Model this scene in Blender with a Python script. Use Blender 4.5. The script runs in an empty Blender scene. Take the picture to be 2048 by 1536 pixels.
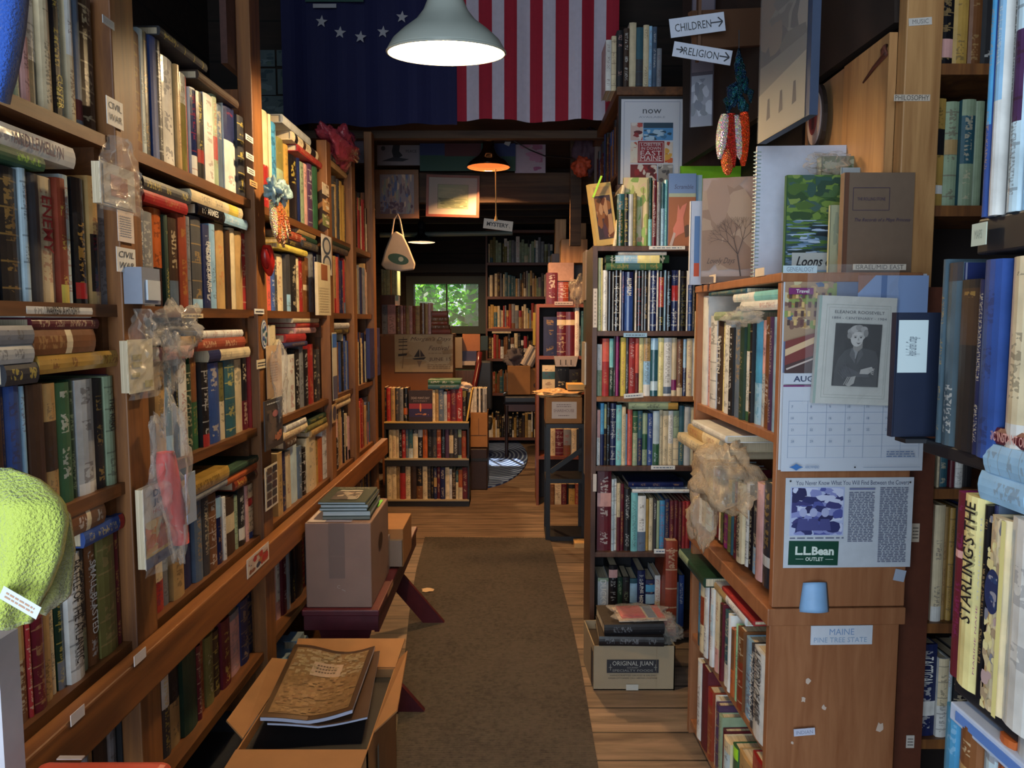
import bpy, math, random
from mathutils import Vector, Matrix, noise
V3 = Vector
sc = bpy.context.scene
COL = sc.collection

# ---------------------------------------------------------------- camera, exposure, sky, daylight
H = 1.42                                   # eye height
F = 1500.0                                 # focal length in pixels of the 2048 x 1536 frame
PITCH = math.atan(128 / 1500)
CP, SP = math.cos(PITCH), math.sin(PITCH)
cam = bpy.data.cameras.new('camera')
cam.sensor_width = 36.0
cam.lens = 36.0 * F / 2048
cam.clip_start = 0.02
camo = bpy.data.objects.new('camera', cam)
camo.location = (0, 0, H)
camo.rotation_euler = (math.pi / 2 - PITCH, 0, 0)
COL.objects.link(camo)
sc.camera = camo
sc.view_settings.view_transform = 'Standard'
sc.view_settings.look = 'None'
sc.view_settings.gamma = 1
sc.view_settings.exposure = 0.55
try: sc.view_settings.use_curve_mapping = False
except Exception: pass

W = bpy.data.worlds.new('sky'); sc.world = W; W.use_nodes = True
bg = W.node_tree.nodes['Background']
bg.inputs[0].default_value = (0.80, 0.90, 1.0, 1)
bg.inputs[1].default_value = 0.65

def lamp(name, kind, loc, energy, color, rot=(0, 0, 0), **kw):
    l = bpy.data.lights.new(name, kind); l.energy = energy; l.color = color
    for k, v in kw.items(): setattr(l, k, v)
    o = bpy.data.objects.new(name, l); o.location = loc; o.rotation_euler = rot
    COL.objects.link(o); return o
# daylight through the open shop door behind the camera
lamp('door_daylight', 'AREA', (-0.75, -1.5, 1.45), 66, (0.74, 0.87, 1.0), (math.radians(90), 0, math.radians(-24)),
     shape='RECTANGLE', size=2.2, size_y=2.2)
# sun on the trees behind the building
lamp('sun', 'SUN', (0, 20, 8), 9.0, (1.0, 0.95, 0.8), (math.radians(48), 0, math.radians(200)), angle=0.01)

# ---------------------------------------------------------------- image-measure helpers (pixel -> real place)
cr = V3((1, 0, 0)); cf = V3((0, CP, -SP)); cu = V3((0, SP, CP)); CAM = V3((0, 0, H))
def at(px, py, Y):
    d = cf * F + cr * (px - 1024) + cu * (768 - py)
    return CAM + d * (Y / d.y)
def atz(px, py, z):
    d = cf * F + cr * (px - 1024) + cu * (768 - py)
    return CAM + d * ((z - H) / d.z)
def atx(px, py, x):
    d = cf * F + cr * (px - 1024) + cu * (768 - py)
    return CAM + d * (x / d.x)
def proj(p):
    q = V3(p) - CAM; D = q.dot(cf)
    if D < 0.05: return None
    return 1024 + F * q.dot(cr) / D, 768 - F * q.dot(cu) / D
def s_on(P0, d, px):                       # distance along the line P0 + s d seen in column px
    q = V3(P0) - CAM; d = V3(d); a = px - 1024
    return (a * q.dot(cf) - F * q.dot(cr)) / (F * d.dot(cr) - a * d.dot(cf))
def z_on(P, py):                           # height on the vertical through P seen in row py
    q = V3((P[0], P[1], 0)) - CAM; a = 768 - py
    return (a * q.dot(cf) - F * q.dot(cu)) / (F * CP + a * SP)

# ---------------------------------------------------------------- colours
def lin(c): return c / 12.92 if c <= 0.04045 else ((c + 0.055) / 1.055) ** 2.4
def hexc(h, r=0.5):
    return (lin(int(h[0:2], 16) / 255), lin(int(h[2:4], 16) / 255), lin(int(h[4:6], 16) / 255), r)
PAL = {  # code: (hex, words)
 'bk': ('16151a', 'black'), 'dg': ('37383e', 'dark grey'), 'gy': ('7c8088', 'grey'), 'lg': ('b4b8ba', 'light grey'),
 'wh': ('dcdcd8', 'white'), 'cr': ('d9c9a6', 'cream'), 'tn': ('b0905e', 'tan'), 'br': ('74492a', 'brown'),
 'db': ('3c281c', 'dark brown'), 'mr': ('5e1826', 'maroon'), 'rd': ('9c282a', 'red'), 'co': ('cc5a4c', 'coral red'),
 'or': ('b45c2c', 'orange'), 'yl': ('d8c258', 'yellow'), 'pyl': ('efe4a0', 'pale yellow'), 'ol': ('726c3a', 'olive'),
 'gn': ('2c5a3c', 'green'), 'kg': ('1c3a2c', 'dark green'), 'sg': ('93a688', 'sage green'), 'te': ('2c5866', 'teal'),
 'bl': ('2c4a8c', 'blue'), 'sb': ('4894c4', 'sky blue'), 'nv': ('1a2450', 'navy blue'), 'lb': ('92bcdc', 'light blue'),
 'pb': ('bcd2dc', 'pale blue'), 'gb': ('566880', 'grey blue'), 'pu': ('4c3252', 'purple'), 'mg': ('8a2468', 'magenta'),
 'pk': ('d4a29c', 'pink'), 'gd': ('b08c46', 'gold'), 'mt': ('9cd8b0', 'mint green'), 'sl': ('465a66', 'slate blue'),
 'lm': ('9cd830', 'lime green'), 'rb': ('8a3a24', 'rust brown'), 'aq': ('7cc4c8', 'aqua')}
def C(c, r=0.5):
    if c in PAL: return hexc(PAL[c][0], r)
    return hexc(c, r)

# ---------------------------------------------------------------- mesh builder
MW = {}                                     # world matrix of every object that has children
class MB:
    def __init__(s): s.v = []; s.f = []; s.c = []; s.k = []; s.uv = []; s.uv2 = []; s.anyuv = False
    def face(s, pts, c=(.5, .5, .5, .5), k=None, uv=None, uv2=None):
        i = len(s.v); s.v += [V3(p) for p in pts]; s.f.append(list(range(i, i + len(pts))))
        s.c.append(c); s.k.append(k or c); s.uv.append(uv); s.uv2.append(uv2)
        if uv: s.anyuv = True
    def mesh(s, vs, fs, c=(.5, .5, .5, .5)):
        i = len(s.v); s.v += [V3(p) for p in vs]
        for f in fs:
            s.f.append([i + a for a in f]); s.c.append(c); s.k.append(c); s.uv.append(None); s.uv2.append(None)
    def box(s, a, b, c=(.5, .5, .5, .5), M=None):
        x0, y0, z0 = a; x1, y1, z1 = b
        vs = [V3(p) for p in ((x0, y0, z0), (x1, y0, z0), (x1, y1, z0), (x0, y1, z0), (x0, y0, z1), (x1, y0, z1), (x1, y1, z1), (x0, y1, z1))]
        if M: vs = [M @ p for p in vs]
        fs = [(3, 2, 1, 0), (4, 5, 6, 7), (0, 1, 5, 4), (1, 2, 6, 5), (2, 3, 7, 6), (3, 0, 4, 7)]
        s.mesh(vs, fs, c)
    def beam(s, p, q, w, t, c=(.5, .5, .5, .5), up=(0, 0, 1)):
        p, q = V3(p), V3(q); d = (q - p); L = d.length; d.normalize()
        a = d.cross(V3(up))
        if a.length < 1e-4: a = d.cross(V3((1, 0, 0)))
        a.normalize(); b = a.cross(d)
        M = Matrix((( a.x, d.x, b.x, p.x), (a.y, d.y, b.y, p.y), (a.z, d.z, b.z, p.z), (0, 0, 0, 1)))
        s.box((-w / 2, 0, -t / 2), (w / 2, L, t / 2), c, M)
    def tube(s, pts, r, n=10, c=(.5, .5, .5, .5), cap=True):
        pts = [V3(p) for p in pts]; rs = r if isinstance(r, (list, tuple)) else [r] * len(pts)
        vs = []; fs = []; ref = V3((0.31, 0.17, 0.93)).normalized()
        for i, p in enumerate(pts):
            d = (pts[min(i + 1, len(pts) - 1)] - pts[max(i - 1, 0)])
            d = d.normalized() if d.length > 1e-9 else V3((0, 0, 1))
            a = d.cross(ref)
            if a.length < 1e-3: a = d.cross(V3((1, 0, 0)))
            a.normalize(); b = d.cross(a)
            for j in range(n):
                t = 2 * math.pi * j / n; vs.append(p + (a * math.cos(t) + b * math.sin(t)) * rs[i])
        for i in range(len(pts) - 1):
            for j in range(n): fs.append((i * n + j, i * n + (j + 1) % n, (i + 1) * n + (j + 1) % n, (i + 1) * n + j))
        if cap: fs.append(tuple(range(n - 1, -1, -1))); fs.append(tuple((len(pts) - 1) * n + j for j in range(n)))
        s.mesh(vs, fs, c)
    def lathe(s, prof, o, n=40, c=(.5, .5, .5, .5)):
        o = V3(o); vs = []; fs = []
        for r, z in prof:
            for j in range(n):
                t = 2 * math.pi * j / n; vs.append(o + V3((r * math.cos(t), r * math.sin(t), z)))
        for i in range(len(prof) - 1):
            for j in range(n): fs.append((i * n + j, i * n + (j + 1) % n, (i + 1) * n + (j + 1) % n, (i + 1) * n + j))
        s.mesh(vs, fs, c)
    def build(s, name, mat, parent=None, origin=None, smooth=False, solid=None, link=True):
        if parent is not None: Mi = MW[parent.name].inverted()
        elif origin is not None: Mi = Matrix.Translation(V3(origin)).inverted()
        else: Mi = Matrix.Identity(4)
        me = bpy.data.meshes.new(name)
        me.from_pydata([tuple(Mi @ p) for p in s.v], [], s.f)
        a = me.color_attributes.new('col', 'FLOAT_COLOR', 'CORNER'); k = me.color_attributes.new('ink', 'FLOAT_COLOR', 'CORNER')
        ca = []; ka = []
        for f, c_, k_ in zip(s.f, s.c, s.k):
            for _ in f: ca += c_; ka += k_
        a.data.foreach_set('color', ca); k.data.foreach_set('color', ka)
        if s.anyuv:
            u1 = me.uv_layers.new(name='UVMap'); u2 = me.uv_layers.new(name='UV2'); l1 = []; l2 = []
            for f, u, w in zip(s.f, s.uv, s.uv2):
                for i in range(len(f)):
                    l1 += (u[i] if u else (5, 5)); l2 += (w[i] if w else (5, 5))
            u1.data.foreach_set('uv', l1); u2.data.foreach_set('uv', l2)
        if smooth: me.polygons.foreach_set('use_smooth', [True] * len(me.polygons))
        me.materials.append(mat); me.validate(); me.update()
        o = bpy.data.objects.new(name, me); COL.objects.link(o)
        if parent is not None: o.parent = parent; MW[o.name] = MW[parent.name]
        else:
            if origin is not None: o.location = V3(origin)
            MW[o.name] = Matrix.Translation(V3(origin)) if origin is not None else Matrix.Identity(4)
        if solid:
            m = o.modifiers.new('thickness', 'SOLIDIFY'); m.thickness = solid; m.offset = 0
        return o

def tag(o, label, cat, group=None):
    o['label'] = label; o['category'] = cat
    if group: o['group'] = group
    return o
def thing(name, label, cat, loc, group=None):
    o = bpy.data.objects.new(name, None); COL.objects.link(o); o.location = loc; o.empty_display_size = .05
    MW[o.name] = Matrix.Translation(V3(loc)); tag(o, label, cat, group); return o
def struct(o): o['kind'] = 'structure'; return o
def smoothsub(o, n=1):
    m = o.modifiers.new('sub', 'SUBSURF'); m.levels = n; m.render_levels = n
    o.data.polygons.foreach_set('use_smooth', [True] * len(o.data.polygons)); return o
def bevel(o, w=0.002, n=2):
    m = o.modifiers.new('bevel', 'BEVEL'); m.width = w; m.segments = n; m.limit_method = 'ANGLE'; return o
def weld(o, d=1e-5):
    m = o.modifiers.new('weld', 'WELD'); m.merge_threshold = d; return o

# ---------------------------------------------------------------- materials
def newmat(name):
    m = bpy.data.materials.new(name); m.use_nodes = True
    nt = m.node_tree; return m, nt, nt.nodes['Principled BSDF']
def N(nt, t, **kw):
    n = nt.nodes.new(t)
    for k, v in kw.items(): setattr(n, k, v)
    return n
def link(nt, a, b): nt.links.new(a, b)
def attrmat(name, wear=0.0, rough=None, spec=0.5, emit=0):
    m, nt, b = newmat(name)
    a = N(nt, 'ShaderNodeAttribute', attribute_name='col')
    if wear:
        tc = N(nt, 'ShaderNodeTexCoord'); no = N(nt, 'ShaderNodeTexNoise'); no.inputs['Scale'].default_value = 40; no.inputs['Detail'].default_value = 5
        link(nt, tc.outputs['Object'], no.inputs['Vector'])
        mr = N(nt, 'ShaderNodeMapRange'); mr.inputs[1].default_value = .3; mr.inputs[2].default_value = .7
        mr.inputs[3].default_value = 1 - wear; mr.inputs[4].default_value = 1 + wear * .5
        link(nt, no.outputs[0], mr.inputs[0])
        mx = N(nt, 'ShaderNodeVectorMath', operation='SCALE'); link(nt, a.outputs['Color'], mx.inputs[0]); link(nt, mr.outputs[0], mx.inputs['Scale'])
        link(nt, mx.outputs[0], b.inputs['Base Color'])
    else: link(nt, a.outputs['Color'], b.inputs['Base Color'])
    if rough is None: link(nt, a.outputs['Alpha'], b.inputs['Roughness'])
    else: b.inputs['Roughness'].default_value = rough
    return m
PAINT = attrmat('paint', 0.06)
PRINT = attrmat('printed_ink', 0, 0.6)
def plain(name, hx, rough=.5, metal=0, bump=0, bscale=60, var=0.0, coat=0):
    m, nt, b = newmat(name); c = hexc(hx)
    b.inputs['Base Color'].default_value = c[:3] + (1,); b.inputs['Roughness'].default_value = rough; b.inputs['Metallic'].default_value = metal
    if coat: b.inputs['Coat Weight'].default_value = coat
    if bump or var:
        tc = N(nt, 'ShaderNodeTexCoord'); no = N(nt, 'ShaderNodeTexNoise'); no.inputs['Scale'].default_value = bscale; no.inputs['Detail'].default_value = 6
        link(nt, tc.outputs['Object'], no.inputs['Vector'])
        if bump:
            bp = N(nt, 'ShaderNodeBump'); bp.inputs['Strength'].default_value = bump; bp.inputs['Distance'].default_value = .004
            link(nt, no.outputs[0], bp.inputs['Height']); link(nt, bp.outputs[0], b.inputs['Normal'])
        if var:
            rp = N(nt, 'ShaderNodeMapRange'); rp.inputs[1].default_value = .3; rp.inputs[2].default_value = .7; rp.inputs[3].default_value = 1 - var; rp.inputs[4].default_value = 1 + var
            link(nt, no.outputs[0], rp.inputs[0])
            mx = N(nt, 'ShaderNodeVectorMath', operation='SCALE'); mx.inputs[0].default_value = c[:3]; link(nt, rp.outputs[0], mx.inputs['Scale']); link(nt, mx.outputs[0], b.inputs['Base Color'])
    return m
def wood(name, dark, light, stretch=(1, 1, .06), scale=30, rough=.5, knots=True, planks=None, paxis=0, spec=.3):
    m, nt, b = newmat(name)
    tc = N(nt, 'ShaderNodeTexCoord'); mp = N(nt, 'ShaderNodeMapping'); mp.inputs['Scale'].default_value = stretch
    link(nt, tc.outputs['Object'], mp.inputs[0])
    src = mp.outputs[0]
    no = N(nt, 'ShaderNodeTexNoise'); no.inputs['Scale'].default_value = scale; no.inputs['Detail'].default_value = 7; no.inputs['Roughness'].default_value = .6; no.inputs['Distortion'].default_value = .6
    link(nt, src, no.inputs['Vector'])
    rp = N(nt, 'ShaderNodeValToRGB'); e = rp.color_ramp.elements
    e[0].position = .3; e[0].color = hexc(dark)[:3] + (1,); e[1].position = .72; e[1].color = hexc(light)[:3] + (1,)
    link(nt, no.outputs[0], rp.inputs[0]); out = rp.outputs[0]
    if knots:
        n2 = N(nt, 'ShaderNodeTexNoise'); n2.inputs['Scale'].default_value = 5; n2.inputs['Detail'].default_value = 2
        mp2 = N(nt, 'ShaderNodeMapping'); mp2.inputs['Scale'].default_value = tuple(max(x, .35) for x in stretch); link(nt, tc.outputs['Object'], mp2.inputs[0]); link(nt, mp2.outputs[0], n2.inputs['Vector'])
        r2 = N(nt, 'ShaderNodeValToRGB'); r2.color_ramp.elements[0].position = .30; r2.color_ramp.elements[0].color = (.35, .3, .28, 1); r2.color_ramp.elements[1].position = .40; r2.color_ramp.elements[1].color = (1, 1, 1, 1)
        link(nt, n2.outputs[0], r2.inputs[0])
        mm = N(nt, 'ShaderNodeMixRGB', blend_type='MULTIPLY'); mm.inputs[0].default_value = .8
        link(nt, out, mm.inputs[1]); link(nt, r2.outputs[0], mm.inputs[2]); out = mm.outputs[0]
    if planks:
        sp = N(nt, 'ShaderNodeSeparateXYZ'); link(nt, tc.outputs['Object'], sp.inputs[0])
        dv = N(nt, 'ShaderNodeMath', operation='DIVIDE'); link(nt, sp.outputs[paxis], dv.inputs[0]); dv.inputs[1].default_value = planks
        fr = N(nt, 'ShaderNodeMath', operation='FRACT'); link(nt, dv.outputs[0], fr.inputs[0])
        fl = N(nt, 'ShaderNodeMath', operation='FLOOR'); link(nt, dv.outputs[0], fl.inputs[0])
        wn = N(nt, 'ShaderNodeTexWhiteNoise', noise_dimensions='1D'); link(nt, fl.outputs[0], wn.inputs['W'])
        mr = N(nt, 'ShaderNodeMapRange'); link(nt, wn.outputs['Value'], mr.inputs[0]); mr.inputs[3].default_value = .72; mr.inputs[4].default_value = 1.15
        gp = N(nt, 'ShaderNodeMath', operation='GREATER_THAN'); link(nt, fr.outputs[0], gp.inputs[0]); gp.inputs[1].default_value = .05
        gm = N(nt, 'ShaderNodeMath', operation='MULTIPLY'); link(nt, gp.outputs[0], gm.inputs[0]); link(nt, mr.outputs[0], gm.inputs[1])
        ga = N(nt, 'ShaderNodeMath', operation='MAXIMUM'); link(nt, gm.outputs[0], ga.inputs[0]); ga.inputs[1].default_value = .12
        vm = N(nt, 'ShaderNodeVectorMath', operation='SCALE'); link(nt, out, vm.inputs[0]); link(nt, ga.outputs[0], vm.inputs['Scale']); out = vm.outputs[0]
    link(nt, out, b.inputs['Base Color'])
    b.inputs['Roughness'].default_value = rough
    bp = N(nt, 'ShaderNodeBump'); bp.inputs['Strength'].default_value = .25; bp.inputs['Distance'].default_value = .003
    link(nt, no.outputs[0], bp.inputs['Height']); link(nt, bp.outputs[0], b.inputs['Normal'])
    return m
def bookmat():
    m, nt, b = newmat('book_cover')
    a = N(nt, 'ShaderNodeAttribute', attribute_name='col'); k = N(nt, 'ShaderNodeAttribute', attribute_name='ink')
    u1 = N(nt, 'ShaderNodeUVMap', uv_map='UVMap'); u2 = N(nt, 'ShaderNodeUVMap', uv_map='UV2')
    def M(op, x, y=None, z=None):
        n = N(nt, 'ShaderNodeMath', operation=op)
        for i, q in enumerate((x, y, z)):
            if q is None: continue
            if isinstance(q, (int, float)): n.inputs[i].default_value = q
            else: link(nt, q, n.inputs[i])
        return n.outputs[0]
    s1 = N(nt, 'ShaderNodeSeparateXYZ'); link(nt, u1.outputs[0], s1.inputs[0])
    s2 = N(nt, 'ShaderNodeSeparateXYZ'); link(nt, u2.outputs[0], s2.inputs[0])
    u, v = s1.outputs[0], s1.outputs[1]
    seed = k.outputs['Alpha']
    cb = N(nt, 'ShaderNodeCombineXYZ'); link(nt, M('MULTIPLY', s2.outputs[0], 3.4), cb.inputs[0]); link(nt, M('MULTIPLY', s2.outputs[1], 6.0), cb.inputs[1]); link(nt, M('MULTIPLY', seed, 91.0), cb.inputs[2])
    no = N(nt, 'ShaderNodeTexNoise'); no.inputs['Scale'].default_value = 1.0; no.inputs['Detail'].default_value = 1.5; link(nt, cb.outputs[0], no.inputs['Vector'])
    let = M('GREATER_THAN', no.outputs[0], .52)
    cb2 = N(nt, 'ShaderNodeCombineXYZ'); link(nt, M('MULTIPLY', v, 4.5), cb2.inputs[1]); link(nt, M('MULTIPLY', seed, 57.0), cb2.inputs[2])
    n2 = N(nt, 'ShaderNodeTexNoise'); n2.inputs['Scale'].default_value = 1.0; n2.inputs['Detail'].default_value = 0; link(nt, cb2.outputs[0], n2.inputs['Vector'])
    blk = M('GREATER_THAN', n2.outputs[0], .47)
    mu = M('LESS_THAN', M('ABSOLUTE', M('SUBTRACT', u, .5)), .27)
    mv = M('LESS_THAN', M('ABSOLUTE', M('SUBTRACT', v, .5)), .43)
    fac = M('MULTIPLY', M('MULTIPLY', let, blk), M('MULTIPLY', mu, mv))
    # thin double rules across the spine on some books
    rl = M('LESS_THAN', M('ABSOLUTE', M('SUBTRACT', M('FRACT', M('MULTIPLY', v, 5.0)), .5)), .035)
    on = M('GREATER_THAN', M('FRACT', M('MULTIPLY', seed, 13.0)), .78)
    inside = M('LESS_THAN', u, 1.01)
    fac = M('MAXIMUM', fac, M('MULTIPLY', M('MULTIPLY', rl, on), inside))
    fac = M('MULTIPLY', fac, .48)
    mx = N(nt, 'ShaderNodeMixRGB'); link(nt, fac, mx.inputs[0]); link(nt, a.outputs['Color'], mx.inputs[1]); link(nt, k.outputs['Color'], mx.inputs[2])
    tc = N(nt, 'ShaderNodeTexCoord'); nw = N(nt, 'ShaderNodeTexNoise'); nw.inputs['Scale'].default_value = 22; nw.inputs['Detail'].default_value = 5; link(nt, tc.outputs['Object'], nw.inputs['Vector'])
    mr = N(nt, 'ShaderNodeMapRange'); mr.inputs[1].default_value = .3; mr.inputs[2].default_value = .7; mr.inputs[3].default_value = .78; mr.inputs[4].default_value = 1.12; link(nt, nw.outputs[0], mr.inputs[0])
    vm = N(nt, 'ShaderNodeVectorMath', operation='SCALE'); link(nt, mx.outputs[0], vm.inputs[0]); link(nt, mr.outputs[0], vm.inputs['Scale'])
    link(nt, vm.outputs[0], b.inputs['Base Color']); link(nt, a.outputs['Alpha'], b.inputs['Roughness'])
    n3 = N(nt, 'ShaderNodeTexNoise'); n3.inputs['Scale'].default_value = 30; link(nt, tc.outputs['Object'], n3.inputs['Vector'])
    bp = N(nt, 'ShaderNodeBump'); bp.inputs['Strength'].default_value = .25; bp.inputs['Distance'].default_value = .004; link(nt, n3.outputs[0], bp.inputs['Height']); link(nt, bp.outputs[0], b.inputs['Normal'])
    return m
BOOK = bookmat()
def pagemat():
    m, nt, b = newmat('paper_pages')
    tc = N(nt, 'ShaderNodeTexCoord'); mp = N(nt, 'ShaderNodeMapping'); mp.inputs['Scale'].default_value = (900, 3, 3); link(nt, tc.outputs['Object'], mp.inputs[0])
    no = N(nt, 'ShaderNodeTexNoise'); no.inputs['Scale'].default_value = 1; link(nt, mp.outputs[0], no.inputs['Vector'])
    rp = N(nt, 'ShaderNodeValToRGB'); rp.color_ramp.elements[0].position = .35; rp.color_ramp.elements[0].color = hexc('a8987a')[:3] + (1,); rp.color_ramp.elements[1].position = .6; rp.color_ramp.elements[1].color = hexc('dccdb0')[:3] + (1,)
    link(nt, no.outputs[0], rp.inputs[0]); link(nt, rp.outputs[0], b.inputs['Base Color']); b.inputs['Roughness'].default_value = .8
    return m
PAGES = pagemat()
def plasticmat(name, tint='e8e4dc', alpha=.35, rough=.12):
    m, nt, b = newmat(name)
    b.inputs['Base Color'].default_value = hexc(tint)[:3] + (1,); b.inputs['Roughness'].default_value = rough
    b.inputs['Specular IOR Level'].default_value = .8
    lw = N(nt, 'ShaderNodeLayerWeight'); lw.inputs[0].default_value = .35
    mr = N(nt, 'ShaderNodeMapRange'); mr.inputs[3].default_value = alpha; mr.inputs[4].default_value = min(1, alpha + .4); link(nt, lw.outputs['Facing'], mr.inputs[0]); link(nt, mr.outputs[0], b.inputs['Alpha'])
    tc = N(nt, 'ShaderNodeTexCoord'); no = N(nt, 'ShaderNodeTexNoise'); no.inputs['Scale'].default_value = 45; no.inputs['Detail'].default_value = 4; link(nt, tc.outputs['Object'], no.inputs['Vector'])
    bp = N(nt, 'ShaderNodeBump'); bp.inputs['Strength'].default_value = .8; bp.inputs['Distance'].default_value = .008; link(nt, no.outputs[0], bp.inputs['Height']); link(nt, bp.outputs[0], b.inputs['Normal'])
    return m
PLASTIC = plasticmat('clear_plastic', 'd8d4cc', .10, .1); PLASTIC2 = plasticmat('cloudy_plastic', 'd0bca0', .30, .14)
ORANGE_WOOD = wood('stained_pine', '54301a', '94602f', (1, 1, .08), 28)
ORANGE_WOOD_H = wood('stained_pine_boards', '42260f', '7c4c24', (1, .08, 1), 28)
PALE_WOOD = wood('pale_pine', '96683c', 'd0a068', (1, 1, .08), 24)
VENEER = wood('cherry_veneer', '8c5838', 'a4704c', (1, 1, .10), 40, rough=.38, knots=False)
WALNUT = wood('dark_walnut', '3c2820', '5c4034', (1, 1, .10), 40, rough=.4, knots=False)
FLOORW = wood('worn_floorboards', '54463a', '947f6c', (.12, 1, 1), 26, rough=.6, planks=.165, paxis=1)
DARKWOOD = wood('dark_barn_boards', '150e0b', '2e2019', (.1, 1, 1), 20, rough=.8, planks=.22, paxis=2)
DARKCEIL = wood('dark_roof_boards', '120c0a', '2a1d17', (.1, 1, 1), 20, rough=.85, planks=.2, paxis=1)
BEAM = wood('old_beam', '2c1d14', '58402c', (.08, 1, 1), 22, rough=.75)
CARD = plain('cardboard', '9a6c40', .8, var=.07, bscale=14)
CARDG = plain('dull_cardboard', '84685c', .75, var=.06, bscale=10)
CARDW = plain('light_cardboard', '9c8c72', .75, var=.06, bscale=10)
BLACKM = plain('black_metal', '1b1e24', .45, var=.1)
REDWOOD = plain('dark_red_paint', '4c1420', .45, bump=.3, var=.2, bscale=18)

# ---------------------------------------------------------------- lettering and printed sheets
_tc = {}
def textgeo(s, bold=0.0, shear=0.0):
    key = (s, bold, shear)
    if key in _tc: return _tc[key]
    cv = bpy.data.curves.new('t', 'FONT'); cv.body = s; cv.size = 1; cv.offset = bold; cv.shear = shear; cv.resolution_u = 2
    ob = bpy.data.objects.new('t', cv); COL.objects.link(ob)
    dg = bpy.context.evaluated_depsgraph_get(); me = bpy.data.meshes.new_from_object(ob.evaluated_get(dg))
    vs = [(v.co.x, v.co.y) for v in me.vertices]; fs = [tuple(p.vertices) for p in me.polygons]
    bpy.data.objects.remove(ob); bpy.data.curves.remove(cv); bpy.data.meshes.remove(me)
    x0 = min(v[0] for v in vs); x1 = max(v[0] for v in vs); y0 = min(v[1] for v in vs); y1 = max(v[1] for v in vs)
    vs = [((x - x0) / max(x1 - x0, 1e-6), (y - y0) / max(y1 - y0, 1e-6)) for x, y in vs]
    _tc[key] = (vs, fs, (x1 - x0) / max(y1 - y0, 1e-6)); return _tc[key]
class Panel:                                # a plane of printing: U right, V up, N out; coordinates 0..1 over W x Hh
    def __init__(s, O, U, Vv, W_, H_):
        s.O = V3(O); s.U = V3(U).normalized(); s.V = V3(Vv).normalized(); s.N = s.U.cross(s.V).normalized(); s.W = W_; s.H = H_
        s.mb = MB(); s.tx = MB(); s.lay = 1
    def p(s, x, y, l=None): return s.O + s.U * (x * s.W) + s.V * (y * s.H) + s.N * (0.00035 * (s.lay if l is None else l))
    def poly(s, pts, c, up=True):
        if up: s.lay += 1
        s.mb.face([s.p(x, y) for x, y in pts], C(c, .6) if isinstance(c, str) else c); return s
    def rect(s, x, y, w, h, c): return s.poly([(x, y), (x + w, y), (x + w, y + h), (x, y + h)], c)
    def ell(s, cx, cy, rx, ry, c, n=20, a0=0, a1=360):
        return s.poly([(cx + rx * math.cos(math.radians(a0 + (a1 - a0) * i / n)), cy + ry * math.sin(math.radians(a0 + (a1 - a0) * i / n))) for i in range(n + (0 if a1 - a0 == 360 else 1))], c)
    def line(s, x0, y0, x1, y1, w, c):
        a = V3(((x1 - x0) * s.W, (y1 - y0) * s.H, 0)); n = V3((-a.y, a.x, 0)).normalized() * w / 2; nx, ny = n.x / s.W, n.y / s.H
        return s.poly([(x0 - nx, y0 - ny), (x1 - nx, y1 - ny), (x1 + nx, y1 + ny), (x0 + nx, y0 + ny)], c)
    def frame(s, x, y, w, h, t, c):
        for a in ((x, y, x + w, y), (x, y + h, x + w, y + h), (x, y, x, y + h), (x + w, y, x + w, y + h)): s.line(*a, t, c)
        return s
    def blobs(s, x, y, w, h, cols, n, sx, sy, seed=1):
        r = random.Random(seed); s.lay += 1
        for i in range(n):
            s.lay += .02
            cx = x + w * r.random(); cy = y + h * r.random(); a = sx * (.4 + r.random()); b = sy * (.4 + r.random())
            pts = []
            for k in range(9):
                t = 2 * math.pi * k / 9; q = .7 + .5 * r.random()
                pts.append((min(x + w, max(x, cx + a * q * math.cos(t))), min(y + h, max(y, cy + b * q * math.sin(t)))))
            s.poly(pts, r.choice(cols), False)
        return s
    def textlines(s, x, y, w, h, n, c, seed=3):  # a column of print too small to read: short dashes
        r = random.Random(seed); s.lay += 1; dh = h / n
        for i in range(n):
            q = x; yy = y + h - (i + .75) * dh
            while q < x + w - .01:
                l = min(w * (.06 + .16 * r.random()), x + w - q)
                s.poly([(q, yy), (q + l, yy), (q + l, yy + dh * .42), (q, yy + dh * .42)], c, False); q += l + w * .035
        return s
    def text(s, t, cx, cy, h, c, w=None, bold=0.0, shear=0.0, rot=0):
        vs, fs, asp = textgeo(t, bold, shear); hh = h * s.H; ww = hh * asp if w is None else w * s.W
        s.lay += 1; cc = C(c, .6); ca, sa = math.cos(math.radians(rot)), math.sin(math.radians(rot)); o = s.p(cx, cy)
        out = []
        for x, y in vs:
            a = (x - .5) * ww; b = (y - .5) * hh
            out.append(o + s.U * (a * ca - b * sa) + s.V * (a * sa + b * ca))
        s.tx.mesh(out, fs, cc); return s
    def done(s, parent, nm='print'):
        if s.mb.f: s.mb.build(nm, PRINT, parent)
        if s.tx.f: s.tx.build('lettering', PRINT, parent)
def sheet(name, label, cat, O, U, Vv, w, h, t, col, mat=None, rough=.5, group=None, bev=None):
    U = V3(U).normalized(); Vv = V3(Vv).normalized(); Nn = U.cross(Vv).normalized(); O = V3(O)
    M = Matrix(((U.x, Vv.x, Nn.x, O.x), (U.y, Vv.y, Nn.y, O.y), (U.z, Vv.z, Nn.z, O.z), (0, 0, 0, 1)))
    mb = MB(); mb.box((0, 0, -t), (w, h, 0), C(col, rough), M)
    o = mb.build(name, mat or PAINT, None, origin=O + U * (w / 2)); tag(o, label, cat, group)
    if bev: bevel(o, bev)
    return o, Panel(O, U, Vv, w, h)
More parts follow.
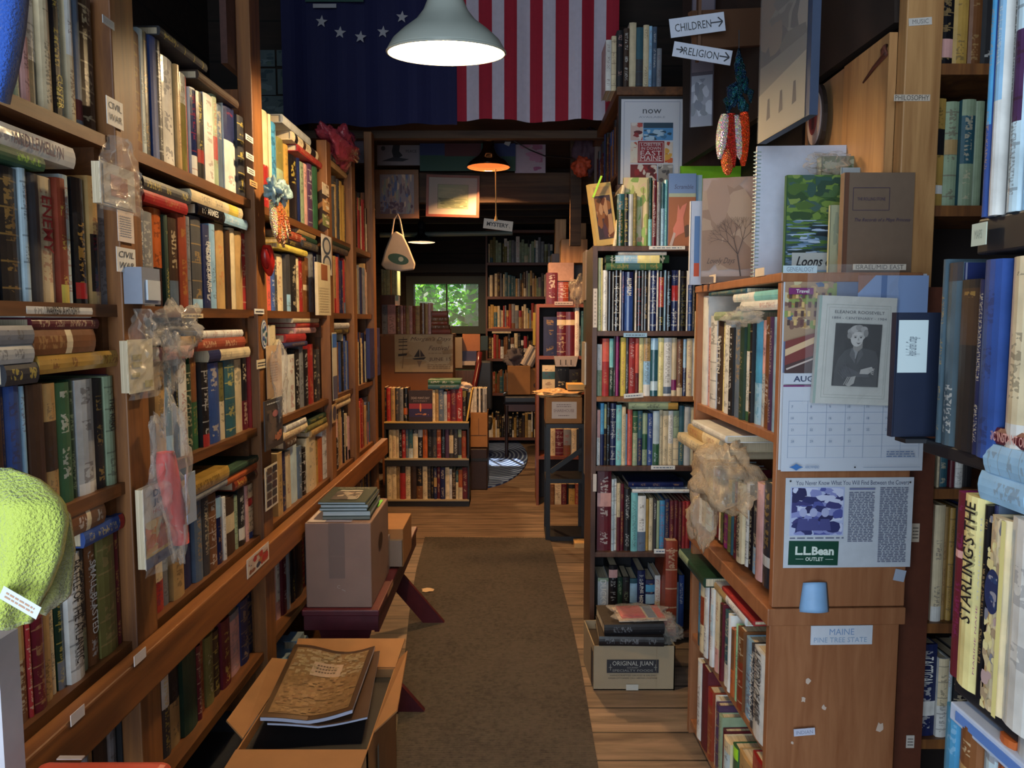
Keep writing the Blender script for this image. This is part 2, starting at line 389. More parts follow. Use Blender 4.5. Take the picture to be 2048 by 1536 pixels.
def crumple(name, mat, center, size, seed, parent=None, amp=.25, seg=44, label=None, cat=None, squash=None, pinch=0):
    """crumpled bag: a closed blobby surface with sharp folds"""
    seg = max(seg, 44); vs = []; fs = []; n = seg; m_ = seg // 2 + 1; c = V3(center)
    for i in range(m_):
        th = math.pi * i / (m_ - 1)
        for j in range(n):
            ph = 2 * math.pi * j / n
            d = V3((math.sin(th) * math.cos(ph), math.sin(th) * math.sin(ph), math.cos(th)))
            q = noise.noise(d * 1.7 + V3((seed, 0, 0))) * amp * 1.7 + (.3 - abs(noise.noise(d * 3.2 + V3((0, seed, 0))))) * amp * 1.3 + (.2 - abs(noise.noise(d * 6.5 + V3((0, 0, seed))))) * amp * .7
            k = 1 + q
            x = V3((d.x * size[0], d.y * size[1], d.z * size[2])) * k
            if pinch: f = 1 - pinch * max(0, d.z); x.x *= f; x.y *= f
            vs.append(c + x)
    for i in range(m_ - 1):
        for j in range(n): fs.append((i * n + j, (i + 1) * n + j, (i + 1) * n + (j + 1) % n, i * n + (j + 1) % n))
    mb = MB(); mb.mesh(vs, fs, C('lg', .2))
    o = mb.build(name, mat, parent, None if parent else c - V3((0, 0, size[2])), smooth=True); weld(o, 1e-4)
    if label: tag(o, label, cat)
    return o
# ================================================================ BOOKS
BOOKS = []
RNG = random.Random(11)
DARKS = 'bk dg db mr rd gn kg te bl nv gb pu mg sl rb br or co ol gy'.split()
def parse(spec):
    title = None; fl = ''
    while spec[-1] in '!~': fl += spec[-1]; spec = spec[:-1]
    if '=' in spec:
        spec, title = spec.split('=')
        while spec[-1] in '!~': fl += spec[-1]; spec = spec[:-1]
    ink = None; i = spec.find('^')
    if i >= 0:
        j = i + 1
        while j < len(spec) and spec[j].isalpha(): j += 1
        ink = spec[i + 1:j]; spec = spec[:i] + spec[j:]
    spec = ''.join(c for c in spec if c not in '!~'); parts = spec.split('|'); b = parts[0]
    bands = []
    for p in parts[1:]:
        c, r = p.split('@'); lo, hi = r.split('-'); bands.append((c, float(lo), float(hi)))
    return b, ink, bands, fl, title
def book(O, inward, t, h, d, spec, where, order, lean=0.0, flat=False, px=None, yaw=0.0):
    """O: lower image-left corner of the spine; inward: horizontal unit vector into the shelf"""
    BOOKS.append(dict(O=V3(O), n=V3(inward).normalized(), t=t, h=h, d=d, spec=spec, where=where, order=order, lean=lean, flat=flat, yaw=yaw, seed=RNG.random()))
    return BOOKS[-1]
def bmatrix(b):
    n = b['n']; tdir = V3((n.y, -n.x, 0)); up = V3((0, 0, 1)); O = b['O']
    if b['yaw']:
        R = Matrix.Rotation(b['yaw'], 3, 'Z'); n = R @ n; tdir = R @ tdir
    if b['flat']:                           # spine faces out, thickness is vertical; the head of the spine is at the image-left end
        X, Y, Z = up, n, -tdir
        O = O + tdir * b['h']
    else:
        X, Y, Z = tdir, n, up
        if b['lean']:
            R = Matrix.Rotation(b['lean'], 3, n); X = R @ X; Z = R @ Z
    return Matrix(((X.x, Y.x, Z.x, O.x), (X.y, Y.y, Z.y, O.y), (X.z, Y.z, Z.z, O.z), (0, 0, 0, 1)))
def book_geo(b, cov, pag, ttl=None):
    M = bmatrix(b); t, h, d = b['t'], b['h'], b['d']
    base, ink, bands, fl, title = parse(b['spec']); r = random.Random(int(b['seed'] * 1e6)); seed = b['seed']
    soft = '~' in fl or t < .013
    rough = .16 if '!' in fl else (.3 + .35 * r.random())
    lum = 0.3 * C(base)[0] + .6 * C(base)[1] + .1 * C(base)[2]
    if ink is None:
        ink = r.choice(['cr', 'gd', 'wh', 'yl', 'tn']) if lum < .2 else r.choice(['bk', 'mr', 'nv', 'db', 'rd', 'dg'])
        if r.random() < .15 or title: ink = base
    hv = .9 + .2 * r.random()
    def cc(c): q = C(c, rough); return (q[0] * hv, q[1] * hv, q[2] * hv, rough)
    col = cc(base); kk = C(ink)[:3] + (seed,)
    c = .0012 if soft else .0028; a = .003; bl = 0.0006 if soft else min(.004, t * .12)
    outer = [(0, d)]; inner = [(c, d)]
    K = 4
    for i in range(K + 1):
        x = t * i / K; outer.append((x, a - (a + bl) * math.sin(math.pi * (.12 + .76 * i / K)) / 1.0)); inner.append((c + (t - 2 * c) * i / K, a + c))
    outer.append((t, d)); inner.append((t - c, d))
    cuts = sorted({0.0, 1.0} | {x for _, lo, hi in bands for x in (max(0, lo), min(1, hi))})
    n = len(outer); P = lambda q, z: M @ V3((q[0], q[1], z))
    for ci in range(len(cuts) - 1):
        v0, v1 = cuts[ci], cuts[ci + 1]; m = (v0 + v1) / 2; bc = col; bk_ = kk
        for (cn, lo, hi) in bands:
            if lo <= m <= hi: bc = cc(cn); bk_ = (bc[0], bc[1], bc[2], seed) if (hi - lo) < .3 else kk
        for i in range(n - 1):
            sp = 1 <= i <= K
            uu = (outer[i][0] / t, outer[i + 1][0] / t)
            uv = [(uu[0], v0), (uu[1], v0), (uu[1], v1), (uu[0], v1)] if sp else None
            uv2 = [(uu[0] + seed * 40, v0 * h / t), (uu[1] + seed * 40, v0 * h / t), (uu[1] + seed * 40, v1 * h / t), (uu[0] + seed * 40, v1 * h / t)] if sp else None
            cov.face([P(outer[i], v0 * h), P(outer[i + 1], v0 * h), P(outer[i + 1], v1 * h), P(outer[i], v1 * h)], bc if sp or len(cuts) == 2 else col, bk_, uv, uv2)
    for i in range(n - 1):                  # head and tail edges and the inside of the boards
        cov.face([P(outer[i], h), P(outer[i + 1], h), P(inner[i + 1], h), P(inner[i], h)], col, kk)
        cov.face([P(outer[i + 1], 0), P(outer[i], 0), P(inner[i], 0), P(inner[i + 1], 0)], col, kk)
        cov.face([P(inner[i + 1], 0), P(inner[i], 0), P(inner[i], h), P(inner[i + 1], h)], col, kk)
    for i in (0, n - 1):
        cov.face([P(outer[i], 0), P(outer[i], h), P(inner[i], h), P(inner[i], 0)], col, kk)
    g = 0.0006 if soft else .003
    pag.box((c, a + c, g), (t - c, d - g, h - g), C('cr', .8), M)
    if title and ttl is not None:
        tcol = parse(b['spec'])[1] or ('wh' if lum < .25 else 'bk'); ex = title.split('#'); s = ex[0]
        frac = float(ex[1]) if len(ex) > 1 else .62; cen = float(ex[2]) if len(ex) > 2 else .5
        rv = -1 if s[0] == '<' else 1; s = s.lstrip('<'); O = M @ V3((t / 2, -bl - .0012, h * cen)); U = (M.to_3x3() @ V3((0, 0, -rv))); Vv = (M.to_3x3() @ V3((rv, 0, 0)))
        p = Panel(O, U, Vv, h, t); p.text(s, 0, 0, .58, tcol, w=frac, bold=.01); ttl.tx = p.tx
WORDS = {1: 'first', 2: 'second', 3: 'third', 4: 'fourth', 5: 'fifth', 6: 'sixth', 7: 'seventh', 8: 'eighth', 9: 'ninth', 10: 'tenth', 11: 'eleventh', 12: 'twelfth', 13: 'thirteenth', 14: 'fourteenth', 15: 'fifteenth', 16: 'sixteenth', 17: 'seventeenth', 18: 'eighteenth', 19: 'nineteenth', 20: 'twentieth'}
def ordw(n): return WORDS.get(n, '%dth' % n if n % 10 not in (1, 2, 3) or n in (11, 12, 13) else '%d%s' % (n, {1: 'st', 2: 'nd', 3: 'rd'}[n % 10]))
def emit_books(limit=300):
    recs = []
    for b in BOOKS:
        M = bmatrix(b); cs = [proj(M @ V3((x, 0, z))) for x in (0, b['t']) for z in (0, b['h'])]
        if any(c is None for c in cs): a = 0
        else:
            x0 = min(c[0] for c in cs); x1 = max(c[0] for c in cs); y0 = min(c[1] for c in cs); y1 = max(c[1] for c in cs)
            a = max(0, min(x1, 2048) - max(x0, 0)) * max(0, min(y1, 1536) - max(y0, 0))
        recs.append((a * b.get('vis', 1), b))
    recs.sort(key=lambda r: -r[0])
    used = set()
    for a, b in recs[:limit]:
        cov, pag = MB(), MB(); ttl = MB(); book_geo(b, cov, pag, ttl)
        base, ink, bands, fl, title = parse(b['spec']); M = bmatrix(b)
        o = V3(b['O'])
        size = 'thick ' if b['t'] > .042 else ('thin ' if b['t'] < .016 else '')
        cw = PAL[base][1]; bw = ''
        for cn, lo, hi in bands[:1]:
            pos = 'top' if lo > .6 else ('foot' if hi < .4 else 'middle')
            bw = ' with %s %s' % (PAL[cn][1], pos)
        lab = '%s%s book%s, %s %s' % (size, cw, bw, b['order'], b['where'])
        if len(lab.replace('-', ' ').split()) > 16: lab = '%s%s book, %s %s' % (size, cw, b['order'], b['where'])
        if len(lab.split()) > 16: lab = '%s book, %s %s' % (cw, b['order'], b['where'])
        assert True
        if len(lab.replace('-', ' ').split()) > 16: print('LONG', lab)
        r = thing('book', lab, 'book', o, b.get('group', 'books on the shelves'))
        co_ = cov.build('cover', BOOK, r); pag.build('pages', PAGES, r)
        if hasattr(ttl, 'tx'): ttl.tx.build('lettering', PRINT, co_)
        if b.get('extra'):
            R3 = M.to_3x3(); p = Panel(M @ V3((0, -.004 - .0006, 0)), R3 @ V3((1, 0, 0)), R3 @ V3((0, 0, 1)), b['t'], b['h']); b['extra'](p); p.done(co_, 'spine_art')
    rest = MB(); rp = MB()
    for a, b in recs[limit:]: book_geo(b, rest, rp)
    r = thing('distant_books', 'smaller and farther books filling the remaining shelves of the shop', 'books', (0, 3, 0)); r['kind'] = 'stuff'
    for nm, q, m in (('covers', rest, BOOK), ('pages', rp, PAGES)):
        o = q.build(nm, m, r); o['kind'] = 'stuff'
    print('books total', len(recs), 'individual', min(limit, len(recs)))

CROPS = {'A': (0, 0, 3), 'B': (0, 512, 3), 'C': (0, 1024, 3), 'D': (400, 0, 3), 'E': (400, 512, 3), 'Q': (400, 1024, 3), 'G': (900, 0, 3),
         'Hh': (900, 512, 3), 'I': (1000, 1024, 3), 'J': (1250, 0, 3), 'K': (1536, 0, 3), 'L': (1536, 512, 3), 'Mm': (1536, 1024, 3), 'Nn': (1150, 512, 3),
         'b1': (1180, 330, 6.982), 'b2': (1180, 1090, 6.982), 'b3': (1180, 660, 6.982), 'm1': (1380, 1100, 6.982), 'm2': (1380, 1316, 6.982), 'm3': (1380, 760, 4.518),
         'r1': (1850, 920, 7.758), 'r2': (1850, 1118, 7.758), 'p': (0, 0, 1), 'e1': (500, 340, 4.265), 'ct': (740, 760, 5.485), 'fr': (740, 560, 4.452), 'fu': (740, 240, 4.452)}
class Face:                                 # a shelf front: P0, direction along it (image left to right), inward
    def __init__(s, P0, d, n): s.P0 = V3(P0); s.d = V3(d).normalized(); s.n = V3(n).normalized()
    def pt(s, q, z): p = s.P0 + s.d * q; return V3((p.x, p.y, z))
def upright(face, crop, x0, z, items, where, recess=.012, zo=0.1, depth=.17, hmax=.33, order='from left', lean=None, vis=1, group=None, first=1, smax=None):
    """items: 'xright,ytop,spec; ...' in the pixels of a crop; returns list of (s0, s1, top)"""
    ox, oy, k = CROPS[crop]; out = []; i = first - 1
    P = face.P0 + face.n * recess; P = V3((P.x, P.y, z + zo)); s0 = s_on(P, face.d, ox + x0 / k)
    its = [q_.strip().split(',') for q_ in items.split(';') if q_.strip()]; sN = s_on(P, face.d, ox + float(its[-1][0]) / k)
    if smax is None: smax = getattr(face, 'smax', None)
    kq = (smax - s0) / (sN - s0) if smax is not None and sN > smax else 1.0; sS = s0
    for f in its:
        xr = float(f[0]); yt = f[1].strip(); spec = f[2].strip()
        s1 = s_on(P, face.d, ox + xr / k); s1 = sS + (s1 - sS) * kq
        if spec == '_': s0 = s1; continue
        i += 1
        lo, hi = (s0, s1) if s1 > s0 else (s1, s0)
        t = hi - lo
        jig = (RNG.random() - .5) * .014
        q = P + face.d * ((lo + hi) / 2)
        h = z_on(q, oy + float(yt) / k) - z if not yt.startswith('h') else float(yt[1:])
        h = max(.06, min(h, hmax))
        O = P + face.d * (lo if s1 > s0 else lo); O = V3((O.x, O.y, z)) + face.n * (.007 + jig)
        tdir = V3((face.n.y, -face.n.x, 0))
        if tdir.dot(face.d) < 0: O = O + face.d * t
        else: pass
        O = O + tdir * .0006
        b = book(O, face.n, max(.005, t - .0014), h, min(depth, max(.1, h * .72)) + .01 * RNG.random(), spec, where, ordw(i) + ' ' + order)
        b['vis'] = vis; b['group'] = group or 'books'
        out.append((lo, hi, z + h)); s0 = s1
    return out
def pile(face, rows, x0, x1, crop, items, where, recess=.0, z=None, depth=.16, yref=None, ordn='', vis=1, group=None, out=0):
    """flat books: items from bottom to top 'thickness_m,xl,xr,spec'"""
    ox, oy, k = CROPS[crop]; P = face.P0 + face.n * recess; res = []
    its = [i.strip() for i in items.split(';') if i.strip()]; n = len(its)
    for j, it in enumerate(its):
        t, xl, xr, spec = [a.strip() for a in it.split(',')]; t = float(t)
        zz = z if z is not None else 1.5
        Pz = V3((P.x, P.y, zz)); a = s_on(Pz, face.d, ox + float(xl) / k); b_ = s_on(Pz, face.d, ox + float(xr) / k); lo, hi = min(a, b_), max(a, b_)
        if z is None or (j == 0 and rows):
            z = max([r[2] for r in rows if r[1] > lo and r[0] < hi] or [z or 1.0]) + .0008
        L = min(hi - lo, .34); tdir = V3((face.n.y, -face.n.x, 0))
        O = Pz + face.d * (lo if tdir.dot(face.d) > 0 else hi); O.z = z; O = O + face.n * (.006 * RNG.random() - out)
        pos = 'only one' if n == 1 else ('top one' if j == n - 1 else ('bottom one' if j == 0 else ordw(n - j) + ' from top'))
        b = book(O, face.n, t, L, depth, spec, where, ('lying alone' if n == 1 else 'lying flat, ' + pos + ' ' + ordn).replace('  ', ' '), flat=True)
        b['vis'] = vis; b['group'] = group or 'books lying flat on the rows'
        res.append((lo, hi, z + t)); z += t + .0006
    return res
def fill(face, s0, s1, z, hs, pal, where, tmin=.014, tmax=.042, recess=.012, depth=.17, seed=1, gap=.03, vis=.4, order='from left', group=None):
    """an even row of books between s0 and s1 (image left to right)"""
    r = random.Random(seed); q = s0; sg = 1 if s1 > s0 else -1; out = []; i = 0; pal = pal.split(); tdir = V3((face.n.y, -face.n.x, 0))
    while True:
        t = tmin + (tmax - tmin) * r.random() ** 1.4
        if abs(s1 - q) < t: break
        i += 1; h = hs[0] + (hs[1] - hs[0]) * r.random(); c = r.choice(pal)
        if r.random() < .35: c += '|%s@%.2f-%.2f' % (r.choice(pal), *( (0, .2 + .3 * r.random()) if r.random() < .5 else (.6 + .2 * r.random(), 1)))
        lo = q if sg > 0 else q - t
        p = face.pt(lo, z) + face.n * (recess + .012 * r.random())
        if tdir.dot(face.d) < 0: p = p + face.d * t
        b = book(p + tdir * .0005, face.n, t - .0012, h, depth, c, where, ordw(i) + ' ' + order); b['vis'] = vis; b['group'] = group or 'books'
        out.append((lo, lo + t, z + h)); q += sg * t
        if r.random() < gap: q += sg * .012
    return out
# ================================================================ THE SETTING
def wallbox(name, a, b, mat):
    mb = MB(); mb.box(a, b); o = mb.build(name, mat, None); return struct(o)
wallbox('floor', (-3.2, -1.3, -.06), (2.3, 9.6, 0), FLOORW)
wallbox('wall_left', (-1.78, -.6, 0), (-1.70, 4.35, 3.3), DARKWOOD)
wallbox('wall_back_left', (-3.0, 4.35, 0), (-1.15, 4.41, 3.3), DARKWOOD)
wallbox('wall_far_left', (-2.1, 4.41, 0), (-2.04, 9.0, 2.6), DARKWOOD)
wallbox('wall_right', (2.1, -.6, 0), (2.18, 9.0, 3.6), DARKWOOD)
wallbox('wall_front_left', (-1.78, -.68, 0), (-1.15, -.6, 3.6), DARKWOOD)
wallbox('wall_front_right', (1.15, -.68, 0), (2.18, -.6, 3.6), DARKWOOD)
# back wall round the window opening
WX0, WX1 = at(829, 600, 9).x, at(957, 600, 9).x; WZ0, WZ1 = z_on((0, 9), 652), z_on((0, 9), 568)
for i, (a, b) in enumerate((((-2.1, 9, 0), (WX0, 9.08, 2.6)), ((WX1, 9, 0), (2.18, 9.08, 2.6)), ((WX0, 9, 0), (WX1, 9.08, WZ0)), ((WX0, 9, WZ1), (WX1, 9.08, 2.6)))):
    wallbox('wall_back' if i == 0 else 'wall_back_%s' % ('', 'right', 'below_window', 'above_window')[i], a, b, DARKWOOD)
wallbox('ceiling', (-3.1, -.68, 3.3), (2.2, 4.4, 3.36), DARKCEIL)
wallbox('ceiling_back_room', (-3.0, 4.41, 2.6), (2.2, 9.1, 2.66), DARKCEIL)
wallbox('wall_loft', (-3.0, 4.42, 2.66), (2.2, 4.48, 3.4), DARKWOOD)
# window
FRAMEG = plain('weathered_frame', '39423e', .6, bump=.2)
mb = MB(); w = .09
for a, b in (((WX0 - w, 8.94, WZ0 - w), (WX0, 9.0, WZ1 + w)), ((WX1, 8.94, WZ0 - w), (WX1 + w, 9.0, WZ1 + w)), ((WX0, 8.94, WZ1), (WX1, 9.0, WZ1 + w)), ((WX0, 8.94, WZ0 - w), (WX1, 9.0, WZ0))): mb.box(a, b)
wf = thing('window_1', '', '', ((WX0 + WX1) / 2, 9.0, WZ0)); del wf['label']; del wf['category']; struct(wf)
mb.build('window_frame', FRAMEG, wf)
mb = MB(); mb.box((WX0 + .49 * (WX1 - WX0), 9.01, WZ0), (WX0 + .49 * (WX1 - WX0) + .018, 9.04, WZ1)); mb.build('window_bar', FRAMEG, wf)
GLASS, nt_, b_ = newmat('window_glass'); b_.inputs['Base Color'].default_value = (.9, 1, .95, 1); b_.inputs['Roughness'].default_value = .02; b_.inputs['Alpha'].default_value = .12
mb = MB(); mb.box((WX0, 9.03, WZ0), (WX1, 9.034, WZ1)); mb.build('window_pane', GLASS, wf)
# trees seen through it
def leafmat():
    m, nt, b = newmat('leaf'); a = N(nt, 'ShaderNodeAttribute', attribute_name='col'); link(nt, a.outputs['Color'], b.inputs['Base Color']); b.inputs['Roughness'].default_value = .45
    tr = N(nt, 'ShaderNodeBsdfTranslucent'); link(nt, a.outputs['Color'], tr.inputs[0]); mx = N(nt, 'ShaderNodeMixShader'); mx.inputs[0].default_value = .45
    out = [n for n in nt.nodes if n.type == 'OUTPUT_MATERIAL'][0]; link(nt, b.outputs[0], mx.inputs[1]); link(nt, tr.outputs[0], mx.inputs[2]); link(nt, mx.outputs[0], out.inputs[0]); return m
LEAF = leafmat(); BARK = plain('bark', '7c8478', .9, bump=.6, bscale=12, var=.25)
def tree(x, y, h, rad, nl, seed, label, leafs, low=.3):
    r = random.Random(seed); t = thing('tree', label, 'tree', (x, y, -.5), 'trees outside the window')
    mb = MB(); top = V3((x + .3, y, h)); mb.tube([(x, y, -.5), (x + .08, y, h * .4), (x + .02, y, h * .7), top], [.26, .2, .13, .05], 12)
    for i in range(9):
        z = h * (.3 + .6 * r.random()); a = r.random() * 6.28; L = rad * (.6 + .4 * r.random())
        mb.tube([(x + .05, y, z), (x + math.cos(a) * L * .5, y + math.sin(a) * L * .5, z + .25 * L), (x + math.cos(a) * L, y + math.sin(a) * L, z + .3 * L)], [.05, .03, .01], 6)
    mb.build('trunk', BARK, t, smooth=True)
    lf = MB()
    for i in range(nl):
        a = r.random() * 6.28; rr = rad * r.random() ** .5; z = h * (low + (1.15 - low) * r.random()); c = V3((x + rr * math.cos(a), y + rr * math.sin(a), z))
        s = .055 + .05 * r.random(); d1 = V3((r.uniform(-1, 1), r.uniform(-1, 1), r.uniform(-.5, .5))).normalized(); d2 = d1.cross(V3((r.uniform(-1, 1), r.uniform(-1, 1), r.uniform(-1, 1)))).normalized()
        lf.face([c - d1 * s, c - d2 * s * .5, c + d1 * s, c + d2 * s * .5], C(r.choice(leafs), .5))
    o = lf.build('foliage', LEAF, t); o['kind'] = 'stuff'
tree(at(945, 600, 13).x, 13.0, 4.2, 1.5, 3400, 5, 'green leafy tree with grey trunk outside the right window pane', ['3f8a34', '58a83c', '2c6e2e', '7cc048'], .1)
tree(at(845, 600, 17).x, 17.5, 5.0, 2.2, 5200, 8, 'paler sunlit tree farther off behind the left window pane', ['6cb83c', '4c9a38', '94cc50'], .0)
wallbox('ground_outside', (-12, 9.7, -.6), (12, 40, -.5), plain('grass_ground', '4c7a34', .9, var=.2))

# beams of the back room: header, joists and boards
hz = z_on((0, 4.25), 268)
mb = MB(); mb.box((-1.69, 4.22, hz - .03), (.62, 4.27, hz + .012)); struct(mb.build('trim_header', BEAM, None))
mb = MB(); mb.box((at(735, 400, 5.3).x, 5.3, z_on((0, 5.3), 405)), (at(1165, 400, 5.3).x + .1, 5.38, z_on((0, 5.3), 345))); struct(mb.build('beam_1', BEAM, None))
for i, (yy, Y) in enumerate(((418, 6.0), (432, 6.6), (446, 7.2))):
    z = z_on((0, Y), yy); mb = MB(); mb.box((-2.0, Y, z), (1.2, Y + .06, 2.6)); struct(mb.build('joist_%d' % (i + 1), DARKWOOD, None))
tb = plain('pale_green_tube', '6c8078', .5); q = at(760, 470, 7.0); q2 = at(1025, 466, 7.0)
mb = MB(); mb.tube([q, q2], .022, 10); o = mb.build('ceiling_pipe', tb, None, origin=q); tag(o, 'pale green horizontal pipe under the joists of the back room', 'pipe')
mb = MB(); z1 = z_on((0, 8.9), 545); mb.box((-2.0, 8.92, z1), (-.1, 8.99, z1 + .1)); struct(mb.build('trim_back', plain('greyish_board', '332f2a', .7), None))
# right side: sloping dark roof plane and rafters
mb = MB()
a, b, c_, d = V3((.7, 2.8, 2.2)), V3((.7, 2.8, 3.3)), V3((.7, 4.2, 3.3)), V3((.7, 4.2, 2.2))
mb.box((1.02, 2.7, 0), (1.06, 4.4, 3.3)); struct(mb.build('wall_partition_right', DARKWOOD, None))
SLOPE = plain('dark_plank', '2e221c', .75, bump=.3, var=.35, bscale=6)  # dark brown plank with random tone variation
mb = MB()
pa, pb_ = at(1790, 52, 1.86), at(1620, 172, 2.36); pc, pd = at(1372, 300, 3.3), at(1372, -60, 3.3); 
mb.face([at(1800, -80, 1.9), at(1800, 45, 1.9), at(1618, 175, 2.4), at(1372, 330, 3.35), at(1372, -120, 3.35)])
o = mb.build('ceiling_slope_right', SLOPE, None, solid=.03); struct(o)

# rug and floor bits
RUG, nt_, b_ = newmat('ribbed_runner')
tc = N(nt_, 'ShaderNodeTexCoord'); wv = N(nt_, 'ShaderNodeTexWave'); wv.wave_type = 'BANDS'; wv.bands_direction = 'Y'; wv.inputs['Scale'].default_value = 32; wv.inputs['Distortion'].default_value = 3; wv.inputs['Detail'].default_value = 3
link(nt_, tc.outputs['Object'], wv.inputs['Vector']); no = N(nt_, 'ShaderNodeTexNoise'); no.inputs['Scale'].default_value = 60; no.inputs['Detail'].default_value = 6; link(nt_, tc.outputs['Object'], no.inputs['Vector'])
n4 = N(nt_, 'ShaderNodeTexNoise'); n4.inputs['Scale'].default_value = 3; n4.inputs['Detail'].default_value = 3; link(nt_, tc.outputs['Object'], n4.inputs['Vector'])
mx = N(nt_, 'ShaderNodeMath', operation='MULTIPLY_ADD'); link(nt_, wv.outputs['Fac'], mx.inputs[0]); mx.inputs[1].default_value = .3; link(nt_, no.outputs[0], mx.inputs[2])
m2 = N(nt_, 'ShaderNodeMath', operation='MULTIPLY_ADD'); link(nt_, n4.outputs[0], m2.inputs[0]); m2.inputs[1].default_value = .5; link(nt_, mx.outputs[0], m2.inputs[2])
rp = N(nt_, 'ShaderNodeValToRGB'); rp.color_ramp.elements[0].position = .55; rp.color_ramp.elements[0].color = hexc('262320')[:3] + (1,); rp.color_ramp.elements[1].position = 1.0; rp.color_ramp.elements[1].color = hexc('4c4640')[:3] + (1,)
link(nt_, m2.outputs[0], rp.inputs[0]); link(nt_, rp.outputs[0], b_.inputs['Base Color']); b_.inputs['Roughness'].default_value = .95
bp = N(nt_, 'ShaderNodeBump'); bp.inputs['Strength'].default_value = .8; bp.inputs['Distance'].default_value = .005; link(nt_, mx.outputs[0], bp.inputs['Height']); link(nt_, bp.outputs[0], b_.inputs['Normal'])
rt = thing('rug', 'long dark grey ribbed runner rug down the middle of the aisle', 'rug', (0, 3.2, 0))
L_ = [(850, 1076), (833, 1140), (822, 1200), (812, 1290), (800, 1400), (786, 1536)]; R_ = [(1100, 1078), (1118, 1150), (1142, 1240), (1163, 1340), (1180, 1440), (1196, 1536)]
lp = [atz(x, y, 0) for x, y in L_]; rp_ = [atz(x, y, 0) for x, y in R_]
lp.append(V3((lp[-1].x + .02, .6, 0))); rp_.append(V3((rp_[-1].x, .6, 0)))
vs = []; fs = []
for p, q in zip(lp, rp_): vs += [(p.x, p.y, 0), (q.x, q.y, 0), (p.x, p.y, .008), (q.x, q.y, .008)]
n = len(lp)
for i in range(n - 1):
    a = 4 * i; fs += [(a + 2, a + 3, a + 7, a + 6), (a, a + 2, a + 6, a + 4), (a + 3, a + 1, a + 5, a + 7)]
fs += [(0, 1, 3, 2), (4 * n - 4, 4 * n - 2, 4 * n - 1, 4 * n - 3)]
mb = MB(); mb.mesh(vs, fs); o = mb.build('runner', RUG, rt); o.name = 'pile_surface'
mb = MB(); r = random.Random(2)
for i in range(70):
    t = i / 69; p = lp[0].lerp(rp_[0], t); mb.tube([(p.x, p.y - .002, .004), (p.x + r.uniform(-.004, .004), p.y + .03, .002)], .0018, 4)
o = mb.build('fringe', plain('fringe_thread', 'b09a78', .9), rt); o['kind'] = 'stuff'
# braided oval rug in the back room
BR, nt_, b_ = newmat('braided_blue')
tc = N(nt_, 'ShaderNodeTexCoord'); mp = N(nt_, 'ShaderNodeMapping'); mp.inputs['Scale'].default_value = (1, .62, 1); link(nt_, tc.outputs['Object'], mp.inputs[0])
ln = N(nt_, 'ShaderNodeVectorMath', operation='LENGTH'); link(nt_, mp.outputs[0], ln.inputs[0]); ml = N(nt_, 'ShaderNodeMath', operation='MULTIPLY'); link(nt_, ln.outputs['Value'], ml.inputs[0]); ml.inputs[1].default_value = 140
sn = N(nt_, 'ShaderNodeMath', operation='SINE'); link(nt_, ml.outputs[0], sn.inputs[0]); rp = N(nt_, 'ShaderNodeValToRGB'); rp.color_ramp.elements[0].color = hexc('24407c')[:3] + (1,); rp.color_ramp.elements[1].color = hexc('8cacdc')[:3] + (1,)
link(nt_, sn.outputs[0], rp.inputs[0]); link(nt_, rp.outputs[0], b_.inputs['Base Color']); b_.inputs['Roughness'].default_value = .9
rc = (atz(955, 925, 0) + atz(955, 925, 0)) / 2; rx = abs(atz(1056, 925, 0).x - rc.x); ry = (atz(955, 868, 0).y - atz(955, 980, 0).y) / 2; cy = (atz(955, 868, 0).y + atz(955, 980, 0).y) / 2
vs = [(rc.x + rx * math.cos(t * .1309), cy + ry * math.sin(t * .1309), z) for z in (0.001, .014) for t in range(48)]
mb = MB(); mb.mesh(vs, [tuple(range(47, -1, -1)), tuple(range(48, 96))] + [(i, (i + 1) % 48, 48 + (i + 1) % 48, 48 + i) for i in range(48)])
o = mb.build('braided_rug', BR, None, origin=(rc.x, cy, 0)); tag(o, 'oval blue braided rug on the back room floor', 'rug')
# torn paper scraps lying on runner and floor
def scrap(px, py, r, col, label, seed):
    p = atz(px, py, .009); rr = random.Random(seed); mb = MB(); pts = [(p.x + r * (.6 + .6 * rr.random()) * math.cos(t * .6283), p.y + r * .8 * (.6 + .6 * rr.random()) * math.sin(t * .6283), 0.0095 + .003 * rr.random()) for t in range(10)]
    mb.face(pts, C(col)); o = mb.build('paper_scrap', PAINT, None, origin=(p.x, p.y, .009), solid=.0008); tag(o, label, 'scrap')
scrap(856, 1181, .04, 'c8ac84', 'torn tan paper scrap lying on the runner rug', 3)
# ================================================================ LEFT WALL BOOKCASE
FL = Face((-.8, 0, 0), (.01067, 1, 0), (-1, .01067, 0))
LZ = [1.775, 1.45, 1.093, .76, .385, .06]      # shelf tops, top row first
POSTS = [(1.497, 1.585), (2.265, 2.352), (3.12, 3.19), (3.58, 3.65), (4.07, 4.14)]
BAYS = [(.62, 1.497), (1.585, 2.265), (2.352, 3.12), (3.19, 3.58), (3.65, 4.07)]
LB = thing('bookcase', 'long stained pine bookcase built along the whole left side of the aisle', 'bookcase', (-.95, 2.4, 0))
def fbox(mb, face, s0, s1, i0, i1, z0, z1, c=(.5, .5, .5, .5)):
    """box on a face: s0..s1 along, i0..i1 into the shelf"""
    vs = []
    for z in (z0, z1):
        for s, i in ((s0, i0), (s1, i0), (s1, i1), (s0, i1)): p = face.pt(s, z) + face.n * i; vs.append(V3((p.x, p.y, z)))
    mb.mesh(vs, [(3, 2, 1, 0), (4, 5, 6, 7), (0, 1, 5, 4), (1, 2, 6, 5), (2, 3, 7, 6), (3, 0, 4, 7)], c)
tops = [2.36, 3.28, 2.15, 2.17, hz - .03]
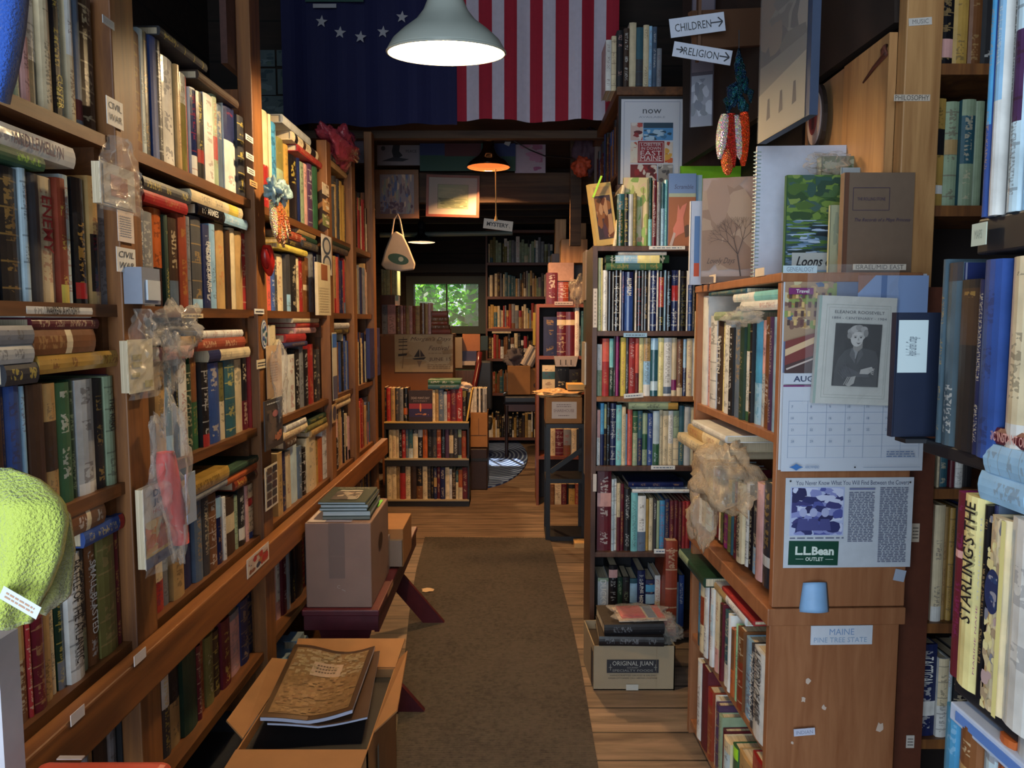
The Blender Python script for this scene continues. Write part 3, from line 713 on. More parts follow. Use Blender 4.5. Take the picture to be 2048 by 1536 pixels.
for (a, b), tz in zip(POSTS, tops):
    mb = MB(); fbox(mb, FL, a, b, -.012, .03, 0, tz); bevel(mb.build('post', ORANGE_WOOD, LB), .003)
    mb = MB(); fbox(mb, FL, a + .02, a + .045, .03, .27, 0.02, min(tz, 2.1)); mb.build('divider', ORANGE_WOOD, LB)
for (a, b) in BAYS:
    for z in LZ:
        mb = MB(); fbox(mb, FL, a, b, .0, .27, z - .024, z); mb.build('shelf', ORANGE_WOOD_H, LB)
for (a, b) in BAYS[:3]:                          # cleats under the shelf ends
    for z in LZ[:3]:
        mb = MB(); fbox(mb, FL, b - .022, b, .02, .26, z - .10, z - .024); mb.build('cleat', ORANGE_WOOD_H, LB)
mb = MB(); fbox(mb, FL, .45, 4.22, -.05, -.013, .665, .752); bevel(mb.build('rail', wood('rail_pine', '5c3216', '965c28', (1, .06, 1), 26), LB), .004)
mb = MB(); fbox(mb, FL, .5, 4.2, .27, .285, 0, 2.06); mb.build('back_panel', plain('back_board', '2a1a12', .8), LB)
mb = MB(); fbox(mb, FL, 2.20, 2.32, .031, .05, z_on((-.8, 2.25), 138), 3.28); o = mb.build('hanging_board', plain('reddish_board', '4c2e28', .7, var=.2), LB)

k = dict(hmax=.31)
W1 = 'top row, nearest left bay'; W2 = 'second row, nearest left bay'; W3 = 'third row, nearest left bay'; W4 = 'fourth row, nearest left bay'; W5 = 'bottom row, nearest left bay'
r = upright(FL, 'A', 20, LZ[0], '100,320,kg; 150,330,sg; 200,-60,pk|wh@.6-1!; 270,-80,wh|bk@0-.4; 330,-80,cr!; 385,-80,bk^yl=CUSTER#.26#.2; 420,-80,pb!; 465,-80,cr|wh@.5-1!; 515,-60,gb|mr@.05-.2; 600,-40,db', W1, zo=.0, **k)
r = upright(FL, 'A', -170, LZ[1], '-90,1030,mr;-40,1030,kg;30,1040,gn^lm; 150,1000,bk^gd; 190,1010,pb!; 265,1040,dg; 365,1060,cr^rd=ENEMY#.45#.62; 415,1070,rb|yl@0-.15; 470,1050,pb!; 545,1070,bk^gd|rd@.04-.17!; 600,1060,tn|bk@.1-.55!; 695,1180,gy|lg@.8-1', W2, zo=.12, **k)
pile(FL, r, -120, 310, 'A', '.022,-150,300,gn^lm; .036,-170,460,wh^pu=AND LEWELLYN#.5#.4!', 'on second row, nearest left bay', depth=.18)
r = upright(FL, 'B', -170, LZ[2], '-80,980,tn;-20,980,db;30,790,db; 50,785,nv; 145,780,bl^db; 185,780,lb!; 275,770,db; 355,765,tn|db@.3-.7; 440,760,gn; 476,740,kg^sg; 580,740,lg|wh@.0-.1!; 640,735,bk^gd; 695,720,sg^bk=THE KING#.3#.65; 720,710,pu; 800,655,rb', W3, zo=.13, **k)
pile(FL, r, -120, 730, 'B', '.034,10,212,dg; .030,-100,212,lg; .03,-120,200,gy', 'left pile on third row, nearest left bay', depth=.2)
q = pile(FL, [x for x in r if x[0] > 1.25], 215, 730, 'B', '.032,215,725,gd!; .042,212,580,br|cr@.4-.5; .020,205,605,mr; .024,160,555,wh^bk=WARREN  A HISTORY#.5#.5', 'right pile on third row, nearest left bay', depth=.2)
r = upright(FL, 'C', -60, LZ[3], '40,600,rb;130,600,or^db; 190,640,br|tn@.6-1; 215,640,rd^cr; 290,640,mr; 350,560,tn; 387,560,cr; 432,500,kg|gy@0-.3; 515,255,wh^bk=BATTLE OF THE ATLANTIC#.8#.55!; 565,225,dg|sg@0-.35; 625,180,br^wh=SMALL BLASTED#.6#.55; 725,140,ol; 760,110,mr; 830,90,mr|or@.08-.22!', W4, zo=.0, **k)
pile(FL, [x for x in r if x[0] > 1.2], 440, 690, 'C', '.03,440,690,bl^yl|rd@0-.12; .04,380,640,br|cr@.35-.45', 'on fourth row, nearest left bay', depth=.17)
upright(FL, 'C', 300, LZ[4], '400,1300,db;450,1300,dg;520,1200,db; 560,1190,gy; 610,1180,tn; 690,1120,bk; 745,1120,gy; 800,1130,bk^wh; 850,1120,db', W5, zo=.05, recess=.03, **k)

W1, W2, W3, W4, W5 = [x + ' row, second left bay' for x in ('top', 'second', 'third', 'fourth', 'bottom')]
r = upright(FL, 'A', 715, LZ[0], '780,165,pu; 860,180,br; 895,175,pb; 935,190,bk^gd; 975,222,bl; 1005,240,dg^wh; 1085,345,wh^nv!; 1110,390,tn; 1160,440,ol|lg@.7-1!; 1170,460,rd; 1205,530,wh|nv@.25-.98!; 1245,555,bk|rd@.2-.35; 1300,570,wh; 1330,570,sg|rd@.3-.55; 1370,630,gb; 1435,640,wh|nv@.6-1; 1475,700,dg', W1, zo=0, **k)  # light grey top of the olive spine is glare painted into its colour
pile(FL, r, 1000, 1290, 'A', '.020,1015,1285,dg', 'on top row, second left bay', depth=.24)
pile(FL, [x for x in r if x[0] > 2.05], 1220, 1470, 'A', '.022,1235,1465,db', 'on far end of top row, second left bay', depth=.22)
r = upright(FL, 'A', 835, LZ[1], '870,1270,gb^wh; 945,1270,gy^wh; 1010,1250,or|bk@0-.4!; 1032,1290,kg; 1085,1310,db|gb@0-.3; 1135,1290,rb^gd; 1165,1300,gy; 1225,1300,dg^gd|lb@0-.1; 1265,1350,nv^wh=FREDERICKSBURG#.6#.5; 1300,1345,lb; 1325,1340,rd|te@.3-.62; 1375,1345,tn^or; 1400,1380,db; 1435,1370,cr!; 1475,1390,tn; 1510,1395,rd', W2, zo=.1, **k)
pile(FL, [x for x in r if x[0] < 1.86], 870, 1155, 'A', '.026,895,1150,rd; .028,872,1155,dg', 'left pile on second row, second left bay', depth=.2)
pile(FL, [x for x in r if x[0] > 1.9], 1150, 1500, 'A', '.028,1205,1500,bk|lb@.0-.5^wh=ARMIES#.2#.75!; .028,1150,1500,cr|yl@.1-.3', 'right pile on second row, second left bay', depth=.2)
r = upright(FL, 'B', 960, LZ[2], '1020,630,tn; 1065,640,te|lb@0-.25; 1080,660,bk; 1130,615,wh!; 1175,650,kg; 1215,590,gn|br@.5-1; 1255,640,bk^wh|rd@0-.15; 1325,640,bl; 1360,640,cr|ol@.5-1; 1420,620,te; 1475,620,cr; 1510,605,bk|mr@0-.4; 1540,600,rd', W3, zo=.12, **k)
pile(FL, r, 880, 1230, 'B', '.03,960,1150,pk; .022,975,1230,bk^gd|gd@.2-.8', 'left pile on third row, second left bay', depth=.18)
pile(FL, [x for x in r if x[0] > 1.95], 1190, 1490, 'B', '.03,1240,1490,cr|nv@.74-1; .03,1190,1475,rb; .020,1220,1465,wh', 'right pile on third row, second left bay', depth=.22)
r = upright(FL, 'C', 940, LZ[3], '1000,-10,cr|rd@.0-.3; 1045,-10,gy; 1110,-30,tn^db; 1180,-60,nv; 1225,-90,gb; 1265,-100,dg; 1310,-110,br; 1345,-90,nv|lb@.7-1!; 1365,-90,wh; 1425,-90,db|cr@.4-.7; 1445,-100,sg; 1482,-160,bk^wh|wh@.1-.3; 1500,-160,pk; 1536,-170,cr|bl@0-.12|rd@.6-.75!; 1575,-190,wh!', W4, zo=.05, **k)
pile(FL, [x for x in r if x[0] < 1.95], 1020, 1300, 'C', '.018,1030,1290,gy; .034,1040,1330,gd!', 'left pile on fourth row, second left bay', depth=.2, out=.02)
pile(FL, [x for x in r if x[0] > 1.9], 1340, 1560, 'C', '.026,1380,1580,rb|db@.4-.65; .024,1375,1575,or; .02,1350,1560,kg^tn', 'right pile on fourth row, second left bay', depth=.25)
r = upright(FL, 'C', 1005, LZ[4], '1050,880,dg|wh@.5-1; 1110,860,tn|bk@.5-1; 1190,830,kg; 1215,800,mr; 1255,770,rb; 1300,740,ol; 1340,710,db; 1390,640,mr; 1455,600,gy|pk@0-.9; 1500,520,nv; 1550,450,nv; 1590,430,bk^gd; 1632,450,br', W5, zo=.05, recess=.03, **k)
pile(FL, [], 1290, 1540, 'C', '.05,1290,1490,rb; .045,1300,1500,tn; .03,1320,1520,dg', 'on bottom shelf, second left bay', z=LZ[5] + .001, depth=.2, out=.06)
pile(FL, [], 1290, 1540, 'C', '.05,1500,1640,te; .03,1500,1640,bl; .04,1490,1650,gb', 'far pile on bottom shelf, second left bay', z=LZ[5] + .001, depth=.2)

W1, W2, W3, W4, W5 = [x + ' row, third left bay' for x in ('top', 'second', 'third', 'fourth', 'bottom')]
r = upright(FL, 'D', 325, LZ[0], '345,560,te|cr@0-.4; 368,565,wh!; 390,590,gy^mr; 425,620,cr|rd@0-.45; 440,655,cr; 482,735,sb!; 525,830,ol|sg@0-.6; 552,870,gd; 600,935,bk^yl; 612,950,nv; 640,975,sg; 665,985,pk; 690,985,pu; 716,1000,gn', W1, zo=.1, **k)
pile(FL, [x for x in r if x[0] > 2.7], 550, 760, 'D', '.024,615,752,rd; .030,560,755,cr|bk@.1-.3|db@.5-.6|bk@.8-.9; .028,500,790,lg', 'on top row, third left bay', depth=.26)
r = upright(FL, 'E', 372, LZ[1], '398,20,rb;428,-30,co; 455,-20,bl; 475,0,dg; 520,-10,cr; 545,-10,dg|lb@.0-.3; 580,-10,bk; 605,10,cr; 628,10,rd; 662,10,br|cr@.4-.5; 690,-20,gy; 715,-20,nv; 768,0,cr', W2, zo=.1, **k)
pile(FL, r, 500, 640, 'E', '.02,480,650,yl; .025,500,620,bk; .028,520,640,rb', 'left pile on second row, third left bay', depth=.2)
pile(FL, [x for x in r if x[0] > 2.8], 600, 700, 'E', '.026,620,715,dg; .02,620,710,kg; .024,600,700,tn', 'right pile on second row, third left bay', depth=.2)
r = upright(FL, 'E', 405, LZ[2], '440,400,cr|wh@.3-1; 475,390,cr; 500,500,cr; 540,550,wh; 580,590,wh; 610,560,bk^wh=SCOTTIES#.6#.5; 637,540,gy; 662,560,bk; 692,530,rd; 715,560,bk; 738,560,dg', W3, zo=.1, **k)
pile(FL, [x for x in r if x[0] > 2.6], 480, 640, 'E', '.018,500,640,nv; .028,520,640,rd; .02,580,700,pk; .018,590,720,rd; .02,560,715,cr; .018,480,720,mr', 'on third row, third left bay', depth=.2)
r = upright(FL, 'E', 470, LZ[3], '500,1180,tn;528,1180,nv; 560,1170,cr; 600,1120,pb; 622,1140,gb; 645,1150,bk; 700,1080,cr; 722,1100,gd; 745,1090,or; 782,1030,wh', W4, zo=.05, **k)
pile(FL, r, 500, 600, 'E', '.03,490,560,db; .026,500,650,cr; .022,520,640,wh', 'left pile on fourth row, third left bay', depth=.2)
pile(FL, [x for x in r if x[0] > 2.75], 650, 760, 'E', '.026,650,750,tn; .022,640,760,ol; .02,660,760,kg', 'right pile on fourth row, third left bay', depth=.2)
upright(FL, 'Q', 475, LZ[4], '500,280,pk|wh@.3-1; 524,250,mr; 545,240,lg; 560,210,kg; 580,180,bk; 620,150,bk; 650,120,rd; 690,100,dg; 740,80,nv', W5, zo=.05, recess=.03, **k)
pile(FL, [], 1290, 1540, 'Q', '.2,600,640,lb', 'on bottom shelf, third left bay', z=LZ[5] + .001, depth=.05)
pile(FL, [], 0, 0, 'Q', '.09,560,600,aq; .05,560,640,gb; .03,550,650,lb', 'beside bench, third left bay', z=LZ[5] + .001, depth=.22)

names = ['fourth left bay', 'fifth left bay']
pals = ['bk dg cr tn br mr nv wh gd', 'dg wh rd co tn nv br gb', 'nv cr tn bk br bl gy', 'yl cr bk gy nv db tn pk', 'rd cr br bk tn']
for bi in (3, 4):
    a, b = BAYS[bi]
    for ri in range(5):
        rr = fill(FL, a + .005, b - .01, LZ[ri], (.2, .27) if ri else (.22, .3), pals[ri] if bi == 3 else pals[4 - ri], ['top', 'second', 'third', 'fourth', 'bottom'][ri] + ' row, ' + names[bi - 3], seed=31 * bi + ri)
        if bi == 3 and ri < 4: pile(FL, rr, 0, 0, 'p', '.026,%d,%d,%s; .024,%d,%d,%s' % (662, 700, ['tn', 'dg', 'bk', 'cr'][ri], 664, 702, ['dg', 'kg', 'wh', 'tn'][ri]), 'on row %s, fourth left bay' % ['one', 'two', 'three', 'four'][ri], depth=.2)
# books standing on the floor end beyond the case and cardboard file on the end
# ---- labels, notes and things tacked to the posts
def tagsheet(name, label, cat, face, px, py, wpx, hpx, z_out, col, crop='p', tilt=0, t=.0012, rough=.5):
    """flat sheet fixed on a face; px,py = its lower left pixel"""
    ox, oy, k_ = CROPS[crop]; P = face.P0 - face.n * z_out
    q = V3((P.x, P.y, 1.2)); s = s_on(q, face.d, ox + px / k_)
    for _ in range(3): z = z_on(P + face.d * s, oy + py / k_); s = s_on(V3((P.x, P.y, z)), face.d, ox + px / k_)
    s2 = s_on(V3((P.x, P.y, z)), face.d, ox + (px + wpx) / k_); zt = z_on(P + face.d * s, oy + (py - hpx) / k_)
    O = P + face.d * s; O.z = z; U = face.d.copy(); Vv = V3((0, 0, 1))
    if tilt: R = Matrix.Rotation(math.radians(tilt), 3, -face.n); U = R @ U; Vv = R @ Vv
    return sheet(name, label, cat, O, U, Vv, abs(s2 - s), abs(zt - z), t, col, rough=rough)
o, p = tagsheet('shelf_label', 'white card reading CIVIL WAR high on the nearest left post', 'label', FL, 645, 740, 98, 170, .016, 'wh', 'A')
p.text('CIVIL', .5, .72, .24, 'dg', w=.8); p.text('WAR', .5, .3, .24, 'dg', w=.8); p.done(o)
o, p = tagsheet('shelf_label', 'small faded blank label at the very top of nearest left post', 'label', FL, 618, 135, 70, 50, .016, 'lg', 'A'); p.textlines(.1, .2, .8, .6, 3, '9098a8'); p.done(o)
o, p = tagsheet('shelf_label', 'torn pinkish note above the lower civil war card on post', 'note', FL, 712, 1445, 95, 190, .016, 'ddd0c8', 'A'); p.textlines(.12, .15, .7, .7, 9, '8890a0'); p.done(o)
o, p = tagsheet('shelf_label', 'handwritten CIVIL WAR card at eye level on the nearest left post', 'label', FL, 705, 92, 112, 150, .016, 'wh', 'B'); p.text('CIVIL', .5, .72, .26, 'dg', w=.8, shear=.2); p.text('WAR', .5, .28, .26, 'dg', w=.75, shear=.2); p.done(o)
bx = thing('wall_box', 'small grey plastic box with paper insert fixed to nearest left post', 'box', FL.pt(1.56, 1.47) - FL.n * .03)
mb = MB(); fbox(mb, FL, 1.50, 1.575, -.05, -.013, 1.452, 1.525, C('8890a0', .4)); mb.build('case', PAINT, bx)
mb = MB(); fbox(mb, FL, 1.515, 1.568, -.054, -.05, 1.46, 1.50, C('c4ccd4', .5)); mb.build('paper_insert', PAINT, bx)
o, p = tagsheet('shelf_label', 'tiny white shelf label on second shelf edge, second left bay', 'label', FL, 1090, 372, 130, 28, .001, 'cr', 'B'); p.textlines(.1, .1, .8, .8, 1, 'dg'); p.done(o)
for (x, y, w_, h_, l) in ((272, 820, 30, 22, 'upper white'), (270, 795, 28, 25, 'x')):
    pass
for (x, y, l) in ((275, 835, 'small white label under the long board, far top of second left post'), (278, 945, 'middle white label on the second left post beside top row'), (285, 1035, 'lower white label on the second left post beside top row'), (300, 1110, 'small orange-marked label on second left post above the pepper ornament')):
    o, p = tagsheet('shelf_label', l, 'label', FL, x, y, 45, 36, .016, 'wh' if y < 1100 else 'd8a068', 'D'); p.textlines(.15, .15, .7, .7, 2, 'dg'); p.done(o)
o, p = tagsheet('shelf_label', 'narrow white strip on second left post under the red pepper magnet', 'label', FL, 328, 348, 58, 32, .016, 'wh', 'E'); p.textlines(.1, .2, .8, .6, 1, 'dg'); p.done(o)
o, p = tagsheet('shelf_label', 'pale paper square on the second left post below the round sticker', 'label', FL, 342, 680, 58, 55, .016, 'cr', 'E'); p.textlines(.1, .2, .8, .6, 2, 'dg'); p.done(o)
# round blue and white sticker
q = FL.pt(2.31, z_on((-.79, 2.31), 669)); mb = MB(); 
for i_, (rr, c_) in enumerate(((.047, 'gb'), (.043, 'wh'), (.038, 'bl'), (.034, 'lg'))):
    P_ = q - FL.n * (.0135 + .0006 * i_); mb.face([P_ + FL.d * rr * .62 * math.cos(t * .2618) + V3((0, 0, rr * math.sin(t * .2618))) for t in range(24)], C(c_, .5))
for a_ in range(5): P_ = q - FL.n * .0165; mb.face([P_ + FL.d * (.014 * math.cos(a_ * 1.256) + .008 * math.cos(t)) + V3((0, 0, .02 * math.sin(a_ * 1.256) + .008 * math.sin(t))) for t in [i * .785 for i in range(8)]], C('bl' if a_ % 2 else 'te', .5))
o = mb.build('round_sticker', PAINT, None, origin=q); tag(o, 'round blue and white sticker on the second left post', 'sticker')
# rail stickers
FR = Face(FL.P0 - FL.n * .05, FL.d, FL.n)
for (x, y, w_, h_, l) in ((428, 1290, 82, 68, 'blank white sticker on the long rail, nearer of two'), (808, 930, 70, 62, 'blank white sticker on the long rail, farther of two')):
    tagsheet('sticker', l, 'sticker', FR, x, y, w_, h_, .002, 'd4cbc8', 'C')
o, p = tagsheet('picture_card', 'laminated red and white picture card taped on the long rail', 'card', FR, 285, 405, 130, 115, .002, 'd8ccc0', 'Q'); p.blobs(.06, .12, .88, .76, ['8a5038', 'c8b0a0', '3c3c50', 'b03028', 'a8683c'], 26, .14, .16, 4); p.done(o)
o, p = tagsheet('shelf_label', 'small white label on lower part of the nearest left post', 'label', FL, 950, 1030, 50, 75, .016, 'd4d0d0', 'C'); p.textlines(.1, .2, .8, .6, 3, 'dg'); p.done(o)
# plastic covered book bags on the posts
def bagged(label, face, crop, x0, x1, yt, yb, ybook, col, seed, out=.03, paint=None):
    ox, oy, k_ = CROPS[crop]; P = face.P0 - face.n * out
    s0 = s_on(V3((P.x, P.y, 1.3)), face.d, ox + x0 / k_); s1 = s_on(V3((P.x, P.y, 1.3)), face.d, ox + x1 / k_)
    z0 = z_on(P + face.d * s0, oy + yb / k_); zt = z_on(P + face.d * s0, oy + yt / k_); zb = z_on(P + face.d * s0, oy + ybook / k_)
    base = P + face.d * ((s0 + s1) / 2); base.z = z0; t = thing('bagged_book', label, 'book', base)
    mb = MB(); fbox(mb, Face(P, face.d, face.n), s0 + .006, s1 - .006, 0, .016, z0 + .008, zb, C('cr', .6)); mb.build('pages', PAGES, t)
    O = P + face.d * (s0 + .004) - face.n * .001; O.z = z0 + .006
    mb = MB(); fbox(mb, Face(P, face.d, face.n), s0 + .004, s1 - .004, -.001, .0, z0 + .006, zb + .002, C(col, .35)); c = mb.build('cover', PAINT, t)
    if paint:
        pn = Panel(O - face.n * .0006, face.d, (0, 0, 1), s1 - s0 - .008, zb - z0 - .004); paint(pn); pn.done(c)
    vs = []; fs = []; nu, nv = 12, 18; r_ = random.Random(seed); c0 = (s0 + s1) / 2
    for j in range(nv + 1):
        v = j / nv; z = z0 - .005 + (zt - z0 + .01) * v
        for i in range(nu + 1):
            u = i / nu; tp = 1 if z < zb else 1 - .45 * (z - zb) / max(zt - zb, .01)
            s = c0 + ((s0 - .012) + (s1 - s0 + .024) * u - c0) * tp
            bul = math.sin(math.pi * u) * .012 + .012 * noise.noise(V3((u * 5, v * 9, seed))) + (.014 * noise.noise(V3((u * 9, v * 14, seed + 3))) if z > zb - .03 else 0)
            p_ = face.P0 - face.n * (out + .006 + max(0, bul)) + face.d * s; vs.append(V3((p_.x, p_.y, z)))
    for j in range(nv):
        for i in range(nu): a = j * (nu + 1) + i; fs.append((a, a + 1, a + nu + 2, a + nu + 1))
    mb = MB(); mb.mesh(vs, fs); mb.build('plastic_bag', PLASTIC, t); return t
bagged('booklet in crinkled plastic bag hung high on nearest left post', FL, 'A', 650, 860, 800, 1240, 960, 'c4bcb0', 2, .05, lambda p: (p.rect(.06, .05, .88, .9, 'b8b2a8'), p.blobs(.25, .25, .5, .5, ['a06850', '906050', 'b89080', '987868'], 14, .2, .14, 5)))
bagged('cream invoice card in clear bag halfway down nearest left post', FL, 'B', 765, 925, 330, 850, 510, 'd8cca8', 3, .03, lambda p: (p.rect(.15, .62, .35, .1, 'b8a868'), p.rect(.15, .48, .35, .1, 'b8a868'), p.rect(.1, .3, .3, .08, 'b8a868'), p.rect(.58, .08, .32, .13, 'a89c50')))
def mb_front(p):
    p.rect(0, 0, 1, .14, '3c3060'); p.rect(0, .14, 1, .22, 'd8b050'); p.blobs(0, .16, 1, .42, ['c85030', 'd87840', 'b84428', 'e0a048', 'd8c090'], 40, .16, .07, 9)
    p.text('DEAR', .55, .9, .09, '28305c', w=.6, bold=.03); p.text('JUNK', .55, .78, .1, '28305c', w=.62, bold=.03); p.text('HIGHWAY', .55, .68, .05, 'b84c3c', w=.66)
    p.poly([(.35, .2), (.6, .2), (.55, .4), (.62, .58), (.5, .62), (.4, .45)], 'b03820'); p.ell(.5, .52, .06, .05, '5c3020')
bagged('paperback with flame orange cover bagged on foot of nearest left post', FL, 'B', 820, 1035, 1290, 1912, 1410, 'ddd4c8', 4, .05, mb_front)
# red pouch in a bag hanging on the nearest post
t = thing('red_pouch', 'red cloth pouch in clear plastic bag hanging from nearest left post', 'pouch', FL.pt(1.54, 1.0))
P_ = FL.pt(1.55, 1.07) - FL.n * .06
vs = []; fs = []
ctl = [(0, .075, .018), (.0, .05, .035), (.012, 0, .036), (.03, -.05, .036), (.048, -.1, .03), (.05, -.135, .02)]
for i, (ds, dz, rr) in enumerate(ctl):
    for j in range(14):
        a_ = 2 * math.pi * j / 14; q_ = P_ + FL.d * (ds + rr * math.cos(a_) * (1 + .15 * noise.noise(V3((i, j * .7, 1))))) - FL.n * (.018 * math.sin(a_)); q_.z += dz; vs.append(q_)
for i in range(len(ctl) - 1):
    for j in range(14): fs.append((i * 14 + j, i * 14 + (j + 1) % 14, (i + 1) * 14 + (j + 1) % 14, (i + 1) * 14 + j))
fs += [tuple(range(14)), tuple(range(5 * 14 + 13, 5 * 14 - 1, -1))]
mb = MB(); mb.mesh(vs, fs); smoothsub(mb.build('pouch', plain('red_cloth', 'd03a34', .6, bump=.3, bscale=40), t))
mb = MB(); fbox(mb, FL, 1.585, 1.63, -.085, -.082, .98, 1.09, C('a8b8d0', .3)); mb.build('blue_card', PAINT, t)
crumple('plastic_bag', PLASTIC, FL.pt(1.56, 1.09) - FL.n * .065, (.03, .05, .14), 7, t, .4)
crumple('plastic_wrap', PLASTIC, FL.pt(1.70, 1.40) - FL.n * .03, (.03, .09, .045), 12, None, .5, label='crinkled clear plastic wrap lying on third row, second left bay', cat='plastic')
crumple('plastic_wrap', PLASTIC, FL.pt(1.68, 1.33) - FL.n * .02, (.015, .035, .06), 14, None, .5, label='crinkled clear plastic hanging over book spines, third row', cat='plastic')
# pieces on the second post: pepper bundle, red magnet, picture card, photo strip
def pepper(name, label, base, peppers, bow=None, cat='ornament'):
    t = thing(name, label, cat, base)
    for (a, b, r_, c_, seed) in peppers:
        a, b = V3(a), V3(b); mid = (a + b) / 2 + V3((.0, -.012, 0)); pts = []; rs = []
        for i in range(9):
            u = i / 8; pts.append(a * (1 - u) ** 2 + mid * 2 * u * (1 - u) + b * u * u); rs.append(r_ * (math.sin(math.pi * (.12 + .85 * u)) ** .6) + .001)
        mb = MB(); mb.tube(pts, rs, 12, C(c_, .25)); o = mb.build('pepper', GLIT if seed > 50 else PAINT, t, smooth=True)
    if bow:
        for s_ in (-1, 1):
            crumple('bow_loop', plain('bow_cloth', bow, .5, var=.4, bscale=60), V3(base) + V3((.01, .035 * s_, .06)), (.02, .035, .03), 3 + s_, t, .5, 20)
    return t
GLIT, nt_, b_ = newmat('glitter')
at_ = N(nt_, 'ShaderNodeAttribute', attribute_name='col'); vo = N(nt_, 'ShaderNodeTexVoronoi'); vo.inputs['Scale'].default_value = 260; tc = N(nt_, 'ShaderNodeTexCoord'); link(nt_, tc.outputs['Object'], vo.inputs['Vector'])
hs = N(nt_, 'ShaderNodeMixRGB', blend_type='MULTIPLY'); hs.inputs[0].default_value = .6; link(nt_, at_.outputs['Color'], hs.inputs[1]); link(nt_, vo.outputs['Color'], hs.inputs[2]); sc_ = N(nt_, 'ShaderNodeVectorMath', operation='SCALE'); sc_.inputs['Scale'].default_value = 1.7; link(nt_, hs.outputs[0], sc_.inputs[0]); link(nt_, sc_.outputs[0], b_.inputs['Base Color'])
b_.inputs['Roughness'].default_value = .2; b_.inputs['Metallic'].default_value = .35
bp = N(nt_, 'ShaderNodeBump'); bp.inputs['Strength'].default_value = 1; bp.inputs['Distance'].default_value = .006; link(nt_, vo.outputs['Distance'], bp.inputs['Height']); link(nt_, bp.outputs[0], b_.inputs['Normal'])
B0 = FL.pt(2.30, z_on((-.8, 2.3), 425)) - FL.n * .06
pp = []
for i, (ds, dz, c_) in enumerate(((-.06, -.10, 'e0c8a0'), (-.03, -.12, 'd87840'), (.0, -.11, 'e0b890'), (.03, -.10, 'c8683c'), (.06, -.09, 'e8d0b0'), (.085, -.075, 'd88c58'), (.015, -.13, 'c89870'))):
    a = B0 + V3((.01 * (i % 2), .006 * i - .02, .03)); pp.append((a, B0 + V3((.02, ds, dz * .8)), .011, c_, 60))
pepper('pepper_ornament', 'bundle of cream and orange glitter peppers with teal bow on second post', B0, pp, '7c98a0')
B1 = FL.pt(2.31, z_on((-.8, 2.3), 510)) - FL.n * .03
pepper('red_magnet', 'small red pepper shaped ornament on second post below the glitter bundle', B1, [(B1 + V3((0, 0, .03)), B1 + V3((0, .02, -.06)), .02, 'b02018', 1), (B1 + V3((0, -.02, .02)), B1 + V3((0, -.005, -.04)), .012, '8c1818', 1)])
o, p = tagsheet('picture_card', 'dark glossy picture card with a figure below second post', 'card', FL, 395, 1175, 105, 300, .05, '3a3434', 'E', t=.004); p.blobs(.1, .1, .8, .7, ['5a4a44', '28242c', '4a4040'], 20, .2, .12, 3); p.blobs(.5, .12, .4, .2, ['b87858', '9c6048'], 8, .12, .06, 6); p.ell(.55, .7, .16, .07, 'a86868'); p.textlines(.1, .9, .7, .06, 1, 'lg'); p.done(o)
crumple('plastic_wrap', PLASTIC, FL.pt(2.33, z_on((-.8, 2.33), 765)) - FL.n * .05, (.02, .04, .1), 22, None, .35, label='clear plastic sleeve hanging on second left post', cat='plastic')
o, p = tagsheet('photo_strip', 'pointed strip of small dark photos hanging on the second left post', 'photos', FL, 395, 1535, 75, 260, .03, 'd8ccb8', 'E')
for i in range(5):
    for j in range(2): p.rect(.1 + .42 * j, .06 + .19 * i, .36, .15, ['3c2830', '4c3830', '2c2830'][(i + j) % 3])
p.done(o)
o, p = tagsheet('paper_note', 'cream torn paper hanging behind second left post bottom', 'note', FL, 405, 860, 90, 320, .02, 'c8a884', 'E'); p.textlines(.2, .3, .5, .4, 8, 'a07850'); p.done(o)
# third post stickers
for (x, y, c_, l) in ((735, 1160, 'c8b8a0', 'highest'), (738, 1260, 'b88c5c', 'second highest'), (738, 1350, '7c8450', 'third highest')):
    o, p = tagsheet('sticker', l + ' little sticker on the third left post', 'sticker', FL, x, y, 40, 70, .016, c_, 'D'); p.blobs(.1, .1, .8, .8, ['8a6a4c', 'd8c8b0', '6a3a2c'], 8, .2, .1, 2); p.done(o)
for (x, y, l) in ((735, 1530, 'upper'), (738, 1640, 'lower')):
    o, p = tagsheet('bookmark', l + ' oval framed bookmark hanging on third left post', 'bookmark', FL, x - 5, y, 60, 130, .02, 'd0c8c0', 'D'); p.ell(.5, .5, .42, .42, '3c4454'); p.ell(.5, .5, .28, .3, 'b0a8a0'); p.done(o)
o, p = tagsheet('notebook', 'cream notebook with brown cover edge hung from the third left post', 'notebook', FL, 712, 355, 75, 320, .04, 'd4c4a0', 'E', t=.012); p.rect(.25, .68, .5, .3, '8a5030'); p.textlines(.1, .05, .7, .5, 10, 'bcaa88'); p.done(o)
o, p = tagsheet('ribbon', 'narrow blue cream and grey ribbon standing on third left post', 'ribbon', FL, 800, 870, 26, 410, .02, 'd4c8b0', 'E'); p.rect(0, .78, 1, .2, '2c60b0'); p.rect(0, .02, 1, .34, '50506c'); p.done(o)
o, p = tagsheet('spectacle_tag', 'little dark oval tag on the fourth left post low down', 'tag', FL, 795, 1005, 26, 110, .02, 'b89870', 'E'); p.ell(.5, .5, .4, .4, '3c3850'); p.done(o)
o, p = tagsheet('blue_folder', 'dark blue folder standing at far end of the left case', 'folder', FL, 1022, 735, 60, 300, .01, '242c60', 'E', t=.02, rough=.35); p.blobs(.15, .1, .7, .5, ['30386c', '1c2450'], 8, .2, .1, 3); p.done(o)
crumple('plastic_wrap', plasticmat('red_plastic', 'c04858', .6, .2), FL.pt(3.42, 2.19), (.06, .2, .07), 31, None, .4, label='translucent red plastic draped on top of fourth left bay', cat='plastic')
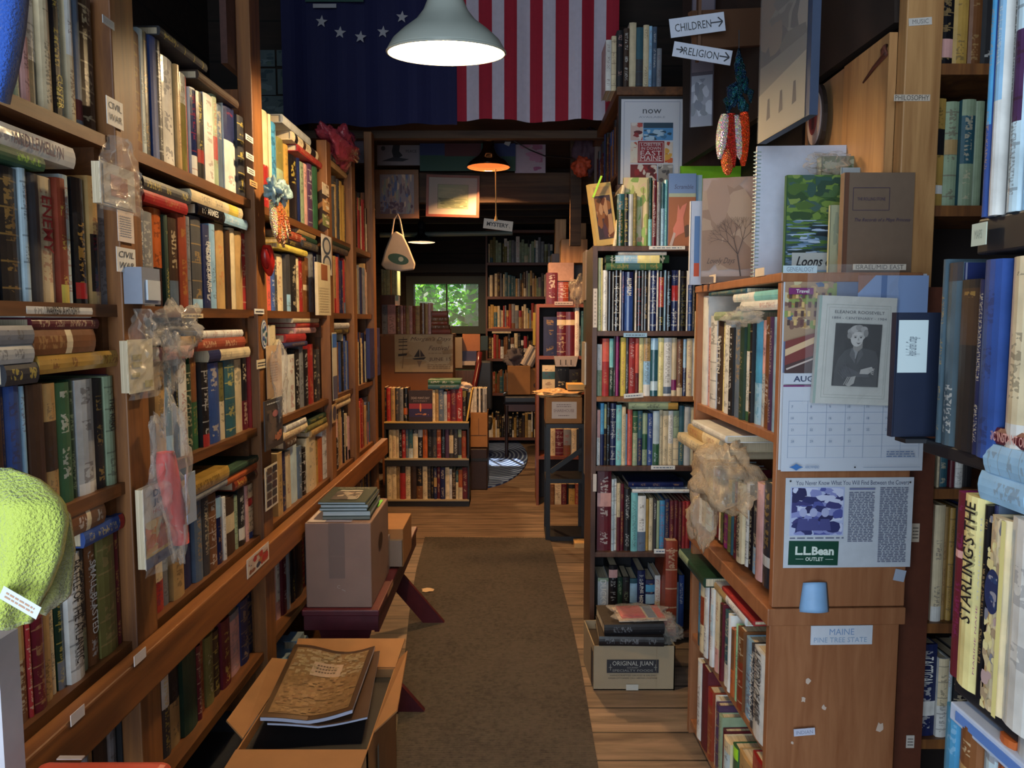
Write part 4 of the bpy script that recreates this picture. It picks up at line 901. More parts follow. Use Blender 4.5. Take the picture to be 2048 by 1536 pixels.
# ================================================================ RIGHT: TALL BACK BOOKCASE (faces the camera)
YB = 3.2
FB = Face((0, YB, 0), (1, 0, 0), (0, 1, 0))
bx0, bx1 = at(1182, 900, YB).x, .95
BZ = [z_on((0, YB), y) for y in (492, 662, 793, 932, 1104)] + [.05]
BC = thing('bookcase', 'tall dark walnut bookcase facing down the aisle on the right', 'bookcase', ((bx0 + bx1) / 2, YB + .13, 0))
for x in (bx0, bx1 - .02):
    mb = MB(); mb.box((x, YB - .008, 0), (x + .02, YB + .27, BZ[0])); mb.build('side_panel', WALNUT, BC)
for i, z in enumerate(BZ):
    mb = MB(); mb.box((bx0 + .02, YB - (.006 if i else .008), z - .022), (bx1 - .02, YB + .26, z)); bevel(mb.build('shelf', ORANGE_WOOD if i == 2 else WALNUT, BC), .002)
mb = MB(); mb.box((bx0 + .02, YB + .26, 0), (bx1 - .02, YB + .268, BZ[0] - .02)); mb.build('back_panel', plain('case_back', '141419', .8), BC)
kk = dict(depth=.17, hmax=.40)
w = [x + ' shelf of tall walnut bookcase' for x in ('second', 'third', 'fourth', 'fifth', 'lowest')]
# row of blue-black jackets
r = upright(FB, 'Hh', 888, BZ[1], '916,10,pyl; 945,85,nv|wh@0-1!; 975,90,bk!; 985,92,wh!; 1018,85,bk!; 1030,85,wh!; 1048,92,nv^or!; 1098,95,bl|nv@.75-1=ALUMINUM#.3#.75!; 1110,85,bk!; 1122,85,wh!; 1150,90,bk^rd!; 1162,85,wh!; 1190,90,bk^tn!; 1203,85,wh!; 1240,88,nv^wh!; 1252,85,wh!; 1285,90,bk|rd@.4-.9!; 1297,85,lb!; 1330,90,bk^lb!; 1370,85,nv|rd@.5-.75!; 1380,85,wh!; 1420,90,bk^ol!; 1432,88,wh!; 1455,90,bl!; 1480,90,bk', w[0], **kk)
pile(FB, r, 0, 0, 'Hh', '.028,935,1270,gn|te@.4-.6; .032,935,1315,kg|pyl@.15-.5|lb@.5-.85!; .014,1010,1300,lg', 'on second shelf of tall walnut bookcase', depth=.18)
r = upright(FB, 'b3', 100, BZ[2], '172,200,sg|wh@.5-1; 268,120,rd|co@.6-1; 328,120,kg|aq@.5-1; 360,80,dg; 405,80,mg; 425,100,bk; 502,105,yl^mg; 545,110,dg; 632,110,rd^wh=THE PERFECT STORM#.55#.5; 685,115,co|mr@0-.4; 748,110,pyl; 845,110,lb|tn@.6-1|wh@0-.2; 948,115,te|pb@.1-.26|lb@.8-1!; 1032,110,pyl^tn; 1145,110,wh|gb@.04-.16; 1215,110,cr|mg@.1-.28; 1300,130,br^cr|cr@0-.15; 1350,130,nv|lb@.5-1!; 1430,120,cr^mg; 1520,120,wh; 1600,150,gb', w[1], **kk)
r = upright(FB, 'Nn', 132, BZ[3], '152,925,wh|pk@.5-1; 175,885,sb|nv@0-.5; 190,890,bk|sg@.6-1; 212,880,bk^lb; 246,885,nv^wh=THE STORY OF MAINE#.7#.5; 280,895,aq; 305,905,cr; 316,950,lb; 345,920,co; 375,930,gn|sg@0-.6; 405,930,nv|te@.5-1; 435,945,sg|gn@.3-.6; 466,945,bl^wh; 505,930,pb|gn@0-.4; 528,925,cr^db; 560,930,cr^bk=MY STORY#.3#.35; 590,930,wh|cr@0-.4; 625,930,sg|cr@0-.5; 656,900,te; 690,905,lg; 720,910,cr; 760,910,lb', w[2], zo=.08, **kk)
pile(FB, [x for x in r if x[0] > .45], 0, 0, 'Nn', '.030,330,630,sg^bk|gd@.0-.2; .012,255,575,cr', 'on fourth shelf of tall walnut bookcase', depth=.18)
r = upright(FB, 'Hh', 883, BZ[4], '968,1290,mr^wh|pk@.55-.72; 985,1340,pb; 1000,1340,wh; 1022,1365,cr|mr@0-.5; 1045,1370,mr; 1085,1400,bk^wh=BERNIE#.4#.7; 1125,1420,aq; 1175,1440,wh|gb@0-.35; 1195,1460,gd; 1220,1455,cr^bk; 1240,1460,dg; 1258,1470,sg; 1290,1470,sb; 1318,1460,nv; 1345,1470,mr^gd; 1370,1470,mr^gd; 1392,1475,mr^gd; 1415,1475,rd^gd; 1442,1475,rd^gd; 1470,1480,nv; 1500,1480,wh', w[3], **kk)
pile(FB, [x for x in r if x[0] > .5], 0, 0, 'Hh', '.016,1110,1460,wh; .010,1085,1455,gb; .02,1070,1400,nv!', 'magazine-like on fifth shelf', depth=.2)
r = upright(FB, 'b2', 110, BZ[5], '262,470,lg|sg@.93-1^wh=DUCKS#.5#.72; 385,290,bk|pk@.8-.93^lg; 460,460,kg^sg=ANIMAL WORLD#.5#.6; 560,460,bk^sg=BIOGRAPHY#.5#.6; 665,480,te|lb@.5-.9^lb; 775,370,nv^wh=JUNE HOOD#.5#.55; 905,490,nv|lb@.5-.7|sb@.75-.9; 985,430,wh|cr@.0-.5; 1115,500,rb|rd@.7-1; 1200,430,wh^dg; 1240,520,lb; 1320,430,bl^wh=KENT VERMEER#.5#.65', w[4], recess=.05, zo=.15, depth=.2, hmax=.36)
b = book(V3((.80 - .135, YB - .035, BZ[5])), (0, 1, 0), .05, .42, .24, 'rb', w[4], 'thirteenth from left'); b['vis'] = 1; b['group'] = 'books'
# small shelf labels on this case
for (px, py, w_, h_, l, tl) in ((1247, 674, 47, 8, 'second', 0), (1248, 797, 39, 9, 'third', 4), (1302, 939, 48, 8, 'fourth', 0), (1308, 1107, 44, 9, 'fifth', 0)):
    o, p = tagsheet('shelf_label', 'little white label on %s shelf edge of tall walnut bookcase' % l, 'label', FB, px, py, w_, h_, .011, 'lb' if l == 'second' else 'wh', 'p', tilt=tl); p.textlines(.1, .2, .8, .6, 1, 'gb'); p.done(o)
o, p = tagsheet('shelf_label', 'longer white label on top shelf edge of tall walnut bookcase', 'label', FB, 1298, 499, 72, 7, .011, 'wh'); p.textlines(.1, .2, .8, .6, 1, 'gb'); p.done(o)
# art books standing on its top
zt = BZ[0]
def standing(label, x0px, x1px, ytop, Y, z, t, col, paint=None, lean=0.0, name='book', cat='book', yaw=0, ztop=None, group=None, back=0.0, rough=.35, pages=True, edge='side'):
    """a book standing upright with its front cover to the camera"""
    a = at(x0px, 640, Y); c_ = at(x1px, 640, Y)
    # columns measured near the middle of the cover
    zz = z_on((a.x, Y), ytop) if ztop is None else ztop
    hgt = zz - z; zm = z + hgt / 2
    x0 = s_on(V3((0, Y, zm)), V3((1, 0, 0)), x0px); x1 = s_on(V3((0, Y, zm)), V3((1, 0, 0)), x1px)
    O = V3((x0, Y, z)); U = V3((math.cos(yaw), math.sin(yaw), 0)); Nn = V3((U.y, -U.x, 0)); Vv = V3((0, 0, 1))
    if lean: R = Matrix.Rotation(lean, 3, Nn); U = R @ U; Vv = R @ Vv
    if back: R = Matrix.Rotation(-back, 3, U); Vv = R @ Vv
    Nn = U.cross(Vv); w_ = (x1 - x0) / math.cos(yaw)
    M = Matrix(((U.x, Vv.x, Nn.x, O.x), (U.y, Vv.y, Nn.y, O.y), (U.z, Vv.z, Nn.z, O.z), (0, 0, 0, 1)))
    r_ = thing(name, label, cat, O + U * w_ / 2, group)
    mb = MB(); c1 = C(col, rough)
    mb.box((0, 0, -.002), (w_, hgt, 0), c1, M); mb.box((0, 0, -t), (w_, hgt, -t + .002), c1, M)
    mb.box((-.0015, 0, -t), (.001, hgt, 0), c1, M)
    co_ = mb.build('cover', PAINT, r_)
    if pages: mb = MB(); mb.box((.002, .002, -t + .002), (w_ - .003, hgt - .003, -.002), C('cr', .8), M); mb.build('pages', PAGES, r_)
    p = Panel(O + Nn * .0004, U, Vv, w_, hgt)
    if paint: paint(p); p.done(co_)
    return r_, p
kg = 'art and nature books on top of the tall walnut bookcase'
def cv1(p): p.rect(.12, .1, .76, .7, '4a3c44'); p.blobs(.14, .12, .72, .64, ['3c3440', '8a5a3c', '503848', 'b08868', '683c2c'], 26, .18, .14, 4); p.rect(.12, .82, .76, .12, 'b89468')
bb = standing('tan framed art book leaning left on the tall walnut bookcase', 1196, 1240, 368, YB + .02, zt, .03, 'd0b070', cv1, lean=.16, group=kg, yaw=.35)
for (a, b, c_, d, l) in ((1238, 1246, 366, 'd8c898', 'slim cream book leaning beside the tan art book'),):
    bbk = book(V3((at(a - 10, 440, YB).x, YB + .03, zt)), (0, 1, 0), .014, zt and z_on((0, YB), c_) - zt, .2, 'cr', 'on top of tall walnut bookcase', 'first from left', lean=.14); bbk['vis'] = 3; bbk['group'] = 'books'
upright(FB, 'b1', 375, zt, '480,400,kg|te@.7-1!; 535,400,bk; 605,400,lg!; 655,390,ol', 'on top of tall walnut bookcase', recess=.02, zo=.05, depth=.2, hmax=.4, first=2)
def cv2(p): p.blobs(0, 0, 1, 1, ['c8c890', 'd8c8a0', 'a8b468', 'd0b898', '88a858'], 50, .15, .1, 6); p.line(.75, .1, .8, .85, .003, '7c6444'); p.line(.3, .2, .45, .8, .003, '7c6444'); p.blobs(.1, 0, .8, .3, ['7ca858', 'c89878', '98b868'], 14, .14, .08, 7)
standing('tall book with pale floral painted cover on the tall walnut bookcase', 1247, 1296, 355, YB + .07, zt, .02, 'd0c494', cv2, group=kg, yaw=0)
upright(FB, 'b1', 815, zt, '868,175,kg|aq@.0-.4!; 935,210,mr; 990,230,gy!; 1040,250,te|lb@0-.6!; 1085,200,aq!', 'on top of tall walnut bookcase', recess=.02, zo=.1, depth=.2, hmax=.42, first=6)
def cv3(p): p.rect(0, 0, 1, .7, '9c6448'); p.rect(0, .7, 1, .3, '6c8cc0'); p.rect(0, .68, 1, .05, 'a0b0a0'); p.text('Scramble', .55, .82, .06, '485070', w=.7, shear=.2); p.poly([(.2, .1), (.35, .15), (.6, .2), (.55, .4), (.68, .6), (.5, .56), (.42, .5), (.35, .58), (.3, .35), (.18, .25)], 'c87c70'); p.blobs(.6, .1, .4, .2, ['4c3c38', '5c4840'], 8, .14, .08, 3); p.poly([(.05, .02), (.2, .2), (.28, .18), (.15, 0)], 'b8a8a8')
standing('book with blue sky and pink figure cover on the tall walnut bookcase', 1337, 1391, 347, YB + .03, zt, .03, '7c8cb0', cv3, group=kg)
def gl(p): pass
standing('pale blue tall book beside the pink figure book', 1391, 1403, 350, YB + .04, zt, .02, '8cb0cc', group=kg)
standing('lime green large flat book standing behind the art books', 1360, 1480, 332, YB + .2, zt, .01, '84c828', group=kg)

# ================================================================ UPPER SHELF UNIT ABOVE IT, facing the aisle
ux = at(1236, 300, 3.45).x; yf = 4.45; zu1 = z_on((ux, 3.45), 176); zu0 = z_on((ux, 3.45), 375)
UC = thing('raised_shelf_unit', 'raised pine shelf unit above the tall walnut bookcase, facing the aisle', 'shelf unit', (ux + .2, 3.9, zu0))
mb = MB(); mb.box((ux, 3.45, BZ[0] - .02), (ux + .46, 3.47, zu1 - .02)); mb.build('side_panel', WALNUT, UC)
mb = MB(); mb.box((ux - .01, 3.43, zu1 - .035), (ux + .50, yf, zu1)); mb.build('top_board', ORANGE_WOOD_H, UC)
for z in (zu1 - .36, zu1 - .70, zu1 - 1.05): mb = MB(); mb.box((ux, 3.47, z - .02), (ux + .28, yf, z)); mb.build('shelf', WALNUT, UC)
mb = MB(); mb.box((ux + .28, 3.47, 0), (ux + .30, yf, zu1 - .035)); mb.build('back_panel', WALNUT, UC)
mb = MB(); mb.box((ux, yf - .02, 0), (ux + .28, yf, zu1 - .035)); mb.build('end_panel', WALNUT, UC)
FU = Face((ux, yf, 0), (0, -1, 0), (1, 0, 0))
for i, z in enumerate((zu1 - .36, zu1 - .70, zu1 - 1.05)):
    fill(FU, .03, .96, z, (.22, .31), 'bk dg nv mr db bl br', '%s row of raised shelf unit' % ['top', 'second', 'third'][i], seed=70 + i, vis=.5)
o, p = sheet('poster', 'framed now available lobster down east Maine poster on unit side', 'poster', (at(1237, 340, 3.43).x, 3.44, z_on((ux, 3.44), 368)), (1, 0, 0), (0, 0, 1), at(1369, 300, 3.44).x - at(1237, 300, 3.44).x, z_on((ux, 3.44), 193) - z_on((ux, 3.44), 368), .012, '14161c')
p.rect(.035, .0, .93, .97, 'ccced6'); p.frame(.08, .02, .84, .92, .002, '8890a8')
p.text('now', .5, .83, .05, '40444c', w=.28); p.text('AVAILABLE', .5, .765, .022, '9098a8', w=.4)
p.rect(.18, .5, .18, .2, 'c8b0a8'); p.blobs(.18, .5, .18, .2, ['8c2c30', 'b84c44', 'd8d0c8', '5c1c24'], 10, .05, .03, 2); p.rect(.37, .5, .45, .2, '4c8cc0'); p.rect(.37, .64, .45, .06, '284458'); p.blobs(.38, .5, .42, .12, ['28485c', 'a8c4d8', '386c94'], 16, .06, .02, 5)
p.rect(.18, .24, .64, .24, 'd8c8b8'); p.blobs(.18, .24, .1, .24, ['b84c38', 'd8d0c0', '6c1c20'], 8, .05, .05, 8); p.rect(.29, .24, .4, .25, '8c1c28'); p.frame(.31, .26, .36, .21, .002, 'd8c8c0'); p.blobs(.7, .24, .12, .24, ['c85828', 'd8a040', 'b03820'], 8, .05, .05, 7)
for s_, y_, h_ in (('LOBSTER', .45, .035), ('IN DOWN', .405, .035), ('EAST', .35, .055), ('MAINE', .29, .055)): p.text(s_, .49, y_, h_, 'd8d0d0', w=.32 if h_ > .04 else .3)
p.rect(.18, .02, .4, .2, '6c2024'); p.blobs(.18, .02, .4, .2, ['a8342c', '501418', 'c8c0b8', '882024'], 16, .06, .04, 3); p.rect(.6, .02, .22, .2, '8c8884'); p.blobs(.6, .02, .22, .2, ['4c4a4c', 'b8b4b0'], 8, .05, .04, 4); p.done(o)
# books on its top
FT = Face((0, 3.46, 0), (1, 0, 0), (0, 1, 0))
upright(FT, 'G', 935, zu1, '970,235,wh!; 1000,210,cr; 1040,180,bk^pk; 1075,170,db; 1118,130,cr; 1160,160,te|dg@0-.5; 1195,145,cr; 1215,150,lb!; 1240,160,gb!; 1270,290,gy', 'on top of raised shelf unit', recess=.02, depth=.2, hmax=.45, vis=1.2)

# ================================================================ MAINE BOOKCASE (end panel faces the camera)
MN = at(1556, 800, 1.77)                    # near left corner
FM_far = 0.73
dM = V3((.0293, -1, 0)).normalized(); nM = V3((1, .0293, 0)).normalized()
FM = Face((MN.x, MN.y, 0) , dM, nM); FM.P0 = FM.P0 - dM * FM_far   # s=0 far end, s=FM_far near end
FE = Face((MN.x, MN.y, 0), (1, .0293, 0), (-.0293, 1, 0))         # end panel plane, faces the camera
EW = s_on(V3((MN.x, MN.y, 1.2)), FE.d, 1826)
MZt = z_on(MN, 545); MZj = z_on(MN, 1215)
MC = thing('bookcase', 'cherry veneer bookcase with calendar on its end panel', 'bookcase', FE.pt(.15, 0) + V3((0, .3, 0)))
MR = [MZt - .022, z_on(MN, 872), MZj + .02, z_on(MN, 1505), .03]
mb = MB(); fbox(mb, FE, 0, EW, 0, .022, MZj, MZt - .022); bevel(mb.build('end_panel_upper', VENEER, MC), .002)
mb = MB(); fbox(mb, FE, -.004, EW - .01, 0, .022, 0, MZj - .045); bevel(mb.build('end_panel_lower', VENEER, MC), .002)
mb = MB(); fbox(mb, FE, -.012, EW + .002, -.006, FM_far, MZj - .045, MZj - .002); bevel(mb.build('ledge', VENEER, MC), .003)
mb = MB(); fbox(mb, FE, -.004, EW + .006, -.008, FM_far, MZt - .022, MZt); bevel(mb.build('top_board', VENEER, MC), .003)
mb = MB(); fbox(mb, FE, 0, EW, FM_far - .022, FM_far, 0, MZt - .022); mb.build('far_panel', VENEER, MC)
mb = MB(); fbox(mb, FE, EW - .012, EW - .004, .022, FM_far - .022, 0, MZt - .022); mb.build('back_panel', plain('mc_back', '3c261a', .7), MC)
for z in (MR[1], MR[3], .05):
    mb = MB(); fbox(mb, FE, .004, EW - .012, .022, FM_far - .022, z - .022, z); bevel(mb.build('shelf', VENEER, MC), .002)
s_end = FM_far - .024; FM.smax = s_end
w = [x + ' row of cherry veneer bookcase' for x in ('top', 'second', 'third', 'bottom')]
km = dict(depth=.19, hmax=.38)
r = upright(FM, 'Nn', 700, MR[1], '752,330,cr; 783,240,wh; 800,430,pk; 838,360,wh^bk!; 870,370,db^wh=SMITTEN#.4#.6; 885,400,pyl; 920,370,wh; 945,430,bk; 985,400,gb; 1010,390,kg; 1038,390,gn|wh@.1-.7; 1050,390,bk; 1092,385,sb|lb@0-.4!; 1118,385,pk|lg@0-.5; 1150,365,br; 1172,365,pu; 1215,365,lb!', w[0], zo=.12, **km)
pile(FM, [x for x in r if x[0] > .3], 0, 0, 'Nn', '.026,840,1000,sg; .024,990,1215,wh; .024,940,1215,aq|wh@.5-1; .012,800,1215,te', 'on top row of cherry bookcase', depth=.22)
r = upright(FM, 'm3', 35, MR[2], '72,560,bl; 98,760,wh; 128,760,cr; 188,760,pb|sg@.4-1; 240,800,mr|rd@.9-1; 262,900,cr|wh@0-.2; 280,900,ol^yl; 302,900,bk; 345,900,mg|pu@.5-1; 378,900,ol; 408,930,te; 438,930,mr; 490,930,cr^bk=WOODROW#.5#.4; 520,930,wh!; 555,960,bk; 608,940,dg|lb@0-.3; 668,930,pk!; 745,930,dg|wh@.2-.3!; 800,930,lb|pb@0-.4!', w[1], zo=.18, **km)
q = pile(FM, [x for x in r if x[0] < .35], 0, 0, 'm3', '.03,40,420,cr', 'middle pile on second row of cherry bookcase', depth=.22, out=.05)
q = pile(FM, [(q[0][0] - 1, 2, q[0][2])], 0, 0, 'm3', '.036,80,480,cr|tn@.5-1; .02,100,600,wh', 'upper pile on second row of cherry bookcase', depth=.2, out=.03)
r = upright(FM, 'm1', 75, MR[3], '135,420,te|sb@.2-1; 195,440,cr|rb@.4-.8; 245,470,wh; 290,490,mr; 335,530,wh|pb@.4-.8; 400,580,cr|pk@0-.3; 445,650,ol; 480,750,mr|db@.3-1; 560,860,te|wh@0-.3; 600,900,wh; 650,1100,or|br@.4-1; 710,1060,mt; 800,1100,br|rb@0-.6; 920,1250,lb!; 1000,1330,dg^wh=THE SEA AND ITS#.8#.5; 1180,1400,wh^dg=A HISTORY OF MAINE#.8#.6!', w[2], zo=.06, recess=-.005, depth=.22, hmax=.36)
pile(FM, [x for x in r if x[0] < .35], 0, 0, 'm1', '.03,40,420,kg|sg@.6-1', 'on third row of cherry bookcase', depth=.24, out=.03)
pile(FM, [x for x in r if .3 < x[0] < .55], 0, 0, 'm1', '.024,440,900,wh|tn@.6-1; .014,450,880,rd', 'nearer pile on third row of cherry bookcase', depth=.24)
r = upright(FM, 'm2', 105, .05, '165,40,wh; 255,140,mr; 325,440,rb|rd@.8-1; 385,560,wh^bk; 430,640,pu; 480,800,sg; 520,1000,mr; 620,1140,cr|pb@.3-.8; 700,1230,gn|lm@.8-1; 900,1400,tn; 1120,1440,rd', w[3], zo=.28, recess=-.002, depth=.22, hmax=.33)
# labels and papers on top edge and end panel
def onend(name, label, cat, x0, y0, x1, y1, col, out=.002, t=.001, tilt=0, rough=.5):
    P = FE.P0 - FE.n * (out + t); s0 = s_on(V3((P.x, P.y, z_on(MN, y1))), FE.d, x0); s1 = s_on(V3((P.x, P.y, z_on(MN, y1))), FE.d, x1)
    O = P + FE.d * s0; z0 = z_on(O, y1); z1 = z_on(O, y0); O.z = z0; U = FE.d.copy(); Vv = V3((0, 0, 1))
    if tilt: R = Matrix.Rotation(math.radians(tilt), 3, -FE.n); U = R @ U; Vv = R @ Vv
    return sheet(name, label, cat, O, U, Vv, s1 - s0, z1 - z0, t, col, rough=rough)
o, p = onend('shelf_label', 'white GENEALOGY label on front left of the cherry bookcase top edge', 'label', 1566, 531, 1634, 546, 'pb', .010); p.text('GENEALOGY', .5, .5, .6, '7c8898', w=.8); p.done(o)
o, p = onend('shelf_label', 'clear label reading ISRAEL / MID EAST on cherry bookcase top edge', 'label', 1706, 528, 1812, 540, 'cfc4b4', .010); p.text('ISRAEL/MID EAST', .5, .5, .75, '5c5450', w=.9); p.done(o)
o, p = onend('calendar', 'August wall calendar with cafe photo taped to cherry end panel', 'calendar', 1556, 547, 1836, 940, 'c4ccd8', .003, .0015)
# upper photo half
p.rect(.01, .50, .98, .49, '6c7c9c'); p.rect(.01, .66, .34, .33, 'a88c70'); p.blobs(.01, .72, .36, .26, ['8c9c58', 'b08a50', 'c8a878', '7c5c50', '54688c', 'c8c098'], 60, .03, .02, 12)
for i in range(4):
    for j in range(7): p.rect(.03 + .045 * j, .74 + .045 * i, .02, .028, ['54403c', 'd8b878', '6c4a4a'][(i + j) % 3])
p.poly([(.01, .50), (.01, .66), (.3, .72), (.5, .68), (.5, .5)], '7c3c38'); p.poly([(.01, .62), (.3, .71), (.36, .7), (.01, .585)], 'd8b890'); p.poly([(.01, .5), (.01, .54), (.5, .66), (.5, .5)], '4c3838'); p.ell(.42, .56, .13, .06, '3c342c'); p.line(.02, .52, .3, .6, .004, 'c8b8b0')
p.rect(.5, .7, .49, .29, '8ca8d8'); p.poly([(.5, .9), (.62, .99), (.5, .99)], '9c7060'); p.rect(.66, .8, .04, .19, '4470b0'); p.blobs(.55, .55, .4, .15, ['8c8c98', '6c6c74', 'a8b0c0'], 12, .08, .03, 3)
p.rect(.02, .895, .17, .032, '7a2c6c'); p.text('Travel', .115, .911, .018, 'wh', w=.09, bold=.02)
p.rect(.0, .445, 1, .055, 'c8d0dc'); p.text('AUGUST', .2, .472, .03, '3c4868', w=.26, bold=.03); p.rect(.0, .432, 1, .008, '7a2c6c')
p.rect(0, 0, 1, .432, 'c4ccd8')
for i in range(6): p.line(.04, .07 + .058 * i, .96, .07 + .058 * i, .0006, '8ca0c0')
for j in range(8): p.line(.04 + .1314 * j, .07, .04 + .1314 * j, .36, .0006, '8ca0c0')
d_ = 1
for i in range(5):
    for j in range(7):
        if i == 0 and j < 1: continue
        if d_ <= 31 and i > 0: p.text(str(d_ + 0), .06 + .1314 * j, .345 - .058 * i + .045, .012, '7088a8')
        d_ += 1
p.textlines(.72, .075, .2, .035, 3, '6078a0'); p.line(.56, .025, .96, .025, .0008, '7088a8'); p.poly([(.04, .028), (.07, .035), (.09, .045), (.11, .035), (.14, .028), (.11, .02), (.09, .01), (.07, .02)], '3c74b8'); p.text('ARROWHEAD', .2, .028, .014, '5c80b0', w=.1); p.ell(.5, .026, .006, .004, 'bk'); p.done(o)
# brochure in a plastic sleeve, centenary portrait of a woman
o, p = onend('brochure', 'cream Eleanor Roosevelt centenary brochure in plastic'.replace('Eleanor Roosevelt ', '') + ' with portrait of seated woman', 'brochure', 1624, 590, 1778, 806, 'd0d2cc', .030, .012, tilt=-2.2)
p.rect(-.0, 0, .035, 1, '98b0a8'); p.frame(.1, .06, .82, .86, .0008, 'a8b0a8'); p.frame(.13, .085, .76, .81, .0005, 'b4b8b0')
p.text('ELEANOR ROOSEVELT', .52, .855, .028, '585c64', w=.64); p.text('1884 - CENTENARY - 1984', .52, .80, .022, '6c7078', w=.7)
p.rect(.22, .17, .6, .58, '161618')
p.poly([(.24, .17), (.24, .3), (.28, .42), (.36, .5), (.46, .53), (.56, .53), (.66, .52), (.76, .5), (.8, .42), (.8, .17)], '3a3b3e')       # jacket
p.poly([(.46, .53), (.5, .42), (.54, .52)], '98989a'); p.poly([(.45, .53), (.42, .46), (.5, .38), (.49, .48)], '5c5d60'); p.poly([(.56, .54), (.6, .47), (.52, .37), (.53, .47)], '545558')
p.poly([(.46, .52), (.46, .58), (.58, .58), (.58, .53), (.52, .49)], '98948f')                                   # neck
p.ell(.5, .66, .115, .078, 'c4c2be'); p.ell(.5, .61, .08, .07, 'd4d2ce'); p.ell(.5, .655, .11, .065, '8a8886', a0=20, a1=160)   # hair and face
for (x, y, rx_, ry_, c_) in ((.415, .675, .045, .03, 'a8a6a4'), (.46, .70, .05, .03, 'b8b6b4'), (.52, .715, .05, .026, '9c9a98'), (.58, .70, .045, .028, 'b0aeac'), (.605, .665, .03, .035, '8c8a88'), (.395, .64, .03, .03, '908e8c')): p.ell(x, y, rx_, ry_, c_)
for x in (.47, .54): p.ell(x, .625, .014, .006, '3c3a3a'); p.line(x - .022, .637, x + .022, .638, .0008, '6c6a68')
p.poly([(.505, .625), (.495, .598), (.52, .598)], 'a8a6a2'); p.poly([(.475, .58), (.51, .572), (.55, .583), (.51, .562)], '585454'); p.line(.485, .578, .535, .578, .0008, 'e8e6e2')
p.poly([(.3, .3), (.36, .36), (.52, .31), (.66, .3), (.68, .26), (.5, .26), (.34, .25)], '4e4f54'); p.poly([(.56, .33), (.7, .36), (.73, .33), (.66, .29), (.55, .29)], 'c0beba')
for i in range(4): p.line(.66 + .01 * i, .335 - .012 * i, .74 - .005 * i, .34 - .018 * i, .002, 'b0aeaa')
p.poly([(.38, .18), (.44, .26), (.5, .27), (.48, .2), (.42, .17)], 'b8b6b2')
for i in range(4): p.line(.46 - .022 * i, .26, .42 - .025 * i, .185, .002, 'aaa8a4')
for i in range(5): p.line(.26 + .02 * i, .3 + .02 * i, .34 + .02 * i, .24 + .01 * i, .0012, '6c6d72')
p.done(o)
P_ = FE.P0 - FE.n * .05
vs = []; fs = []; rr = random.Random(4); A_ = FE.pt(.0, 0)
sA = s_on(V3((P_.x, P_.y, 1.3)), FE.d, 1606); sB = s_on(V3((P_.x, P_.y, 1.3)), FE.d, 1786); zA = z_on(MN, 803); zB = z_on(MN, 532)
for j in range(15):
    for i in range(11):
        q = P_ + FE.d * (sA + (sB - sA) * i / 10) - FE.n * (.004 + .012 * abs(noise.noise(V3((i * .35, j * .3, 2)))) + (.015 * abs(noise.noise(V3((i * .9, j * .8, 5)))) if j > 10 else 0)); q.z = zA + (zB - zA) * j / 14; vs.append(q)
for j in range(14):
    for i in range(10): a = j * 11 + i; fs.append((a, a + 1, a + 12, a + 11))
mb = MB(); mb.mesh(vs, fs); mb.build('plastic_sleeve', plasticmat('thin_sleeve', 'e8ecf0', .08, .08), None, origin=P_ + FE.d * sA + V3((0, 0, zA))); tag(bpy.data.objects['plastic_sleeve'], 'clear plastic sleeve over the portrait brochure on the calendar', 'sleeve')
# newspaper article and bean outlet card
o, p = onend('newspaper_clipping', 'pinned newspaper article, You Never Know What You Will Find Between the Covers', 'clipping', 1566, 956, 1820, 1136, 'c4ccd6', .003, .001)
p.text('You Never Know What You Will Find Between the Covers', .52, .945, .05, '3c4468', w=.88); p.rect(.04, .36, .42, .54, 'b0bce0'); p.blobs(.05, .37, .4, .52, ['3c3c78', '5058a0', '8890c8', '282858', 'c8d0ec', '2c3068'], 90, .06, .05, 4)
for x in (.14, .22, .31): p.ell(x, .62, .03, .05, 'a8b0d8'); p.poly([(x - .05, .42), (x - .035, .55), (x + .035, .55), (x + .05, .42)], '484c88')
p.textlines(.04, .325, .42, .025, 1, '5c6484'); p.textlines(.49, .29, .2, .56, 30, '586080', 5); p.textlines(.73, .06, .22, .84, 44, '586080', 6); p.rect(.49, .87, .2, .02, '7078a0')
p.ell(.03, .97, .008, .01, '3c3c3c'); p.ell(.96, .95, .008, .01, '3c3c3c'); p.done(o)
o, p = onend('outlet_card', 'dark green L.L.Bean Outlet card on the newspaper clipping'.replace('L.L.Bean ', 'store '), 'card', 1576, 1082, 1675, 1130, '0c4434', .006, .001, tilt=-1)
p.text('L.L.Bean', .52, .6, .36, 'd8e4dc', w=.78, bold=.04); p.text('OUTLET', .52, .26, .16, 'd8e4dc', w=.36, bold=.02); p.line(.14, .26, .3, .26, .001, 'c8d8d0'); p.line(.74, .26, .9, .26, .001, 'c8d8d0'); p.done(o)
